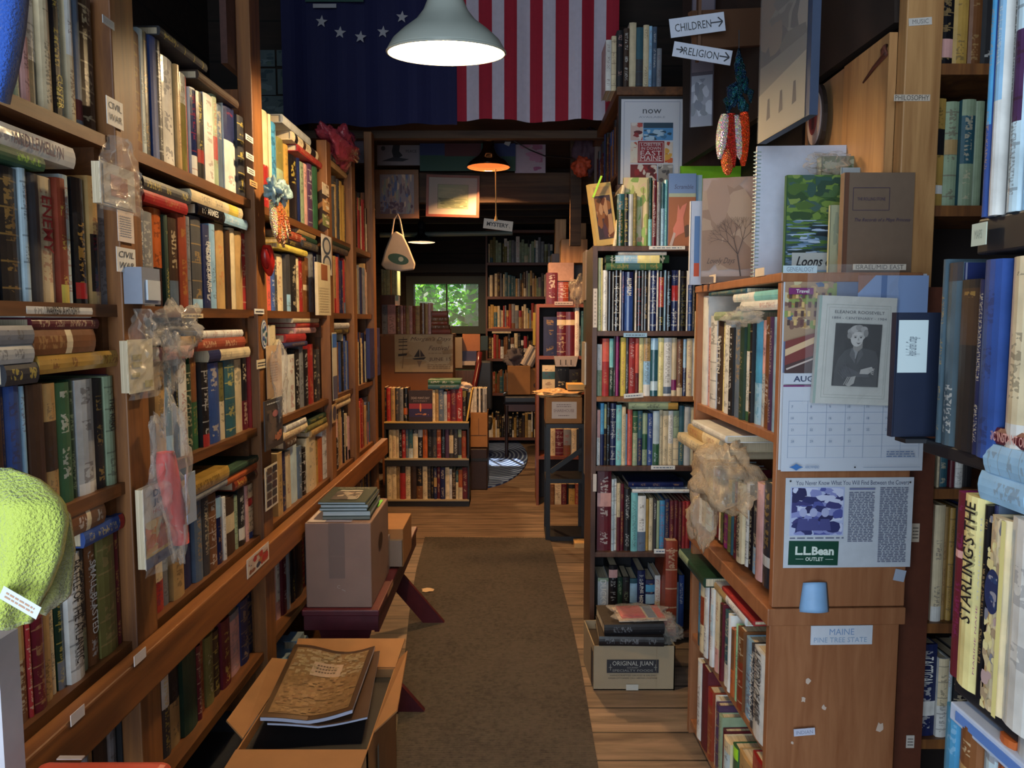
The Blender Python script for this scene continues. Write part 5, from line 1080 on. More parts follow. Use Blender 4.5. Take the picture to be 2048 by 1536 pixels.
# curled pale blue paper
t = thing('curled_note', 'curled pale blue note sticking out of the cherry end panel', 'note', FE.pt(.06, z_on(MN, 1225)) - FE.n * .02)
sA = s_on(V3((MN.x, MN.y, .75)), FE.d, 1597); sB = s_on(V3((MN.x, MN.y, .75)), FE.d, 1658); zA = z_on(MN, 1223); zB = z_on(MN, 1165)
vs = []
for j in range(9):
    for i in range(9):
        u = i / 8; v = j / 8; q = FE.P0 + FE.d * ((sA + sB) / 2 + (u - .5) * (sB - sA) * (1 - .22 * v)) - FE.n * (.004 + .024 * (1 - (2 * u - 1) ** 2) * (1 - .4 * v)); q.z = zA + (zB - zA) * v + (.006 * (1 - (2 * u - 1) ** 2)); vs.append(q)
fs = [(j * 9 + i, j * 9 + i + 1, j * 9 + i + 10, j * 9 + i + 9) for j in range(8) for i in range(8)]
mb = MB(); mb.mesh(vs, fs, C('8cb8e4', .5)); o = mb.build('paper', PAINT, t, smooth=True, solid=.001)
o, p = onend('shelf_label', 'white MAINE PINE TREE STATE sign on the lower cherry end panel', 'sign', 1621, 1252, 1744, 1290, 'ccd2dc', .003, .002)
p.text('MAINE', .5, .68, .32, '7c98c0', w=.4); p.text('PINE TREE STATE', .48, .26, .26, '8ca4c0', w=.86); p.done(o)
o, p = onend('shelf_label', 'tiny white hand-lettered label near the foot of cherry end panel', 'label', 1588, 1459, 1630, 1473, 'c8cce0', .012, .002, tilt=4); p.text('INDIAN', .5, .5, .5, '8890a8', w=.8); p.done(o)
for i, (x, y, r_, l) in enumerate(((1612, 1362, .007, 'upper'), (1604, 1400, .007, 'middle'), (1645, 1416, .006, 'right middle'), (1759, 1457, .012, 'rightmost'), (1585, 1486, .004, 'lowest'))):
    s = s_on(V3((MN.x, MN.y, .4)), FE.d, x); q = FE.pt(s, z_on(MN, y)) - FE.n * .0015; rr = random.Random(i); mb = MB(); mb.face([q + FE.d * r_ * (.5 + .7 * rr.random()) * math.cos(t * .7854) + V3((0, 0, r_ * (.6 + 1.0 * rr.random()) * math.sin(t * .7854))) for t in range(8)], C('cdb8a8', .6))
    o = mb.build('paint_chip', PAINT, None, origin=q, solid=.0006); tag(o, l + ' pale chipped patch on the lower cherry end panel', 'chip')
# tape under the clipping
o, p = onend('tape', 'strip of clear tape hanging from clipping lower right corner', 'tape', 1786, 1137, 1808, 1160, 'a8b4c8', .002, .001, tilt=-12)
# plastic bag spilling from second row
crumple('plastic_bag', PLASTIC2, FM.pt(.44, MR[2] + .24) - FM.n * .035, (.07, .15, .095), 41, None, .32, 40, label='big crumpled cloudy plastic bag bulging from the cherry bookcase', cat='bag')
crumple('plastic_bag', PLASTIC2, FM.pt(.30, MR[2] + .10) - FM.n * .05, (.04, .06, .10), 44, None, .3, 32, label='lower lobe of cloudy plastic hanging over maroon spines', cat='bag')
crumple('plastic_wrap', PLASTIC, FM.pt(.52, MR[1] + .285) - FM.n * .02, (.03, .10, .02), 47, None, .4, 24, label='crinkled plastic over the top row of cherry bookcase', cat='plastic')

# ---- things standing on top of the cherry bookcase
ZT = MZt + .001
def cvt(p):
    p.blobs(0, 0, 1, 1, ['8a7466', '94806e', '806858'], 12, .4, .2, 3)
    def br(x, y, a, L, w_, d):
        x2 = x + L * math.cos(a) / p.W * p.H * .9; y2 = y + L * math.sin(a); p.line(x, y, x2, y2, w_, '3c2e28')
        if d: 
            for da in (-.5, .1, .55): br(x2, y2, a + da, L * .68, w_ * .6, d - 1)
    br(.72, .05, 1.75, .22, .004, 4); p.rect(0, 0, 1, .06, '6c5648'); p.text('Lovely Days', .35, .2, .07, '3c302c', w=.5, shear=.5)
standing('brown photo book with bare tree cover, far left on cherry bookcase', 1404, 1507, 357, 2.34, ZT, .02, '8a7060', cvt, yaw=-.25, group='books standing face out on the cherry bookcase')
standing('slim white and blue book at the far corner of cherry bookcase', 1381, 1405, 402, 2.4, ZT, .015, 'c4ccdc', lambda p: (p.rect(.3, .2, .45, .62, '5c80b0'), p.rect(.3, .1, .45, .16, 'c85030')), group='books standing face out on the cherry bookcase')
r_, p = standing('white comb-bound cookbook sheet book standing on cherry bookcase', 1512, 1692, 292, 2.12, ZT, .012, 'c8cede', lambda p: (p.text('Recipes', .42, .42, .03, '788098', w=.2, shear=.3), p.text('GOODWILL', .55, .33, .02, '9098b0', w=.3), p.frame(.4, .1, .4, .2, .001, '4c6068'), p.rect(.41, .11, .3, .16, '5c8890')), yaw=-.05, group='books standing face out on the cherry bookcase')
mb = MB()
for i in range(34):
    q = p.p(-.012, .03 + i * .028, 1); mb.tube([q + V3((.012, -.002, 0)), q + V3((0, -.006, 0)), q + V3((-.006, .003, 0)), q + V3((0, .012, 0)), q + V3((.012, .013, 0))], .0014, 5, C('98b4b0', .4))
mb.build('comb_binding', PAINT, r_)
def cvl(p):
    p.rect(0, 0, 1, 1, '3c6030'); p.blobs(0, .52, 1, .48, ['5c7c34', '6c8c3c', '48682c', '2c4c28', '7c9448', '3c5c54'], 70, .14, .04, 3); p.rect(0, .0, 1, .56, '30505c')
    p.blobs(0, .0, 1, .56, ['5c7c98', '88a8cc', '2c4430', '1c302c', '48702c', 'a8c0dc', '6c90b8', '587c34'], 150, .16, .013, 8); p.blobs(.35, .38, .65, .12, ['102028', '182c38'], 14, .2, .02, 2)
    p.blobs(.3, .78, .65, .2, ['30544c', '284838', '44683c'], 16, .12, .05, 6)
    p.rect(.1, .07, .9, .17, 'b8c4c4'); p.text('Loons of', .5, .155, .1, '182028', w=.66, bold=.02, shear=.35)
standing('Loons paperback with green lake reflection cover on cherry bookcase', 1572, 1694, 350, 1.98, ZT, .015, '3c6038', cvl, group='books standing face out on the cherry bookcase')
standing('narrow sage green booklet between lake book and brown notebook', 1659, 1690, 410, 1.90, ZT, .008, 'a8ac8c', lambda p: p.blobs(.2, .1, .6, .8, ['98a080', '8c947c'], 8, .2, .1, 3), group='books standing face out on the cherry bookcase')
def cvn(p): p.rect(0, 0, .06, 1, '64402c'); p.frame(.12, .63, .52, .22, .0012, '3c3048'); p.text('THE ROLLING STONE', .38, .74, .03, '443850', w=.4); p.text('The Records of a Maya Princess', .55, .53, .045, '443850', w=.8, shear=.35)
standing('brown cloth notebook with boxed title in front on cherry bookcase', 1687, 1826, 345, 1.84, ZT, .022, '74604f', cvn, group='books standing face out on the cherry bookcase', rough=.6, edge='left')
standing('dark slate book edge standing behind the brown notebook', 1815, 1860, 356, 1.90, ZT, .03, '2c3440', lambda p: (p.rect(.3, .25, .2, .12, '4c6470'), p.rect(.45, .2, .12, .05, '883840')), group='books standing face out on the cherry bookcase')
standing('mossy patterned book lying behind brown notebook, tops showing', 1640, 1808, 312, 2.06, ZT, .03, '707860', lambda p: p.blobs(0, .8, 1, .2, ['586844', '8c8c74', '4c5844', 'a0a088'], 30, .08, .04, 4), group='books standing face out on the cherry bookcase')
standing('pale blue sheet book standing behind the lake book', 1680, 1836, 335, 2.02, ZT, .006, '9cacb4', group='books standing face out on the cherry bookcase')
crumple('plastic_wrap', PLASTIC, V3((at(1655, 320, 2.04).x, 2.04, z_on((.8, 2.04), 325))), (.05, .02, .025), 51, None, .4, 20, label='crinkled plastic peeking over the white comb-bound book', cat='plastic')
# paper tabs on the top edge
for (x, y, l) in ((1418, 562, 'left cream paper tab on cherry top edge'), (1515, 548, 'right cream paper tab on cherry top edge')):
    tagsheet('paper_tab', l, 'tab', FM, x - 5, y + 6, 18, 16, .006, 'd8c8b4')
# ================================================================ PHILOSOPHY CASE (behind the cherry case, facing the camera)
YP = 1.87
FP = Face((0, YP, 0), (1, 0, 0), (0, 1, 0))
PZ = [z_on((0, YP), y) for y in (127, 411)]; PZ += [1.33, z_on((0, YP), 978), z_on((0, YP), 1247), .33]
xp0, xp1 = at(1790, 400, YP).x, at(1862, 400, YP).x
PC = thing('bookcase', 'pale pine philosophy bookcase at right, behind the cherry case', 'bookcase', (1.2, YP + .1, 0))
mb = MB(); mb.box((xp0, YP - .02, 0), (xp1, YP + .02, 2.9)); bevel(mb.build('post', PALE_WOOD, PC), .003)
for z in PZ: mb = MB(); mb.box((xp1 - .02, YP, z - .026), (2.0, YP + .26, z)); mb.build('shelf', ORANGE_WOOD, PC)
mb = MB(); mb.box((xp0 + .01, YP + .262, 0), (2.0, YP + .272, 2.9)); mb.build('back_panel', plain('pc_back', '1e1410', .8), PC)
pt_ = z_on((xp0, YP), 58)
mb = MB(); mb.box((xp0 - .015, YP + .27, 1.3), (xp0 + .005, 2.42, pt_)); mb.build('side_board', wood('side_pine', '7c5c3c', 'bc9468', (1, 1, .08), 16), PC)
mb = MB(); mb.box((xp0 - .02, YP + .02, 1.3), (xp0 + .0, YP + .27, pt_)); mb.build('side_post', PALE_WOOD, PC)
kp = dict(depth=.17, hmax=.31)
w = ['%s shelf of pale pine bookcase' % x for x in ('top', 'second', 'fourth', 'fifth', 'lowest')]
upright(FP, 'K', 985, PZ[0], '1022,-60,dg^wh; 1118,-60,bk|pk@.1-.35^tn; 1210,-60,gd; 1290,-60,br; 1400,-60,bk', w[0], **kp)
upright(FP, 'K', 975, PZ[1], '1068,585,gd^bk|bk@.48-.72|wh@.12-.2; 1150,602,sg|tn@.50-.64; 1235,596,te|sg@0-.4|sg@.85-1; 1300,600,sg; 1400,590,bk', w[1], **kp)
upright(FP, 'K', 975, PZ[2], '1012,1330,rd;1052,1340,cr; 1100,1370,lg;1200,1370,dg;1300,1380,nv', 'third shelf of pale pine bookcase', hmax=.16, depth=.15)
upright(FP, 'r1', -30, PZ[3], '20,-100,sg; 40,-150,bk|pk@.4-.5; 100,-150,bk^pk; 138,-150,lb; 220,-150,nv^pk; 270,-150,cr; 420,-150,te; 500,-160,mr; 620,-160,wh^gy; 800,-160,bk', w[2], **kp)
upright(FP, 'Mm', 905, PZ[4], '965,-60,sg|te@.0-.5; 985,-50,rd; 1050,-40,cr|wh@0-.13; 1085,-25,tn; 1120,-20,gd; 1180,-20,bk; 1250,-30,nv', w[3], **kp)
upright(FP, 'Mm', 885, PZ[5], '1015,800,nv^wh|wh@.22-.38=TACTICAL#.3#.72; 1080,880,wh|cr@.4-1; 1115,900,pb; 1200,900,bk; 1300,900,gy', w[4], depth=.2, hmax=.34)
def onY(name, label, cat, x0, y0, x1, y1, Y, col, t=.0015, tilt=0, rough=.5):
    a = at(x0, y1, Y); b = at(x1, y1, Y); z1 = z_on((0, Y), y0); U = V3((1, 0, 0)); Vv = V3((0, 0, 1))
    if tilt: R = Matrix.Rotation(math.radians(tilt), 3, V3((0, -1, 0))); U = R @ U; Vv = R @ Vv
    return sheet(name, label, cat, a, U, Vv, b.x - a.x, z1 - a.z, t, col, rough=rough)
o, p = onY('shelf_label', 'white PHILOSOPHY strip across the pale pine post', 'label', 1788, 189, 1860, 202, YP - .022, 'cdbfae'); p.text('PHILOSOPHY', .5, .5, .8, '5c544c', w=.94); p.done(o)
o, p = onY('shelf_label', 'white slanted label near the top of the pale pine post', 'label', 1818, 37, 1864, 52, YP - .022, 'cfc8c0', tilt=4); p.text('MUSIC', .5, .5, .6, '807c78', w=.7); p.done(o)
o, p = onY('shelf_label', 'small cream card on pine strip right of the clipping', 'label', 1822, 1047, 1838, 1084, YP - .03, 'c8b8a4'); p.textlines(.15, .15, .7, .7, 4, '5c5450'); p.done(o)
mb = MB(); z0 = z_on((0, YP - .025), 1536); mb.box((at(1820, 900, YP).x - .02, YP - .026, 0), (at(1845, 1200, YP).x, YP - .004, 1.5)); mb.build('front_strip', plain('red_brown_strip', '5c3020', .5, var=.1), PC)
o, p = onY('shelf_label', 'white typed label at foot of the red brown strip', 'label', 1812, 1471, 1828, 1496, YP - .029, 'c8c0b8'); p.textlines(.15, .15, .7, .7, 3, '5c5450'); p.done(o)
# iron hook and oval picture on the side board
t = thing('iron_hook', 'rusty iron hook hanging on the pale side board', 'hook', (xp0 - .03, 2.0, 1.9))
q0 = atx(1766, 100, xp0 - .025); q1 = atx(1748, 135, xp0 - .025); q2 = atx(1727, 165, xp0 - .02)
mb = MB(); mb.tube([q0 + V3((0, 0, -.015)), q0, q0 + V3((0, -.012, .004)), q0 + V3((0, -.015, -.014)), q1, q2], [.005, .006, .007, .007, .005, .003], 8); mb.build('hook', plain('rusty_iron', '5c2c1c', .7, bump=.5, bscale=80), t, smooth=True)
q = atx(1638, 237, xp0 - .03); t = thing('oval_picture', 'small oval framed silhouette picture on the pale side board', 'picture', q - V3((0, 0, .1)))
for nm, r0, dx, c_ in (('frame', 1, 0, '2c2420'), ('picture', .78, -.004, 'b8a8a4')):
    mb = MB(); vs = [q + V3((dx - .012 * (k_ == 1), .062 * r0 * math.cos(a * .2618), .098 * r0 * math.sin(a * .2618))) for k_ in (0, 1) for a in range(24)]
    mb.mesh(vs, [tuple(range(23, -1, -1)), tuple(range(24, 48))] + [(i, (i + 1) % 24, 24 + (i + 1) % 24, 24 + i) for i in range(24)], C(c_, .35)); mb.build(nm, PAINT, t)
pn = Panel(q + V3((-.0175, .05, -.08)), (0, -1, 0), (0, 0, 1), .1, .16); pn.ell(.5, .5, .3, .3, '7c2c34'); pn.poly([(.4, .3), (.6, .3), (.62, .55), (.5, .75), (.42, .55)], '4c2028'); pn.done(t)

# ================================================================ NEAR RIGHT CASE (facing the aisle, close to the camera)
XN = .587
FN = Face((XN, 1.10, 0), (0, -1, 0), (1, 0, 0))
NC = thing('bookcase', 'black shelved bookcase closest to the viewer on the right edge', 'bookcase', (XN + .15, .8, 0))
zA = z_on(FN.pt(.12, 0), 440); zB = z_on(FN.pt(.12, 0), 900); zC = z_on(FN.pt(.15, 0), 1370)
for z in (zA, zB, zC, .22):
    mb = MB(); fbox(mb, FN, .02 if z == zB else .125, .62, .01, .30, z - (.045 if z == zA else .02), z); bevel(mb.build('shelf', BLACKM, NC), .003)
mb = MB(); fbox(mb, FN, .02, .62, .30, .31, 0, 2.1); mb.build('back_panel', BLACKM, NC)
for s in (.6,): mb = MB(); fbox(mb, FN, s, s + .02, .0, .31, 0, 2.1); mb.build('side_panel', BLACKM, NC)
kn = dict(depth=.2, hmax=.36)
w = ['%s row of nearest right bookcase' % x for x in ('top', 'second', 'third', 'bottom')]
upright(FN, 'K', 1232, zA, '1262,-100,rd^pk|mr@.0-.3; 1295,-100,bl|sb@.4-1; 1345,-100,wh|lb@.5-1!; 1385,-100,bk^wh!; 1450,-100,pb|pu@.4-.8!; 1490,-100,lb!; 1600,-100,kg^lm; 1700,-100,dg', w[0], recess=.0, zo=.0, **kn)
r = upright(FN, 'L', 960, zB, '990,20,sl; 1075,40,sl|dg@.9-1; 1085,40,nv; 1205,140,bk^gd|db@.62-.95; 1245,140,nv; 1345,20,bl^nv; 1385,10,nv; 1500,0,cr^bk|wh@.0-.2; 1640,0,sg|gn@.5-.6; 1800,0,nv', w[1], recess=.0, zo=.02, **kn)
r = upright(FN, 'r1', 440, zC, '605,500,mg|mr@.0-1|pk@.65-.69; 915,560,pyl^bk=<STARLING\'S THE#.62#.66; 1010,700,bk; 1080,700,gb|nv@.8-1; 1400,900,cr^cr; 1900,950,wh^gy', w[2], recess=.0, zo=.33, **kn)
def art1(p):
    p.blobs(.1, .0, .8, 1, ['c8b890', 'a89478', 'd8cc90', 'b8a0a0', '7c8090', 'e0d8a0'], 60, .16, .03, 3); p.ell(.46, .62, .4, .115, '1c2c58'); p.blobs(.2, .54, .5, .16, ['28406c', '8c8c98', '3c5c8c'], 12, .12, .015, 2); p.rect(.78, 0, .22, 1, 'e0d890')
def art2(p): p.text("STARLING'S TH", .42, .72, .32 * p.W / p.H, 'c4c8d0', w=.42 * p.H / p.W, rot=90); p.text('MARINE NAME', .42, .3, .32 * p.W / p.H, 'a8608c', w=.36 * p.H / p.W, rot=90)
BOOKS[-2]['extra'] = art1; BOOKS[-4]['extra'] = art2
pile(FN, r, 0, 0, 'r1', '.036,1010,1760,lb^gy; .036,920,1730,lb^gy; .020,790,1700,mr^pk=BASIC INSTANT OF#.7#.5', 'on third row of nearest right bookcase', depth=.2)
mb = MB(); fbox(mb, FN, .0, .03, -.02, .02, zB - .006, zB); mb.build('shelf', BLACKM, NC)
pk_ = standing('black bound slipcase with handwritten cream label jutting from near right case', 1790, 1882, 625, 1.085, zB + .001, .012, '1c2438', lambda p: (p.rect(.03, .52, .66, .42, 'b4c4c8'), p.text('Apple Garden Cottage', .36, .73, .12, '54606c', w=.3 * 1.4, rot=90, shear=.3)), name='slipcase', cat='box', yaw=.06, pages=True, rough=.4)
o, p = sheet('shelf_label', 'small pale green label on black shelf edge of nearest right case', 'label', FN.pt(.13, zA - .035) - FN.n * .0005 + V3((0, 0, 0)), (0, -1, 0), (0, 0, 1), .03, .028, .001, 'c0ccbc'); p.text('MAPS', .5, .5, .4, '8c9890', w=.5); p.done(o)
# low pile at the bottom right corner
FN2 = Face((.62, 1.22, 0), (0, -1, 0), (1, 0, 0))
zD = z_on(FN.pt(.1, 0), 1412) - .25
mb = MB(); fbox(mb, FN, .06, .62, .01, .30, zD - .02, zD); mb.build('shelf', BLACKM, NC)
upright(FN, 'Mm', 1035, zD, '1135,1180,sb^lb; 1232,1290,br|tn@.3-.8; 1330,1340,pb; 1420,1350,or; 1536,1360,lg; 1700,1380,nv', 'bottom row of nearest right bookcase', recess=.0, zo=.2, **kn)
t = thing('flat_box', 'white and blue flat carton lying on the bottom right books', 'box', FN.pt(.2, zD + .25)); mb = MB(); fbox(mb, FN, .135, .36, .0, .12, zD + .252, zD + .276, C('b8c8e4')); bevel(mb.build('box_body', PAINT, t), .002); mb = MB(); fbox(mb, FN, .15, .30, -.0015, .001, zD + .258, zD + .270, C('5c84cc')); mb.build('band', PAINT, t)

# ================================================================ SIGNS AND HANGINGS ON THE RIGHT
o, p = onY('hanging_sign', 'white CHILDREN arrow sign tilted up at upper right', 'sign', 1342, 38, 1452, 76, 2.5, 'c0c8d8', tilt=7.5); p.text('CHILDREN', .42, .48, .42, '33363c', w=.66)
p.line(.74, .5, .95, .5, .004, '33363c'); p.line(.88, .25, .96, .5, .004, '33363c'); p.line(.88, .75, .96, .5, .004, '33363c'); p.done(o)
o, p = onY('hanging_sign', 'white RELIGION arrow sign tilted down below the children sign', 'sign', 1344, 82, 1462, 112, 2.48, 'c0c8d8', tilt=-9); p.text('RELIGION', .48, .48, .5, '33363c', w=.6)
p.line(.05, .5, .17, .5, .004, '33363c'); p.line(.12, .3, .17, .5, .004, '33363c'); p.line(.12, .7, .17, .5, .004, '33363c'); p.line(.79, .5, .95, .5, .004, '33363c'); p.line(.88, .2, .96, .5, .004, '33363c'); p.line(.88, .8, .96, .5, .004, '33363c'); p.done(o)
mb = MB(); a = at(1400, -20, 2.52); mb.beam((a.x, 2.53, a.z), (a.x, 2.53, at(1400, 120, 2.52).z), .03, .01); mb.beam((a.x - .02, 2.53, at(1400, 60, 2.52).z), (.95, 2.7, at(1400, 40, 2.52).z + .05), .02, .12); o = mb.build('sign_batten', plain('batten', '5a3c28', .7), None, origin=a); tag(o, 'wooden batten carrying the two arrow signs', 'batten')
# poster in a glossy frame seen at an angle, its glass mirroring the signs
q0 = at(1517, 288, 2.0); q1 = at(1618, 236, 1.72); zt_ = 2.62
U = V3((q1.x - q0.x, q1.y - q0.y, 0)); 
o, p = sheet('framed_poster', 'tall dark framed poster hanging at an angle upper right', 'poster', q0, U, (0, 0, 1), U.length, zt_ - q0.z, .02, '3c4860')
p.rect(.0, .0, .93, 1, '6c6660'); p.blobs(.0, .25, .93, .75, ['5c5650', '746c66', '4c4846', '847a70', '6c5c50'], 60, .25, .06, 8); p.poly([(0, 0), (.93, 0), (.93, .2), (0, .16)], '908878')
for i in range(3): p.poly([(.18 + .26 * i, .06), (.26 + .26 * i, .065), (.24 + .26 * i, .13), (.2 + .26 * i, .13)], '3c3434')
p.done(o)
gl_ = MB(); gl_.face([p.p(0, 0, 12), p.p(.95, 0, 12), p.p(.95, 1, 12), p.p(0, 1, 12)]); g_, nt_, b_ = newmat('frame_glass'); b_.inputs['Base Color'].default_value = (1, 1, 1, 1); b_.inputs['Alpha'].default_value = .12; b_.inputs['Roughness'].default_value = .03
gl_.build('glass', g_, o)
# clear sleeve with photo hanging farther back
o, p = onY('sleeve_photo', 'plastic sleeve with grey photo hanging beside upper shelf unit', 'photo', 1378, 250, 1420, -40, 2.9, '54505c')
mb = None
bpy.data.objects.remove(o)
a = at(1379, 255, 2.9); U = V3((1, -.35, 0)); o, p = sheet('sleeve_photo', 'plastic sleeve with grey photos hanging between poster and arrow signs', 'photo', a, U, (0, 0, 1), .085, .62, .002, '4c4854', rough=.15)
p.rect(.05, .0, .9, .3, '8890a0'); p.blobs(.05, .02, .9, .26, ['6c7484', 'a8b0c0', '747c88'], 14, .2, .04, 3); p.rect(.05, .32, .9, .5, '5c5460'); p.done(o)
# glitter chili pepper hanging
gx = at(1478, 240, 2.3).x
t = thing('chili_ornament', 'hanging glitter peppers in teal, white and red sequins', 'ornament', (gx, 2.3, 1.86))
def A(px, py, dy=0): return at(px, py, 2.3 + dy)
mb = MB(); r_ = random.Random(4)
for i in range(26):
    u = i / 25; y = 112 + 100 * u; x = 1478 + r_.uniform(-1, 1) * (2 + 30 * u); mb.tube([A(1478, y - 14), A(x, y + 2, r_.uniform(-.02, .02)), A(x + r_.uniform(-4, 4), y + 22, -.02)], [.004, .008 + .005 * u, .003], 7, C(['14344c', '1c5060', '18404c', '24606c'][i % 4], .25))
mb.build('tinsel_cap', GLIT, t, smooth=True)
mb = MB(); mb.tube([A(1478, 60), A(1478, 112)], .0015, 5, C('bk')); mb.build('cord', PAINT, t)
for (pts, c_, nm) in ((((1450, 230), (1443, 270), (1440, 318)), 'd8ccc4', 'x'), (((1462, 228), (1460, 280), (1466, 335)), 'b02c20', 'x'), (((1470, 232), (1474, 280), (1482, 318)), 'e0d4cc', 'x'), (((1488, 225), (1488, 275), (1486, 332)), 'e04c20', 'x'), (((1452, 300), (1454, 330), (1456, 350)), 'd06438', 'x')):
    P3 = [A(x, y, -.02) for x, y in pts]; pp = []; rs = []
    for i in range(9):
        u = i / 8; pp.append(P3[0] * (1 - u) ** 2 + P3[1] * 2 * u * (1 - u) + P3[2] * u * u); rs.append(.0165 * math.sin(math.pi * (.15 + .82 * u)) ** .5 + .001)
    mb = MB(); mb.tube(pp, rs, 12, C(c_, .25)); mb.build('pepper', GLIT, t, smooth=True)

# ================================================================ FLAGS
def cloth(name, label, x0, x1, y1, Y, cat, cols, stars=None, ztop=3.25):
    """cols: list of (u0,u1,colour) vertical stripes"""
    a = at(x0, y1, Y); b = at(x1, y1, Y); t = thing(name, label, cat, ((a.x + b.x) / 2, Y, a.z)); nz = 24; nx = 4
    def P(u, v, o=0.0):
        x = a.x + (b.x - a.x) * u; return V3((x, Y + .018 * math.sin(u * 14 + 1) * (1 - .6 * v) + .01 * math.sin(u * 31) - o, a.z + (ztop - a.z) * v + .006 * math.sin(u * 9)))
    mb = MB()
    for (u0, u1, c_) in cols:
        for i in range(nx if len(cols) > 1 else 40):
            n_ = nx if len(cols) > 1 else 40; ua = u0 + (u1 - u0) * i / n_; ub = u0 + (u1 - u0) * (i + 1) / n_
            for j in range(nz): mb.face([P(ua, j / nz), P(ub, j / nz), P(ub, (j + 1) / nz), P(ua, (j + 1) / nz)], C(c_, .8))
    o = mb.build('cloth', PAINT, t, solid=.001); weld(o)
    if stars:
        for (sx, sy, sr, c_) in stars:
            q = at(sx, sy, Y - .025); ms = MB(); ms.face([q + V3((sr * (1 if k_ % 2 == 0 else .42) * math.sin(k_ * .6283 + .1), 0, sr * (1 if k_ % 2 == 0 else .42) * math.cos(k_ * .6283 + .1))) for k_ in range(10)], C(c_, .8)); ms.build('star', PAINT, t, solid=.001)
    return t
t = cloth('blue_flag', 'dark navy state flag with arc of white stars hanging left', 566, 914, 250, 4.05, 'flag', [(0, 1, '141848')], [(643, 43, .032, 'a8a8b0'), (680, 65, .032, 'a8a8b0'), (721, 74, .032, 'a8a8b0'), (766, 64, .032, 'a8a8b0'), (804, 34, .032, 'a8a8b0')])
q = at(650, 5, 4.02); mb = MB(); mb.box((q.x - .06, 4.01, q.z - .03), (q.x + .06, 4.013, q.z - .01), C('a8a8b0')); mb.box((q.x - .1, 4.01, q.z), (q.x + .2, 4.013, q.z + .03), C('2c5048')); mb.build('emblem', PAINT, t)
st = []; k0 = 0.0; edges = [918, 937, 962, 988, 1012, 1037, 1063, 1088, 1113, 1139, 1164, 1189, 1213, 1238]
for i in range(13): st.append(((edges[i] - 918) / 320, (edges[i + 1] - 918) / 320, 'a01830' if i % 2 == 0 else 'c4bccc'))
cloth('striped_flag', 'American flag of red and white stripes hanging vertically', 914, 1236, 241, 4.0, 'flag', st)

# ================================================================ LAMPS
ENAMEL = plain('cream_enamel', 'b4bcb4', .25); 
def pendant(name, label, px, py, Y, R, energy, shade_mat, hgt, up=.05, color=(1, .68, .36), neck=.035, zc=3.3, inner=None, bulb=9):
    q = at(px, py, Y); t = thing(name, label, 'lamp', q)
    prof = [(R, 0), (R * .985, .008), (R * .90, hgt * .14), (R * .72, hgt * .26), (R * .5, hgt * .38), (R * .37, hgt * .5), (max(neck, R * .30), hgt * .62), (neck, hgt * .72), (neck, hgt)]
    mb = MB(); mb.lathe(prof, q, 48); o = mb.build('shade', shade_mat, t, smooth=True, solid=.003)
    mb = MB(); vs = []; mb.tube([q + V3((R * math.cos(a * .1309), R * math.sin(a * .1309), 0)) for a in range(49)], .004, 8); mb.build('rim', shade_mat, o, smooth=True)
    mb = MB(); mb.lathe([(neck * .9, hgt), (neck * .95, hgt + .05), (neck * .5, hgt + .07), (.001, hgt + .075)], q, 24); so_ = mb.build('socket', shade_mat if neck > .04 else BLACKM, t, smooth=True)
    mb = MB(); mb.tube([q + V3((0, 0, hgt + .06)), (q.x, q.y, zc)], .004, 8); mb.build('cord', BLACKM, t)
    bm, nt, b = newmat(name + '_bulb'); b.inputs['Emission Color'].default_value = (1, .80, .52, 1); b.inputs['Emission Strength'].default_value = bulb; b.inputs['Base Color'].default_value = (1, .9, .7, 1)
    mb = MB(); mb.lathe([(.001, up + .034), (.012, up + .036), (.02, up + .045), (.022, up + .055), (.014, up + .075), (.010, up + .085)], q, 20); mb.build('bulb', bm, so_, smooth=True)
    l = lamp(name + '_light', 'POINT', q + V3((0, 0, up)), energy, color, shadow_soft_size=.03); l.parent = t; l.location = (0, 0, up)
    return t
pendant('pendant_lamp', 'lit cream enamel pendant lamp hanging in the foreground top', 893, 106, 2.35, .178, 36, ENAMEL, .235, neck=.044, bulb=6).rotation_euler = (.13, 0, 0)
pendant('pendant_lamp', 'lit dark metal pendant lamp far off, left of the hanging sign', 843, 484, 7.0, .125, 60, BLACKM, .12, up=.03, color=(1, .58, .26), zc=2.6)
COP, nt_, b_ = newmat('smoked_glass_shade'); b_.inputs['Base Color'].default_value = hexc('3c2418')[:3] + (1,); b_.inputs['Roughness'].default_value = .12; b_.inputs['Metallic'].default_value = .6
pendant('pendant_lamp', 'brown glossy mirrored pendant lamp over the Mystery sign', 977, 334, 4.9, .138, 110, COP, .17, up=.088, color=(1, .52, .20), zc=2.6, bulb=3)
# Mystery sign on string
t = thing('hanging_sign', 'white MYSTERY sign dangling on a string below the brown lamp', 'sign', at(995, 450, 4.8))
mb = MB(); mb.tube([at(991, 338, 4.8), at(992, 436, 4.8)], .004, 6, C('c8a060', .6)); mb.tube([at(992, 432, 4.8), at(992, 442, 4.8)], [.006, .012], 8, C('c8a060', .6)); mb.build('string', PAINT, t)
a = at(966, 456, 4.8); R = Matrix.Rotation(math.radians(-7), 3, V3((0, -1, 0))); U = R @ V3((1, 0, 0)); Vv = R @ V3((0, 0, 1)); w_ = .185; h_ = .062
M = Matrix(((U.x, Vv.x, 0, a.x), (U.y, Vv.y, -1, a.y), (U.z, Vv.z, 0, a.z), (0, 0, 0, 1))); mb = MB(); mb.box((0, 0, -.006), (w_, h_, 0), C('b8b4ac'), M); mb.build('board', PAINT, t)
p = Panel(a, U, Vv, w_, h_); p.text('MYSTERY', .48, .5, .42, '2c3038', w=.74, bold=.03); p.line(.88, .45, .92, .25, .002, '2c3038'); p.done(t)
# room light of the back room: warm bulbs are the lamps above

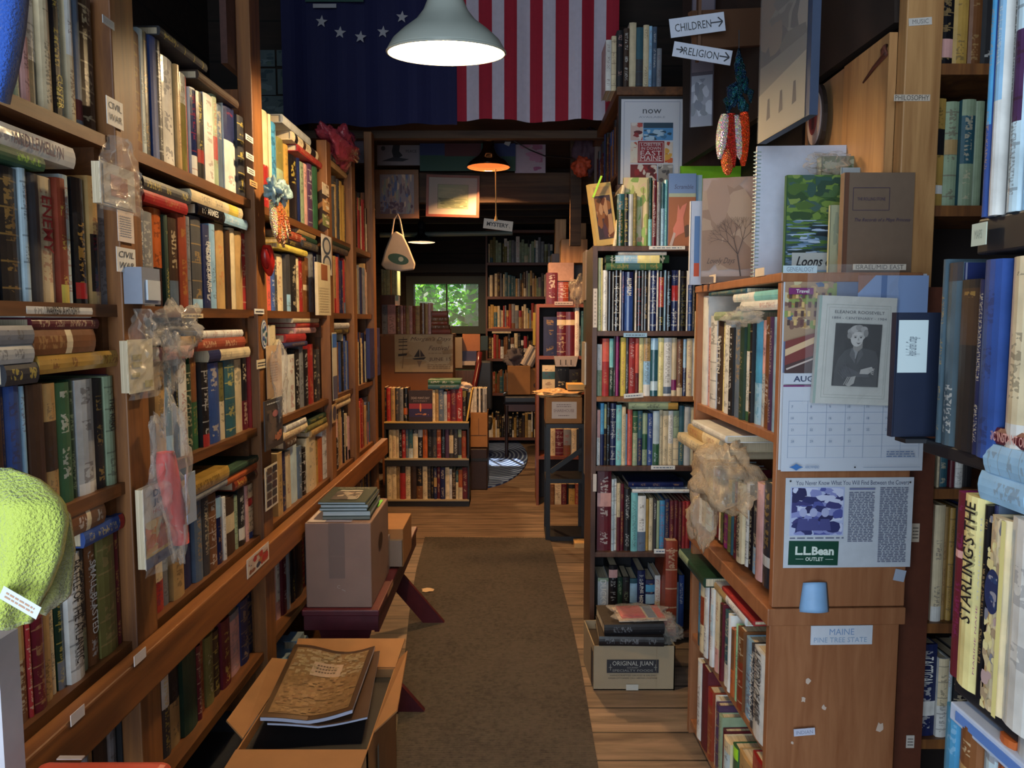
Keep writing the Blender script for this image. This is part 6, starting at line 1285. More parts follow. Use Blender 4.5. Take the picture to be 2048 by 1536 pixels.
# ================================================================ PICTURES AND CLOTHS UNDER THE HEADER
def framed(label, x0, y0, x1, y1, Y, fr, fw, mat=None, paint=None, tilt=0):
    o, p = onY('framed_picture', label, 'picture', x0, y0, x1, y1, Y, fr, t=.02, tilt=tilt); ww = fw / (x1 - x0); hh = fw / (y1 - y0)
    mb = MB(); 
    p.rect(ww, hh, 1 - 2 * ww, 1 - 2 * hh, mat or 'b0a890'); paint(p, ww, hh); p.done(o, 'picture')
    b = MB(); s = .012
    for (a0, b0, a1, b1) in ((0, 0, 1, hh), (0, 1 - hh, 1, 1), (0, hh, ww, 1 - hh), (1 - ww, hh, 1, 1 - hh)):
        P0 = p.p(a0, b0, 0); vs = [p.p(a, b_, 0) + p.N * d for d in (0, s) for a, b_ in ((a0, b0), (a1, b0), (a1, b1), (a0, b1))]; b.mesh(vs, [(3, 2, 1, 0), (4, 5, 6, 7), (0, 1, 5, 4), (1, 2, 6, 5), (2, 3, 7, 6), (3, 0, 4, 7)], C(fr, .4))
    b.build('frame', PAINT, o); return o
framed('wood framed colourful abstract painting left under the header', 752, 340, 838, 437, 5.25, '7c5430', 9, None, lambda p, a, b: (p.rect(a, b, 1 - 2 * a, 1 - 2 * b, '8c8488'), p.blobs(a, b, 1 - 2 * a, 1 - 2 * b, ['b0987c', '7c8498', 'a88c80', '6c5c68', 'c8b098', '5c6c94', '90988c'], 80, .03, .1, 3), p.blobs(a, b, 1 - 2 * a, .25, ['5c4858', '6c5860', '8c7c80'], 26, .05, .05, 5)))
framed('brown framed misty landscape with wide white mount under the header', 852, 349, 958, 433, 5.25, '6c3420', 5, '8c8884', lambda p, a, b: (p.rect(.21, .2, .58, .58, '5c6456'), p.rect(.22, .21, .56, .56, '78826c'), p.blobs(.23, .22, .54, .25, ['4c5848', '586450', '606c54'], 24, .1, .04, 4), p.blobs(.23, .45, .5, .25, ['848c74', '7c8670', '8c9278'], 20, .12, .04, 5)), tilt=-1.5)
o, p = onY('poster', 'small grey ink poster with tree figure under header left', 'poster', 754, 274, 840, 331, 5.2, '6c6a72'); p.rect(.02, .03, .96, .94, '807c84'); p.poly([(.35, .5), (.4, .85), (.47, .72), (.55, .82), (.52, .5), (.6, .35), (.45, .2), (.38, .3)], '24242c'); p.poly([(.1, .15), (.4, .3), (.75, .22), (.6, .14)], '30303a'); p.text('PEACE', .8, .5, .1, '30303a', w=.25); p.ell(.15, .6, .05, .08, '3c3c44'); p.done(o)
o, p = onY('poster', 'dim purple poster at the far left under the header beam', 'poster', 664, 275, 728, 326, 4.3, '382c3c'); p.blobs(0, 0, 1, 1, ['443444', '302834'], 10, .3, .2, 3); p.done(o)
o, p = onY('bunting', 'blue red and green cloth banner strung behind the brown lamp', 'banner', 840, 272, 1031, 342, 5.15, '16463c', t=.003); p.rect(0, .45, .26, .55, '1c2c5c'); p.rect(.26, .42, .38, .58, '481820'); p.rect(.74, .4, .26, .6, '1c2c60'); p.rect(0, 0, 1, .42, '1c4438'); p.done(o, 'panels')
o, p = onY('banner', 'white cloth printed with pink blossoms behind the brown lamp', 'banner', 1030, 275, 1091, 346, 5.18, '9c8c9c', t=.002); p.blobs(.1, .3, .8, .5, ['8c5878', 'a0708c', '94809a'], 9, .2, .1, 2); p.blobs(.6, .03, .3, .15, ['8c4870'], 3, .1, .05, 3); p.done(o)
o, p = onY('paper_scrap', 'tiny white paper square pinned near the brown lamp', 'scrap', 1008, 278, 1019, 288, 5.1, 'a8a8a8', tilt=-25); p.done(o)
# postcards behind the left posts
for i, (x0, y0, x1, y1, l) in enumerate(((503, 100, 550, 133, 'upper left'), (503, 137, 552, 190, 'middle left'), (554, 100, 580, 132, 'upper right'), (556, 138, 582, 188, 'middle right'), (515, 192, 580, 248, 'lower'))):
    o, p = onY('postcard', '%s dim green-blue picture card pinned left of the navy flag' % l, 'card', x0, y0, x1, y1, 4.33, '48585c'); p.blobs(.05, .05, .9, .9, ['384c54', '5c6c70', '2c4048', '485c54'], 12, .2, .12, i); p.done(o)
# tote bag hanging
t = thing('tote_bag', 'cream tote bag with dark green oval logo hanging at left', 'bag', at(797, 540, 5.0))
ctr = [(762, 530), (770, 500), (782, 470), (792, 462), (806, 470), (818, 495), (831, 528), (828, 540), (800, 543), (770, 538)]
f_ = [at(x, y, 4.97) for x, y in ctr]; bk_ = [at(x, y, 5.05) for x, y in ctr]; mb = MB(); n = len(ctr)
mb.mesh(f_ + bk_, [tuple(range(n - 1, -1, -1)), tuple(range(n, 2 * n))] + [(i, (i + 1) % n, n + (i + 1) % n, n + i) for i in range(n)], C('a89c90', .8)); bevel(mb.build('bag_body', PAINT, t), .01, 3)
mb = MB(); mb.tube([at(783, 475, 5), at(788, 440, 5), at(796, 428, 5), at(800, 440, 5), at(807, 475, 5)], .006, 6, C('a89c90', .8)); mb.build('handle', PAINT, t)
pn = Panel(at(773, 525, 4.965), (1, 0, -.25), (.25, 0, 1), .14, .08); pn.ell(.5, .5, .5, .42, '1c443c'); pn.ell(.62, .55, .12, .2, '8c9890'); pn.done(t)
# purple and red cloth on the right, with cord
crumple('cloth_bundle', plain('purple_cloth', '3c2430', .8, var=.2), at(1172, 300, 4.5), (.07, .06, .12), 61, None, .3, 24, label='dark purple cloth bundle hanging right under the header', cat='cloth')
crumple('cloth_bundle', plain('orange_red_cloth', 'a83c1c', .7, var=.3), at(1163, 332, 4.45), (.05, .04, .05), 62, None, .3, 20, label='small orange red cloth bundle under the purple bundle', cat='cloth')
mb = MB(); mb.tube([at(1028, 282, 5.0), at(1060, 300, 5.0), at(1090, 312, 4.9), at(1165, 318, 4.5)], .004, 6, C('bk')); o = mb.build('electric_cord', PAINT, None, origin=at(1060, 300, 5)); tag(o, 'black cord looping from the brown lamp to the right', 'cord')
mb = MB(); a = at(1150, 420, 4.9); mb.box((a.x - .03, 4.9, 1.9), (a.x + .04, 4.96, 2.6)); o = mb.build('wall_post', BEAM, None); struct(o); o.name = 'trim_post_back'

# ================================================================ BACK ROOM FURNITURE
# far bookcase beside the window
YF = 8.5; FF = Face((0, YF, 0), (1, 0, 0), (0, 1, 0)); fx0 = at(975, 600, YF).x; fx1 = at(1098, 600, YF).x + .1
FC = thing('bookcase', 'far brown bookcase beside the window in the back room', 'bookcase', ((fx0 + fx1) / 2, YF + .1, 0)); FZ = [z_on((0, YF), y) for y in (525, 593, 657, 717, 786)] + [.08]; FZt = z_on((0, YF), 460)
for x in (fx0, fx1): mb = MB(); mb.box((x - .02, YF - .01, 0), (x, YF + .26, FZt)); mb.build('side_panel', plain('brown_side', '5c3424', .5, var=.1), FC)
FCM = plain('brown_shelf', '643a28', .5, var=.1)
for z in FZ + [FZt]: mb = MB(); mb.box((fx0, YF - .008, z - .03), (fx1 - .02, YF + .25, z)); mb.build('shelf', FCM, FC)
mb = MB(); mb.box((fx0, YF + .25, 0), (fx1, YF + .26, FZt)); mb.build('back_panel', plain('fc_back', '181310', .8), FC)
for i, z in enumerate(FZ):
    fill(FF, fx0 + .01, fx1 - .03, z, (.2, .29), ['sg gy wh te bk cr ol', 'dg sg tn cr te gy db', 'gd cr br rd tn te gy', 'wh cr bk rd db br', 'rb br gn gy te', 'cr db gd bk wh'][i], '%s shelf of far bookcase' % ordw(i + 1), seed=90 + i, depth=.2, vis=.3)
pile(FF, [], 1060, 0, 'p', '.03,984,1022,cr; .04,983,1020,or', 'on fourth shelf of far bookcase', z=FZ[3] + .285, depth=.2)
# narrow right bookcase in the back (with navy and maroon volumes)
YR = 5.68; FRr = Face((0, YR, 0), (1, 0, 0), (0, 1, 0)); rx0 = at(1078, 800, YR).x; rx1 = at(1172, 800, YR).x + .04
RC = thing('bookcase', 'narrow red-brown bookcase with dictionary volumes right of the back room', 'bookcase', ((rx0 + rx1) / 2, YR + .1, 0)); RZt = z_on((0, YR), 608); RZ = [z_on((0, YR), y) for y in (712, 782, 912, 1012)]
RM = plain('red_brown_veneer', '7a4028', .45, var=.08)
for x in (rx0, rx1): mb = MB(); mb.box((x - .02, YR - .01, 0), (x, YR + .28, RZt)); mb.build('side_panel', RM, RC)
for z in RZ + [RZt]: mb = MB(); mb.box((rx0, YR - .008, z - .025), (rx1 - .02, YR + .27, z)); mb.build('shelf', RM, RC)
mb = MB(); mb.box((rx0, YR + .27, 0), (rx1, YR + .28, RZt)); mb.build('back_panel', plain('rc_back', '3a3434', .8), RC)
w = '%s shelf of narrow red-brown bookcase'
upright(FRr, 'Hh', 560, RZ[0], '640,365,nv^gd; 695,335,mr|cr@.7-.82; 748,335,mr|cr@.7-.82; 775,300,wh; 785,420,dg; 808,330,te', w % 'top', depth=.2, hmax=.5)
upright(FRr, 'Hh', 553, RZ[1], '630,655,cr|te@.45-.75; 715,670,bk^cr; 790,680,db', w % 'second', depth=.2, hmax=.4)
upright(FRr, 'Hh', 600, RZ[2], '632,1040,cr^br; 680,1040,mr^wh=SPEER KING#.8#.5; 725,1040,gy|br@.0-.4; 760,1040,cr^gb; 805,1040,bk', w % 'third', depth=.2, hmax=.4)
upright(FRr, 'Hh', 600, RZ[3], '628,1370,br; 668,1370,cr^br; 700,1370,mr; 712,1370,bk; 750,1370,gd^bk|bk@.8-1; 780,1370,rb; 808,1370,db', w % 'bottom', depth=.2, hmax=.4)
o, p = onY('shelf_label', 'white label on top edge of the narrow red-brown bookcase', 'label', 1109, 603, 1146, 610, YR - .012, 'b0a4a8'); p.textlines(.05, .2, .9, .6, 1, '5c5458'); p.done(o)
def boxthing(name, label, x0, y0, x1, y1, Y, d, mat, cat='box', z0=None, flap=None):
    a = at(x0, y1, Y); b = at(x1, y1, Y); zt_ = z_on((0, Y), y0); z_ = a.z if z0 is None else z0
    t = thing(name, label, cat, ((a.x + b.x) / 2, Y + d / 2, z_)); mb = MB(); mb.box((a.x, Y, z_), (b.x, Y + d, zt_)); bevel(mb.build('box_body', mat, t), .004); return t, a, b, zt_
# basket on second shelf
t = thing('wire_basket', 'white plastic basket with slots hanging under the dictionary shelf', 'basket', at(1132, 730, YR - .05)); a = at(1108, 733, YR - .06); b = at(1156, 712, YR - .06); 
mb = MB(); vs = [(a.x + .015, YR - .05, a.z), (b.x - .015, YR - .05, a.z), (b.x - .015, YR + .1, a.z), (a.x + .015, YR + .1, a.z), (a.x, YR - .07, b.z), (b.x, YR - .07, b.z), (b.x, YR + .1, b.z), (a.x, YR + .1, b.z)]
mb.mesh(vs, [(3, 2, 1, 0), (0, 1, 5, 4), (1, 2, 6, 5), (3, 0, 4, 7)], C('c8bcb4')); mb.build('basket_body', PAINT, t, solid=.003)
pn = Panel((a.x, YR - .071, a.z), (1, 0, 0), (0, 0, 1), b.x - a.x, b.z - a.z)
for i in range(3): pn.rect(.25 + .22 * i, .15, .035, .5, 'bk')
pn.done(t, 'slots')
# stuff on top of that case: red volumes, wooden boxes, framed thing
upright(Face((0, YR, 0), (1, 0, 0), (0, 1, 0)), 'Hh', 578, RZt, '645,100,mr; 712,155,rb', 'on top of narrow red-brown bookcase', depth=.2, hmax=.5)
boxthing('wooden_box', 'tall orange wood box on top of the right back shelves', 1110, 438, 1132, 520, 6.0, .12, PALE_WOOD, z0=RZt + .4); boxthing('wooden_box', 'short orange wood box beside the tall one', 1150, 446, 1172, 520, 6.0, .12, PALE_WOOD, z0=RZt + .4)
t, a, b, zt_ = boxthing('wooden_box', 'wide orange wood crate under the smaller wooden boxes', 1122, 478, 1175, 525, 5.74, .2, PALE_WOOD, z0=z_on((0, 5.7), 525))
t, a, b, zt_ = boxthing('paper_carton', 'pale printed carton on top of the narrow bookcase', 1097, 525, 1148, 560, YR + .02, .15, plain('pinkish_card', 'a88880', .7, var=.1), z0=z_on((0, YR), 562))
mb = MB(); mb.box((at(1097, 560, 5.75).x, 5.72, RZt), (at(1172, 560, 5.75).x, 5.92, z_on((0, 5.7), 562) - .002)); o = mb.build('storage_shelf', WALNUT, None, origin=(at(1135, 560, 5.75).x, 5.82, RZt)); tag(o, 'dark wood riser stacked on the narrow red-brown bookcase', 'shelf')
mb = MB(); mb.box((at(1104, 560, 5.95).x, 5.975, 0), (at(1178, 560, 5.95).x, 6.2, RZt + .40)); o = mb.build('cabinet', WALNUT, None, origin=(at(1140, 560, 6).x, 6, 0)); mb = None; tag(o, 'dark cabinet behind the narrow bookcase carrying the wooden boxes', 'cabinet')
crumple('plastic_bag', PLASTIC, V3((at(1157, 575, 5.6).x, 5.62, z_on((0, 5.62), 578))), (.06, .06, .09), 71, None, .4, 24, label='shiny clear plastic bag at the right end of the narrow bookcase top', cat='bag')
# black metal cart
YK = 4.73; KX0, KX1 = at(1092, 900, YK).x, at(1172, 900, YK).x; KZ = [z_on((0, YK), y) for y in (848, 958, 1073)]
t = thing('metal_shelf', 'black angle-iron shelf stand in front of the narrow red-brown bookcase', 'shelf', ((KX0 + KX1) / 2, YK + .12, 0))
for x in (KX0, KX1 - .025):
    for y in (YK, YK + .24): mb = MB(); mb.box((x, y, 0), (x + .028, y + .012, KZ[0])); mb.build('leg', BLACKM, t)
for z in KZ: mb = MB(); mb.box((KX0, YK - .002, z - .028), (KX1, YK + .255, z)); mb.build('shelf', BLACKM, t)
mb = MB(); mb.beam((KX0 + .03, YK + .03, KZ[1] + .04), (KX1 - .02, YK + .03, z_on((0, YK), 900)), .012, .03); mb.build('brace', BLACKM, t)
t, a, b, zt_ = boxthing('cardboard_box', 'cardboard box with big white label on the black metal stand', 1091, 795, 1164, 848, YK + .01, .2, CARD, z0=KZ[0] + .001)
pn = Panel((a.x, YK + .008, KZ[0]), (1, 0, 0), (0, 0, 1), b.x - a.x, zt_ - KZ[0]); pn.rect(.17, .2, .68, .64, 'ccc0b8'); pn.text('SHAREHOUSE', .5, .5, .1, '6c4c48', w=.56); pn.frame(.24, .42, .52, .15, .002, 'b8a098'); pn.textlines(.3, .62, .4, .15, 2, '8c7c78'); pn.textlines(.35, .28, .3, .08, 1, '8c7c78'); pn.done(t)
crumple('crumpled_paper', plain('gold_paper', 'c8a070', .5, var=.3, bscale=60), V3(((a.x + b.x) / 2 - .04, YK + .1, zt_ + .02)), (.14, .09, .025), 73, None, .4, 30, label='crumpled tan paper piled on the white-labelled cardboard box', cat='paper')
mb = MB(); q = at(1135, 768, YK + .05); mb.box((q.x, YK + .04, zt_ + .045), (q.x + .12, YK + .2, zt_ + .08), C('d0a860')); o = mb.build('yellow_box', PAINT, None, origin=(q.x + .05, YK + .1, zt_ + .05)); tag(o, 'small yellow carton on the crumpled tan paper', 'box')
mb = MB(); q = atz(1165, 1096, .0); mb.box((q.x - .05, q.y, 0), (q.x + .02, q.y + .1, .03), C('d0a870')); o = mb.build('wood_block', PAINT, None, origin=(q.x, q.y, 0)); tag(o, 'small tan wood block on floor beside the black stand', 'block')
# hanging things along the edge of the tall bookcase
for i, (x, y0, y1, Y, c_, l) in enumerate(((1176, 500, 600, 3.5, 'a88c78', 'tan booklet'), (1178, 600, 690, 3.5, '2c3430', 'dark green booklet'), (1174, 685, 770, 3.45, 'b0a89c', 'white booklet'), (1179, 780, 960, 3.4, '8c8078', 'grey strip of papers'))):
    a = at(x - 5, y1, Y); bx = thing('hanging_booklet', l + ' hanging on left edge of the tall bookcase', 'booklet', a); mb = MB(); zt_ = z_on((a.x, Y), y0); mb.box((a.x, Y, a.z), (a.x + .012, Y + .16, zt_), C(c_)); mb.build('cover', PAINT, bx); mb = MB(); mb.box((a.x + .012, Y + .002, a.z + .002), (a.x + .02, Y + .158, zt_ - .002)); mb.build('pages', PAGES, bx)
o, p = onY('shelf_label', 'upper long white label down the left edge of tall bookcase', 'label', 1186, 577, 1194, 655, YB - .01, 'c8c0b8'); p.textlines(.3, .05, .4, .9, 9, '8c8480'); p.done(o)
o, p = onY('shelf_label', 'lower white label down the left edge of tall bookcase', 'label', 1186, 948, 1193, 983, YB - .01, 'c8c0b8'); p.done(o)
mb = MB(); mb.beam(at(1186, 395, 3.18), at(1203, 352, 3.18), .008, .008, C('lm', .4)); o = mb.build('green_tag', PAINT, None, origin=at(1186, 395, 3.18)); tag(o, 'bright green plastic strip at the upper left edge of tall bookcase', 'tag')

# mystery cart (three shelves) on the left of the back room
YC = 5.63; FCt = Face((0, YC, 0), (1, 0, 0), (0, 1, 0)); cx0, cx1 = at(769, 900, YC).x, at(938, 900, YC).x; CZ = [z_on((0, YC), y) for y in (843, 917, 999)]
t = thing('book_cart', 'dark metal three-shelf cart of mystery novels', 'cart', ((cx0 + cx1) / 2, YC + .1, 0))
for z, c_ in zip(CZ, ('c8a860', 'a89878', 'a89878')):
    mb = MB(); mb.box((cx0, YC - .002, z - .06), (cx1, YC + .24, z - .008)); mb.build('shelf', BLACKM, t); mb = MB(); mb.box((cx0, YC - .006, z - .012), (cx1, YC + .24, z)); mb.build('shelf_lip', plain('lip', c_, .5), t)
for x in (cx0, cx1 - .012): mb = MB(); mb.box((x, YC, 0), (x + .012, YC + .24, CZ[0])); mb.build('side_frame', BLACKM, t)
mb = MB(); mb.box((cx0, YC + .22, 0), (cx1, YC + .23, CZ[0] + .2)); mb.build('back_panel', BLACKM, t)
for x in (cx0 + .02, cx1 - .02): mb = MB(); mb.tube([(x, YC + .02, 0.012), (x, YC + .02, .02)], .012, 10, C('lg')); mb.build('foot', PAINT, t)
mb = MB(); a = at(932, 842, YC); b = at(945, 780, YC); vs = [(a.x, YC, a.z), (a.x + .012, YC, a.z), (b.x, YC, b.z), (b.x - .012, YC, b.z)]; vs = [V3(v) for v in vs]; mb.mesh(vs + [v + V3((0, .22, 0)) for v in vs], [(0, 1, 2, 3), (7, 6, 5, 4), (0, 4, 5, 1), (1, 5, 6, 2), (2, 6, 7, 3), (3, 7, 4, 0)], C('d8b048')); mb.build('end_plate', PAINT, t)
w = '%s shelf of dark metal cart'
upright(FCt, 'ct', 160, CZ[0], '180,80,bk; 228,90,rd; 275,90,tn; 322,90,dg^tn; 365,100,gy^bk; 415,90,bk|or@.2-.4', w % 'top', hmax=.3, depth=.15)
upright(FCt, 'ct', 685, CZ[0], '715,110,cr^br; 752,100,tn^db; 808,90,gb; 845,130,lg^pu; 882,120,rd^cr; 950,100,mr^tn; 1015,90,rd; 1055,120,bk|ol@.8-1', w % 'top', hmax=.3, depth=.15, first=7)
upright(FCt, 'ct', 205, CZ[1], '240,530,cr; 285,530,cr^rd; 320,530,cr; 350,560,bk; 390,530,rd; 420,530,gb; 470,500,te|pb@0-.3; 525,500,dg|cr@0-.75; 578,530,bk|lg@.7-.95; 630,500,or; 680,510,bk^gy; 732,530,dg^tn; 778,530,rd|or@.55-1; 825,500,bk^lb; 868,530,pu; 915,500,dg|cr@.15-.7; 965,540,dg^wh; 1005,530,sg|dg@.1-.7; 1055,560,rb', w % 'middle', hmax=.3, depth=.15)
upright(FCt, 'ct', 180, CZ[2], '238,920,cr^dg; 290,935,cr^mr; 330,940,tn; 390,950,rd|bk@.8-1; 445,940,cr^dg; 510,930,db; 578,950,bk^tn|br@0-.4; 630,940,cr; 665,950,dg^tn; 700,960,bk; 735,970,nv|tn@.4-.7; 770,960,mr; 825,960,nv; 870,960,cr^br; 900,980,wh; 940,990,db; 970,1000,te|cr@0-.6; 1015,990,or|cr@0-.4; 1070,960,mr', w % 'bottom', hmax=.3, depth=.15)
zz = CZ[0]
r_, p = standing('novel with red and purple sunset cover facing out on the cart', 818, 864, 781, YC - .004, zz + .001, .02, '2c1c2c', lambda p: (p.rect(0, .55, 1, .45, '2c2024'), p.rect(0, .4, 1, .18, '8c2c3c'), p.rect(0, .15, 1, .26, '2c2450'), p.rect(0, 0, 1, .15, '30202c'), p.ell(.5, .45, .04, .14, 'd88050'), p.blobs(.15, .2, .7, .06, ['c88858', 'a86848'], 10, .08, .02, 3), p.text('DEAD MAN\'S BAY', .5, .76, .08, 'a89894', w=.8), p.text('MYSTERY', .5, .66, .05, '8c7878', w=.6)))
for i, (x0, x1, th, c_, l) in enumerate(((856, 918, .035, 'te', 'lower teal'), (856, 922, .035, 'gn', 'upper green'))):
    bb = book(V3((at(x0, 770, YC).x, YC, CZ[0] + .245 + .036 * i)), (0, 1, 0), th, at(x1, 770, YC).x - at(x0, 770, YC).x, .2, c_, 'on top of the cart', 'lying flat, ' + l + ' one', flat=True); bb['group'] = 'books'
crumple('crumpled_paper', plain('pale_paper', 'b8a89c', .6, var=.2), V3((at(925, 775, YC).x, YC + .08, CZ[0] + .26)), (.06, .06, .03), 77, None, .4, 20, label='crumpled paper and plastic at right end of the cart top', cat='paper')
# cabinet with festival poster behind the cart, with books on it
YD = 6.35; dx0, dx1 = at(762, 700, YD).x, at(905, 700, YD).x; dz = z_on((0, YD), 668)
t = thing('display_cabinet', 'orange-brown cabinet back bearing the festival poster', 'cabinet', ((dx0 + dx1) / 2, YD + .15, 0))
mb = MB(); mb.box((dx0, YD, 0), (dx1, YD + .3, dz - .02)); mb.build('cabinet_body', plain('orange_board', '7c4c28', .6, var=.08, bscale=5), t); mb = MB(); mb.box((dx0 - .01, YD - .01, dz - .02), (dx1 + .01, YD + .31, dz)); mb.build('cabinet_top', ORANGE_WOOD, t)
o, p = onY('poster', "parchment poster for Morgan's Days Festival with sailing ships", 'poster', 790, 669, 906, 744, YD - .012, 'b09a74')
p.blobs(0, 0, 1, 1, ['a88c64', 'b49c78', 'bca884', 'a0845c'], 30, .2, .15, 3); p.text("Morgan's Days", .62, .87, .13, '5c4030', w=.7, shear=.4); p.text('Festival', .76, .64, .12, '5c4030', w=.36, shear=.4); p.text('JUNE 15', .78, .33, .11, '5c4030', w=.38)
p.poly([(.3, .36), (.34, .33), (.5, .33), (.54, .4), (.4, .38)], '2c2420'); p.poly([(.33, .4), (.42, .62), (.43, .4)], '30241c'); p.poly([(.44, .4), (.44, .6), (.52, .42)], '3c2c24'); p.poly([(.38, .3), (.42, .12), (.47, .3)], '806850')
p.poly([(.06, .42), (.2, .44), (.22, .5), (.06, .48)], '30241c'); p.line(.14, .45, .15, .93, .003, '30241c')
for y_ in (.6, .7, .8, .86): p.line(.07, y_, .22, y_ + .01, .008, '3c2c24')
p.line(.13, .1, .15, .42, .01, '8c7454'); p.textlines(.56, .08, .4, .14, 3, '8c7454'); p.textlines(.58, .48, .36, .04, 1, '8c7454'); p.done(o)
FD = Face((0, YD, 0), (1, 0, 0), (0, 1, 0))
upright(FD, 'fr', 105, dz, '155,220,gy; 228,220,pk; 270,225,br; 295,228,pk; 318,228,rb; 350,228,tn; 378,230,pk; 405,230,rb; 445,230,tn; 490,205,br; 515,215,tn; 545,205,pk', 'on the poster cabinet', depth=.16, hmax=.4)
pile(FD, [], 0, 0, 'fr', '.04,550,715,rb; .035,550,700,br; .03,550,690,rb; .035,550,690,br; .05,550,685,rb', 'flat pile on the poster cabinet', z=dz + .001, depth=.18)
# far left shelf books, post
mb = MB(); a = at(760, 600, 6.9); b = at(790, 600, 6.9); mb.box((a.x, 6.9, 0), (b.x, 7.2, z_on((0, 6.9), 590) - .001)); o = mb.build('side_cabinet', WALNUT, None, origin=(a.x, 7, 0)); tag(o, 'dark cabinet behind the poster cabinet at the far left', 'cabinet')
fill(Face((0, 6.9, 0), (1, 0, 0), (0, 1, 0)), a.x + .01, b.x + .03, z_on((0, 6.9), 590), (.22, .32), 'sg br tn dg', 'on dark cabinet at far left', seed=7, depth=.18)
# boxes, magazines and chair right of the cart
t, a, b, zt_ = boxthing('cardboard_box', 'worn cardboard box standing behind the right end of cart', 936, 826, 975, 880, 6.2, .3, CARD, z0=.36)
for i in range(4): pn = Panel((a.x, 6.198, .36), (1, 0, 0), (0, 0, 1), b.x - a.x, zt_ - .36); 
pn.line(.1, .35, .95, .35, .004, '4c3020'); pn.line(.55, .35, .55, .85, .004, '4c3020'); pn.done(t)
fill(Face((0, 6.22, 0), (1, 0, 0), (0, 1, 0)), a.x + .005, b.x - .005, zt_ + .001, (.2, .2), 'wh gy lg dg wh', 'in box behind the cart', seed=12, depth=.2, tmin=.012, tmax=.022)
t = thing('trunk', 'dark brown box under the cardboard box behind the cart', 'trunk', ((a.x + b.x) / 2, 6.35, 0)); mb = MB(); mb.box((a.x - .1, 6.18, 0), (b.x, 6.6, .352)); bevel(mb.build('trunk_body', plain('dark_trunk', '2c1a14', .5, var=.2), t), .01); mb = MB(); mb.box((a.x - .1, 6.175, .25), (b.x + .003, 6.18, .27)); mb.build('lid_seam', BLACKM, t)
# table with books near window
t = thing('display_rack', 'small rack of orange and blue booklets below the window', 'rack', at(940, 740, 7.4)); YW = 7.4
for i, (x0, y0, x1, y1, c_) in enumerate(((925, 668, 960, 702, 'a86838'), (925, 702, 953, 722, '3c3c60'), (918, 722, 956, 730, 'b8a89c'), (905, 675, 925, 735, '8c7c68'), (962, 672, 976, 700, '2c3c38'))):
    a = at(x0, y1, YW); b = at(x1, y0, YW); mb = MB(); mb.box((a.x, YW - .02 * i, a.z), (b.x, YW + .04, b.z), C(c_)); mb.build('booklet', PAINT, t)
mb = MB(); a = at(905, 740, YW); b = at(960, 730, YW); mb.box((a.x, YW - .1, 0), (b.x, YW + .1, a.z)); mb.build('stand', WALNUT, t)
t = thing('office_chair', 'dark chair with red arm right of the poster cabinet', 'chair', at(962, 860, 7.0)); a = at(950, 700, 7.0); b = at(974, 820, 7.0)
mb = MB(); mb.box((a.x, 7.0, b.z), (b.x + .05, 7.06, a.z - .1)); bevel(mb.build('backrest', BLACKM, t), .02, 3); mb = MB(); mb.box((a.x - .1, 6.75, .42), (b.x + .05, 7.1, .5)); bevel(mb.build('seat', BLACKM, t), .02, 3); mb = MB(); mb.tube([at(960, 705, 6.95), at(957, 730, 6.9), at(950, 765, 6.85), at(945, 790, 6.8)], .025, 8, C('5c1c20', .3)); mb.build('arm', PAINT, t, smooth=True)
for dx in (-.08, .1): mb = MB(); mb.tube([(a.x + dx, 6.85, .42), (a.x + dx, 6.85, 0)], .018, 8, C('bk')); mb.build('leg', PAINT, t)
# black bench / stool with box
YS = 7.6; a = at(1005, 800, YS); b = at(1085, 800, YS); zs = z_on((0, YS), 790)
t = thing('padded_bench', 'black cushioned bench with dark wooden legs in the back room', 'bench', ((a.x + b.x) / 2, YS + .2, 0))
mb = MB(); mb.box((a.x, YS, zs - .10), (b.x + .05, YS + .42, zs)); bevel(mb.build('cushion', plain('black_vinyl', '15141a', .35), t), .03, 3)
mb = MB(); mb.box((a.x + .03, YS + .02, zs - .17), (b.x + .03, YS + .4, zs - .10)); mb.build('apron', plain('dark_red_wood', '3c1c18', .4), t)
for x in (a.x + .04, b.x): 
    for y in (YS + .03, YS + .38): mb = MB(); mb.tube([(x, y, zs - .11), (x, y, 0)], [.024, .016], 8); mb.build('leg', plain('leg_dark', '241410', .4), t)
t, a, b, zt_ = boxthing('cardboard_box', 'plain cardboard box on the black bench', 1015, 732, 1061, 786, YS + .02, .3, CARD, z0=zs + .001); a2 = at(1061, 786, YS + .02)
t2, a3, b3, z3 = boxthing('cardboard_box', 'smaller printed cardboard box right of the plain one on bench', 1061, 737, 1080, 787, YS + .05, .3, CARD, z0=zs + .001); pn = Panel((a3.x, YS + .048, zs), (1, 0, 0), (0, 0, 1), b3.x - a3.x, z3 - zs); pn.ell(.8, .7, .3, .12, 'bk'); pn.ell(.7, .35, .4, .12, '3c2418'); pn.done(t2)
for i, (x, y, c_) in enumerate(((1058, 712, 'c0b0a0'), (1070, 714, 'b8a898'))):
    q = at(x, y, YS + .1); mb = MB(); mb.tube([q + V3((-.06, 0, -.09)), q + V3((.04, 0, .1))], .04, 12, C(c_)); o = mb.build('paper_roll', PAINT, None, origin=q); tag(o, ['left', 'right'][i] + ' rolled white paper standing over the printed box', 'roll')
q = at(1066, 640, 7.9); mb = MB(); mb.box((q.x, 7.9, z_on((0, 7.9), 690)), (q.x + .05, 7.93, z_on((0, 7.9), 625)), C('d8b848')); o = mb.build('yellow_book', PAINT, None, origin=q); tag(o, 'tall yellow book standing before the far bookcase', 'book')
crumple('wool_heap', plain('grey_wool', '5c5458', .9, bump=.5), at(1032, 715, YS + .15), (.10, .08, .08), 81, None, .5, 24, label='grey tangled heap behind the plain cardboard box', cat='heap')
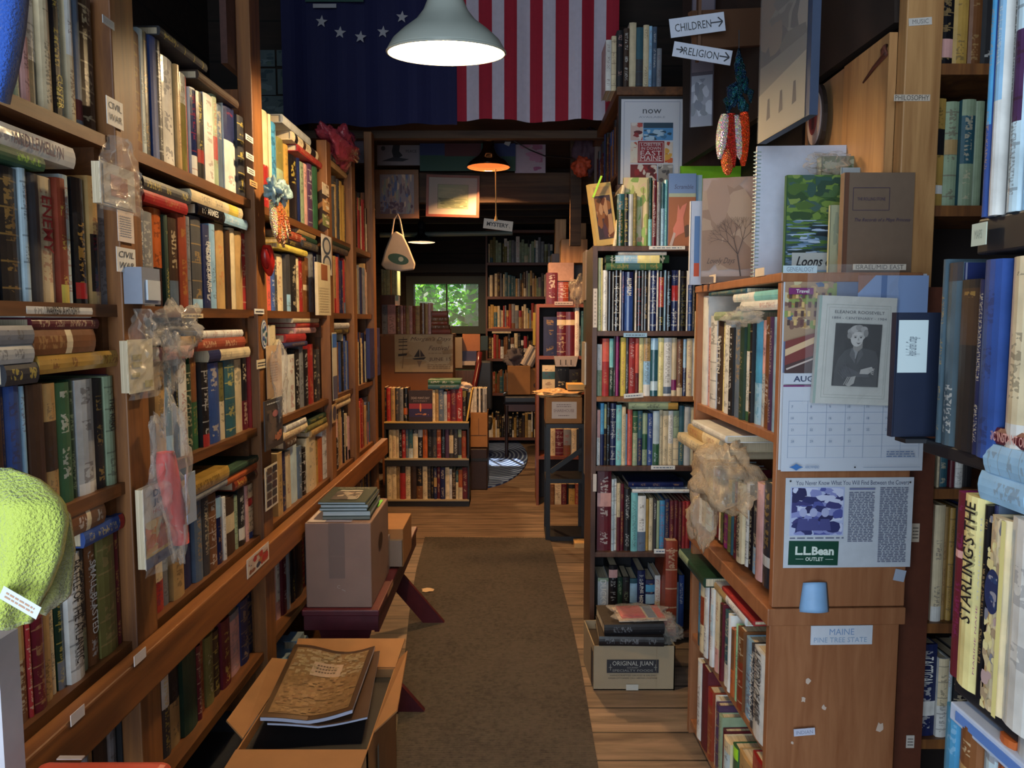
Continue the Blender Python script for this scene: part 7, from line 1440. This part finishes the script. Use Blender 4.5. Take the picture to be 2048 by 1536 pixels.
# ================================================================ FLOOR OBJECTS, RIGHT: carton with books
YJ = atz(1180, 1380, 0).y
a = atz(1187, 1381, 0); b = atz(1347, 1377, 0); zt = z_on(a, 1292)
xa, xb = a.x, b.x
t = thing('cardboard_box', 'open pale carton printed Original Juan on the floorboards', 'box', ((xa + xb) / 2, a.y + .12, 0))
D = .25; k_ = -.05
def wallp(p, q, z0, z1, th=.004): 
    mb = MB(); p, q = V3(p), V3(q); d = (q - p).normalized(); n = V3((-d.y, d.x, 0)) * th; mb.mesh([p, q, q + n, p + n, p + V3((0, 0, z1)), q + V3((0, 0, z1)), q + n + V3((0, 0, z1)), p + n + V3((0, 0, z1))], [(3, 2, 1, 0), (4, 5, 6, 7), (0, 1, 5, 4), (1, 2, 6, 5), (2, 3, 7, 6), (3, 0, 4, 7)]); return mb
c = [(xa, a.y, 0), (xb, a.y, 0), (xb + .0, a.y + D, 0), (xa - .015, a.y + D, 0)]
for i in range(4): wallp(c[i], c[(i + 1) % 4], 0, zt).build('side_wall', CARDW, t)
mb = MB(); mb.box((xa, a.y, 0.001), (xb, a.y + D, .006)); mb.build('bottom', CARDW, t)
p = Panel((xa, a.y - .001, 0), (1, 0, 0), (0, 0, 1), xb - xa, zt); p.rect(.16, .40, .64, .3, '24262e'); p.text('ORIGINAL JUAN', .48, .60, .13, 'b0b0a8', w=.5); p.text('SPECIALTY FOODS', .48, .455, .05, '8c8c88', w=.5); p.text('GOURMET', .48, .52, .035, '8c8c88', w=.14)
for x_ in (.205, .76): p.line(x_, .46, x_, .6, .002, '8c8c88'); p.line(x_ - .02, .53, x_ + .02, .53, .002, '8c8c88')
p.text('HANDCRAFTED SAUCES & SALSAS', .48, .35, .035, '54504c', w=.56); p.text('KANSAS CITY KANSAS  CALL 1-800 FOR LOCATIONS', .48, .29, .035, '54504c', w=.6); p.rect(.4, .02, .15, .13, 'b8b8b0'); p.line(.77, .0, .77, 1, .0008, '84765c'); p.done(t)
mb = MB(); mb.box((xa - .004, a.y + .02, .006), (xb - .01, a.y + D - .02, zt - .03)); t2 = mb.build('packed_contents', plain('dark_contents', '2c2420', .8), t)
# two black ledgers on it
YJ = a.y
FJ = Face((0, YJ - .01, 0), (1, 0, 0), (0, 1, 0))
sx0 = xa + .02
for i, (x0, x1, yo, th) in enumerate(((1198, 1327, .0, .036), (1209, 1331, .01, .040))):
    z0 = zt + .002 + .037 * i; xl = at(x0, 1280, YJ).x; xr = at(x1, 1280, YJ).x
    bb = book(V3((xl, YJ + yo, z0)), (0, 1, 0), th, xr - xl, .2, 'bk^gy', 'on the pale carton', ['lower', 'upper'][i] + ' of two lying flat', flat=True, yaw=[-.04, .05][i]); bb['vis'] = 5; bb['group'] = 'black bound volumes'
zt2 = zt + .08
t = thing('bagged_packet', 'red and white packet in clear plastic lying on black books', 'packet', (xa + .2, YJ + .1, zt2))
M = Matrix.Translation((xa + .10, YJ + .03, zt2 + .001)) @ Matrix.Rotation(.08, 4, 'Z'); mb = MB(); mb.box((0, 0, 0), (.19, .14, .006), C('c8b49c'), M); mb.box((.015, .02, .006), (.11, .135, .012), C('b8202c'), M); mb.box((.12, .02, .006), (.155, .135, .008), C('5c7494'), M); mb.box((.158, .01, .006), (.185, .138, .010), C('c83030'), M); bevel(mb.build('packet', PAINT, t), .002)
crumple('plastic_bag', PLASTIC, V3((xa + .19, YJ + .1, zt2 + .012)), (.11, .08, .012), 91, t, .3, 26)
crumple('plastic_bag', PLASTIC, V3((xb - .02, YJ + .08, zt + .03)), (.05, .06, .05), 92, t, .45, 26)

# ================================================================ BENCH AND BOXES, LEFT
YN = 2.52; ZB = .42
a = at(610, 1215, YN); ZB = z_on((0, YN), 1216); q = at(762, 1216, YN)
x0, x1 = at(606, 1216, YN).x, at(760, 1216, YN).x; x1f = x1 + .0
t = thing('bench', 'low dark red painted bench against the left bookcase', 'bench', ((x0 + x1) / 2, 3.0, 0))
YE = 3.55
mb = MB(); mb.box((x0, YN - .02, ZB - .022), (x1, YE, ZB)); bevel(mb.build('seat', REDWOOD, t), .004)
mb = MB(); mb.box((x0 + .005, YN - .01, ZB - .075), (x1 - .005, YN + .01, ZB - .022)); mb.build('apron_end', REDWOOD, t)
mb = MB(); mb.box((x1 - .02, YN, ZB - .085), (x1 - .004, YE - .02, ZB - .022)); mb.build('apron_side', REDWOOD, t)
def xleg(Y, nm='leg'):
    xm = (x0 + x1) / 2
    mb = MB(); mb.mesh([V3(v) for y in (Y, Y + .025) for v in ((x0 + .04, y, ZB - .07), (x1 - .03, y, ZB - .07), (xm + .05, y, ZB - .24), (xm - .05, y, ZB - .24))], [(0, 1, 2, 3), (7, 6, 5, 4), (0, 4, 5, 1), (1, 5, 6, 2), (2, 6, 7, 3), (3, 7, 4, 0)]); mb.build('leg_gusset', REDWOOD, t)
    for s_ in (-1, 1): mb = MB(); mb.beam((xm - s_ * .10, Y + .012, ZB - .06), (xm + s_ * .20, Y + .012, 0.035), .025, .09, up=(1, 0, 0)); 
    for s_ in (-1, 1):
        mb = MB(); top = (xm - s_ * .06, ZB - .08); bot = (xm + s_ * .23, 0)
        vs = [V3((top[0] - .05, y, top[1])) for y in (Y + .026, Y + .05)] + [V3((top[0] + .05, y, top[1])) for y in (Y + .026, Y + .05)] + [V3((bot[0] - .05, y, 0)) for y in (Y + .026, Y + .05)] + [V3((bot[0] + .05, y, 0)) for y in (Y + .026, Y + .05)]
        if s_ > 0: vs = [v + V3((0, .026, 0)) for v in vs]
        mb.mesh(vs, [(0, 2, 3, 1), (4, 5, 7, 6), (0, 4, 6, 2), (1, 3, 7, 5), (0, 1, 5, 4), (2, 6, 7, 3)]); mb.build(nm, REDWOOD, t)
xleg(YN + .03); xleg(YE - .2)
for (ya, yb, xo) in ((YN + .15, YN + .28, 0),):
    p = Panel((x1 + .0005, ya, ZB - .02), (0, 1, 0), (0, 0, 1), yb - ya, .02); p.rect(0, 0, 1, 1, 'b08868'); p.done(t, 'worn_patch')
# big box
bz = ZB + .001; b0, b1 = at(613, 1214, YN + .0).x, at(744, 1214, YN).x; zt = z_on((0, YN), 1046)
t = thing('cardboard_box', 'tall taped cardboard box standing on the red bench', 'box', ((b0 + b1) / 2, YN + .18, bz))
mb = MB(); mb.box((b0, YN, bz), (b1, YN + .36, zt)); bevel(mb.build('box_body', CARDG, t), .004)
p = Panel((b0, YN - .001, bz), (1, 0, 0), (0, 0, 1), b1 - b0, zt - bz); p.rect(.36, .35, .24, .65, '6c564e'); p.line(.0, .62, 1, .6, .001, '7c665c'); p.text('C', .5, .25, .04, 'a09088'); p.line(.55, .22, .6, .2, .002, 'a09890'); p.done(t, 'tape')
p = Panel((b1 + .001, YN, bz), (0, 1, 0), (0, 0, 1), .36, zt - bz); p.ell(.5, .62, .11, .1, '3c2418'); p.done(t, 'handle_hole')
p = Panel((b0, YN, zt + .001), (1, 0, 0), (0, 1, 0), b1 - b0, .36); p.rect(.03, .02, .45, .7, 'c4b4ac'); p.rect(.3, .02, .4, .5, '7c7890'); p.rect(.75, .6, .2, .3, '58c828'); p.text('IN', .85, .75, .12, '2c7c18', w=.06); p.done(t, 'papers')
# stack of booklets on box
st = [(.012, 'gy', 0), (.018, 'pb', .004), (.010, 'pb', -.004), (.012, 'pb', .003), (.008, 'lg', -.003)]
z_ = zt + .003; bxw = at(745, 1026, YN + .08).x - at(652, 1026, YN + .08).x
for i, (th, c_, off) in enumerate(st):
    xx = at(652, 1026, YN + .08).x + off - .012 * (i / 4); yaw = .04 - .01 * i
    M = Matrix.Translation((xx, YN + .03, z_)) @ Matrix.Rotation(yaw, 4, 'Z')
    pl = ['bottom', 'second from bottom', 'middle', 'second from top', 'top'][i]
    tt = thing('booklet', '%s green-covered booklet of the stack on the tall box' % pl, 'booklet', (xx + .09, YN + .12, z_), 'green booklets on the tall box')
    mb = MB(); mb.box((0, 0, 0), (bxw, .24, .0015), C('2c3c34', .3), M); mb.box((0, 0, th - .002), (bxw, .24, th - .0005), C('34443c', .3), M); mb.build('cover', PAINT, tt); mb = MB(); mb.box((.001, .001, .0015), (bxw - .001, .238, th - .002), C('a8b4b8' if c_ != 'gy' else '70746c', .7), M); mb.build('pages', PAINT, tt)
    z_ += th + .0006
P0 = M @ V3((0, 0, th)); p = Panel(P0, M.to_3x3() @ V3((1, 0, 0)), M.to_3x3() @ V3((0, 1, 0)), bxw, .24); p.rect(.2, .15, .58, .55, '40383a'); p.blobs(.2, .15, .58, .5, ['7c685c', '2c2428', '8c8478', 'a09080'], 22, .1, .08, 3); p.rect(.25, .68, .5, .07, 'b0a898'); p.text('ISLAND DAYS', .5, .87, .09, 'a8a898', w=.7); p.done(tt)
# second box behind
t = thing('cardboard_box', 'smaller box with spiral pad behind the tall box on bench', 'box', (at(790, 1140, 3.05).x, 3.1, bz)); c0, c1 = at(775, 1140, 2.95).x, at(807, 1140, 2.95).x; z2 = z_on((0, 2.95), 1058)
mb = MB(); mb.box((c0 - .1, 2.95, bz), (c1, 3.2, z2)); bevel(mb.build('box_body', CARD, t), .003); mb = MB(); mb.box((c0 - .05, 2.90, bz), (c0 + .012, 2.948, z2 - .02), C('8c8890')); mb.build('pad', PAINT, t); mb = MB(); mb.box((c0 + .012, 2.925, bz + .01), (c1 - .002, 2.948, z2 - .04), C('7c6c60')); mb.build('side_paper', PAINT, t)
# front box with brown booklets
Z1 = .36
fl = atz(590, 1300, Z1); fr_ = atz(797, 1300, Z1); nl = atz(478, 1508, Z1); nr = atz(745, 1490, Z1)
t = thing('cardboard_box', 'open cardboard carton with wide flaps at the bottom centre-left', 'box', ((fl.x + fr_.x) / 2, (fl.y + nl.y) / 2, 0))
X0, X1, Y0, Y1 = (fl.x + nl.x) / 2 - .0, (fr_.x + nr.x) / 2, nl.y + .02, fl.y - .12
c = [(X0, Y0, 0), (X1, Y0, 0), (X1, Y1, 0), (X0, Y1, 0)]
for i in range(4): wallp(c[i], c[(i + 1) % 4], 0, Z1 - .004).build('side_wall', CARD, t)
mb = MB(); mb.box((X0, Y0, .001), (X1, Y1, .006)); mb.build('bottom', CARD, t)
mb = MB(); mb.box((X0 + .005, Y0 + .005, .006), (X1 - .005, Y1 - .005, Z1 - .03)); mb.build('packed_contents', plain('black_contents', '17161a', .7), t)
def flap(p, nm='flap', th=.004): 
    p = [V3(v) for v in p]; n = (p[1] - p[0]).cross(p[2] - p[0]).normalized() * th; mb = MB(); mb.mesh(p + [v - n for v in p], [(0, 1, 2, 3), (7, 6, 5, 4), (0, 4, 5, 1), (1, 5, 6, 2), (2, 6, 7, 3), (3, 7, 4, 0)]); return mb.build(nm, CARD, t)
flap([(X0, Y1, Z1), (X1, Y1, Z1), (X1 + .01, fl.y + .02, Z1 + .03), (X0 - .01, fl.y + .02, Z1 + .03)])
flap([(X0, Y0, Z1), (X0 - .01, Y0 - .30, Z1 - .02), (X1 - .01, Y0 - .30, Z1 - .02), (X1, Y0, Z1)])
flap([(X0, Y0 + .05, Z1), (X0, Y1 + .05, Z1), (X0 - .05, Y1, Z1 + .03), (X0 - .06, Y0 + .1, Z1 + .02)])
flap([(X1, Y0 + .08, Z1), (X1 + .05, Y0 + .15, Z1 + .02), (X1 + .03, Y1 + .05, Z1 + .03), (X1, Y1 + .05, Z1)])
p = Panel((X1 + .0045, Y0 + .05, .0), (0, 1, 0), (0, 0, 1), Y1 - Y0 - .1, Z1); p.rect(.15, .55, .06, .3, '7c8884'); p.ell(.4, .4, .05, .03, 'a89890'); p.done(t, 'sticker')
# curled brown illustrated booklets on it
def curled(label, pts, lift, th, col, z0, paint=None, seed=0):
    """pts: near-left, near-right, far-right, far-left in pixels"""
    P4 = [atz(x, y, z0) for x, y in pts]; tt = thing('illustrated_booklet', label, 'booklet', (P4[0] + P4[2]) / 2, 'large brown booklets on the open carton'); nu, nv = 16, 12
    def S(u, v, e=0.0):
        q = P4[0].lerp(P4[1], u).lerp(P4[3].lerp(P4[2], u), v); return q + V3((0, 0, lift * (math.sin(u * 6.6 + .4) * .25 + .35 * (2 * u - 1) ** 2) * (.4 + .6 * v) + .012 * (1 - v) * abs(2 * u - 1) + e))
    for nm, e, cl, mt in (('pages', 0, 'a8b0c8', PAINT), ('cover', th, col, PAINT)):
        mb = MB(); vs = [S(i / nu, j / nv, e) for j in range(nv + 1) for i in range(nu + 1)]; N_ = len(vs)
        if nm == 'pages':
            vs = [v + V3((0, 0, .0005)) for v in vs] + [S(i / nu, j / nv, th - .0008) for j in range(nv + 1) for i in range(nu + 1)]
        else: vs = vs + [v + V3((0, 0, .0008)) for v in vs]
        fs = [tuple(N_ + a for a in (j * (nu + 1) + i, j * (nu + 1) + i + 1, (j + 1) * (nu + 1) + i + 1, (j + 1) * (nu + 1) + i)) for j in range(nv) for i in range(nu)]
        fs += [(j * (nu + 1) + i, (j + 1) * (nu + 1) + i, (j + 1) * (nu + 1) + i + 1, j * (nu + 1) + i + 1) for j in range(nv) for i in range(nu)]
        for i in range(nu): fs += [(i, i + 1, N_ + i + 1, N_ + i), (nv * (nu + 1) + i + 1, nv * (nu + 1) + i, N_ + nv * (nu + 1) + i, N_ + nv * (nu + 1) + i + 1)]
        for j in range(nv): a_, b_ = j * (nu + 1), (j + 1) * (nu + 1); fs += [(b_, a_, N_ + a_, N_ + b_), (a_ + nu, b_ + nu, N_ + b_ + nu, N_ + a_ + nu)]
        mb.mesh(vs, fs, C(cl, .4)); mb.build(nm, mt, tt, smooth=False)
    if paint:
        def prn(nm, polys):
            mb = MB()
            for (u0, v0, u1, v1, c_, ly) in polys:
                n1 = max(1, int((u1 - u0) * 20)); n2 = max(1, int((v1 - v0) * 14))
                for i in range(n1):
                    for j in range(n2):
                        a_ = [(u0 + (u1 - u0) * x / n1, v0 + (v1 - v0) * y / n2) for x, y in ((i, j), (i + 1, j), (i + 1, j + 1), (i, j + 1))]; mb.face([S(u, v, th + .0012 + .0004 * ly) for u, v in a_], C(c_, .4))
            mb.build(nm, PRINT, tt)
        prn('picture', paint)
    return tt
curled('lower brown booklet peeking right under the top one on carton', [(535, 1462), (735, 1450), (760, 1312), (590, 1306)], .02, .006, '4c3626', Z1 + .012)
rr = random.Random(5); pp = [(.06, .05, .94, .95, '7a5c38', 1)]
for i in range(420):
    u = .07 + .84 * rr.random(); v = .06 + .86 * rr.random(); pp.append((u, v, min(.94, u + .02 + .05 * rr.random()), min(.95, v + .012 + .03 * rr.random()), rr.choice(['84643c', '8c6c44', '7c5834', '886a48', '74542f'] if v < .55 else ['948060', '98866a', '8c7a58', '86765e']), 2 + i * .01))
pp.append((.33, .56, .68, .76, 'a8907c', 5))
for i in range(3):
    x = .38
    while x < .6: pp.append((x, .61 + .045 * i, x + .025, .63 + .045 * i, '5c4838', 6)); x += .035
curled('top brown booklet with faded farm scene cover on the open carton', [(521, 1455), (705, 1440), (750, 1308), (590, 1303)], .03, .010, '4a3420', Z1 + .022, pp)

# ================================================================ FOREGROUND LEFT: towel, panel, orange box, blue cloth
TOW, nt_, b_ = newmat('terry_towel'); a_ = N(nt_, 'ShaderNodeAttribute', attribute_name='col'); link(nt_, a_.outputs['Color'], b_.inputs['Base Color']); b_.inputs['Roughness'].default_value = .95; b_.inputs['Sheen Weight'].default_value = .4
tc = N(nt_, 'ShaderNodeTexCoord'); no = N(nt_, 'ShaderNodeTexNoise'); no.inputs['Scale'].default_value = 380; link(nt_, tc.outputs['Object'], no.inputs['Vector']); bp = N(nt_, 'ShaderNodeBump'); bp.inputs['Strength'].default_value = 1; bp.inputs['Distance'].default_value = .003; link(nt_, no.outputs[0], bp.inputs['Height']); link(nt_, bp.outputs[0], b_.inputs['Normal'])
YT = .62
t = thing('towel', 'lime yellow terry towel hanging at the left edge of view', 'towel', at(60, 1250, YT))
def layer(outl, Y, col, seed, bulge=.025, nm='towel_fold'):
    """a hanging fold: outline rows (y, xleft, xright)"""
    n = 22; vs = []; fs = []; ys = [o_[0] for o_ in outl]
    M_ = 26
    def lerp(y):
        for i in range(len(outl) - 1):
            if outl[i][0] <= y <= outl[i + 1][0]:
                f_ = (y - outl[i][0]) / (outl[i + 1][0] - outl[i][0]); return outl[i][1] + f_ * (outl[i + 1][1] - outl[i][1]), outl[i][2] + f_ * (outl[i + 1][2] - outl[i][2])
        return outl[-1][1:]
    for j in range(M_ + 1):
        y = ys[0] + (ys[-1] - ys[0]) * j / M_; xl, xr = lerp(y)
        for i in range(n + 1):
            u = i / n; x = xl + (xr - xl) * u; d = bulge * math.sqrt(max(0, 1 - (2 * u - 1) ** 2)) * min(1, j / 6) + .006 * math.sin(u * 11 + seed) * (j / M_); vs.append(at(x, y + 8 * math.sin(u * 9 + seed) * (j == M_), Y - d))
    for j in range(M_):
        for i in range(n): a = j * (n + 1) + i; fs.append((a, a + n + 1, a + n + 2, a + 1))
    mb = MB(); mb.mesh(vs, fs, C(col, .9)); return mb.build(nm, TOW, t, smooth=True, solid=.004)
layer([(985, 40, 95), (1030, 40, 137), (1100, 60, 147), (1160, 40, 142), (1190, 50, 139), (1222, 60, 95)], YT + .03, '98985c', 1, .012)
layer([(938, -90, 22), (965, -90, 85), (1005, -90, 126), (1040, -90, 134), (1110, -90, 122), (1170, -90, 98), (1220, -90, 72), (1252, -90, 58)], YT, 'b8c858', 2, .028)
lbl = Panel(at(-2, 1195, YT - .038), at(62, 1232, YT - .038) - at(-2, 1195, YT - .038), V3((.45, 0, .9)), .034, .011); lbl.rect(0, 0, 1, 1, 'c8ccd4'); lbl.textlines(.12, .2, .75, .6, 2, 'b08868'); lbl.done(t, 'care_label')
a = at(-60, 1265, .72); b = at(22, 1262, .72); c_ = at(33, 1600, .72)
t = thing('white_panel', 'pale painted board edge under the towel at far left', 'board', (a.x, .72, 0)); mb = MB(); mb.box((a.x, .70, 0), (b.x, .73, a.z), C('b8bcc8')); mb.build('board', plain('scuffed_white_board', 'b4b4bc', .5, var=.15, bscale=12), t)
# orange box
a = at(80, 1536, .80); z_o = z_on((0, .85), 1516); q1 = at(118, 1516, .85); q2 = at(385, 1530, .85)
t = thing('orange_box', 'orange-red boxy lid at the very bottom left edge', 'box', (q1.x + .1, .75, z_o - .1)); mb = MB(); mb.box((q1.x - .02, .55, z_o - .14), (q2.x - .02, .85, z_o)); bevel(mb.build('box_body', plain('orange_red_plastic', 'e0583c', .35), t), .012, 3); mb = MB(); mb.box((q1.x, .845, z_o + .0005), (q1.x + .03, .852, z_o + .002), C('c0b0a8')); mb.build('scuff', PAINT, t)
mb = MB(); mb.box((q1.x - .0, .56, 0), (q2.x - .04, .84, z_o - .141)); o = mb.build('stool', WALNUT, None, origin=(q1.x + .1, .7, 0)); tag(o, 'dark stool under the orange-red box at bottom left', 'stool')
# blue cloth top left
t = thing('blue_garment', 'out of focus blue cloth hanging in the top left corner', 'cloth', at(20, 200, .75))
TT = t; vs = []; fs = []; n = 14; outl = [(-120, -120, 70), (0, -120, 54), (60, -120, 48), (120, -120, 38), (165, -120, 28), (200, -120, 16)]
t_save = t; layer(outl, .75, '2450a8', 5, .03, 'cloth')
emit_books(300)
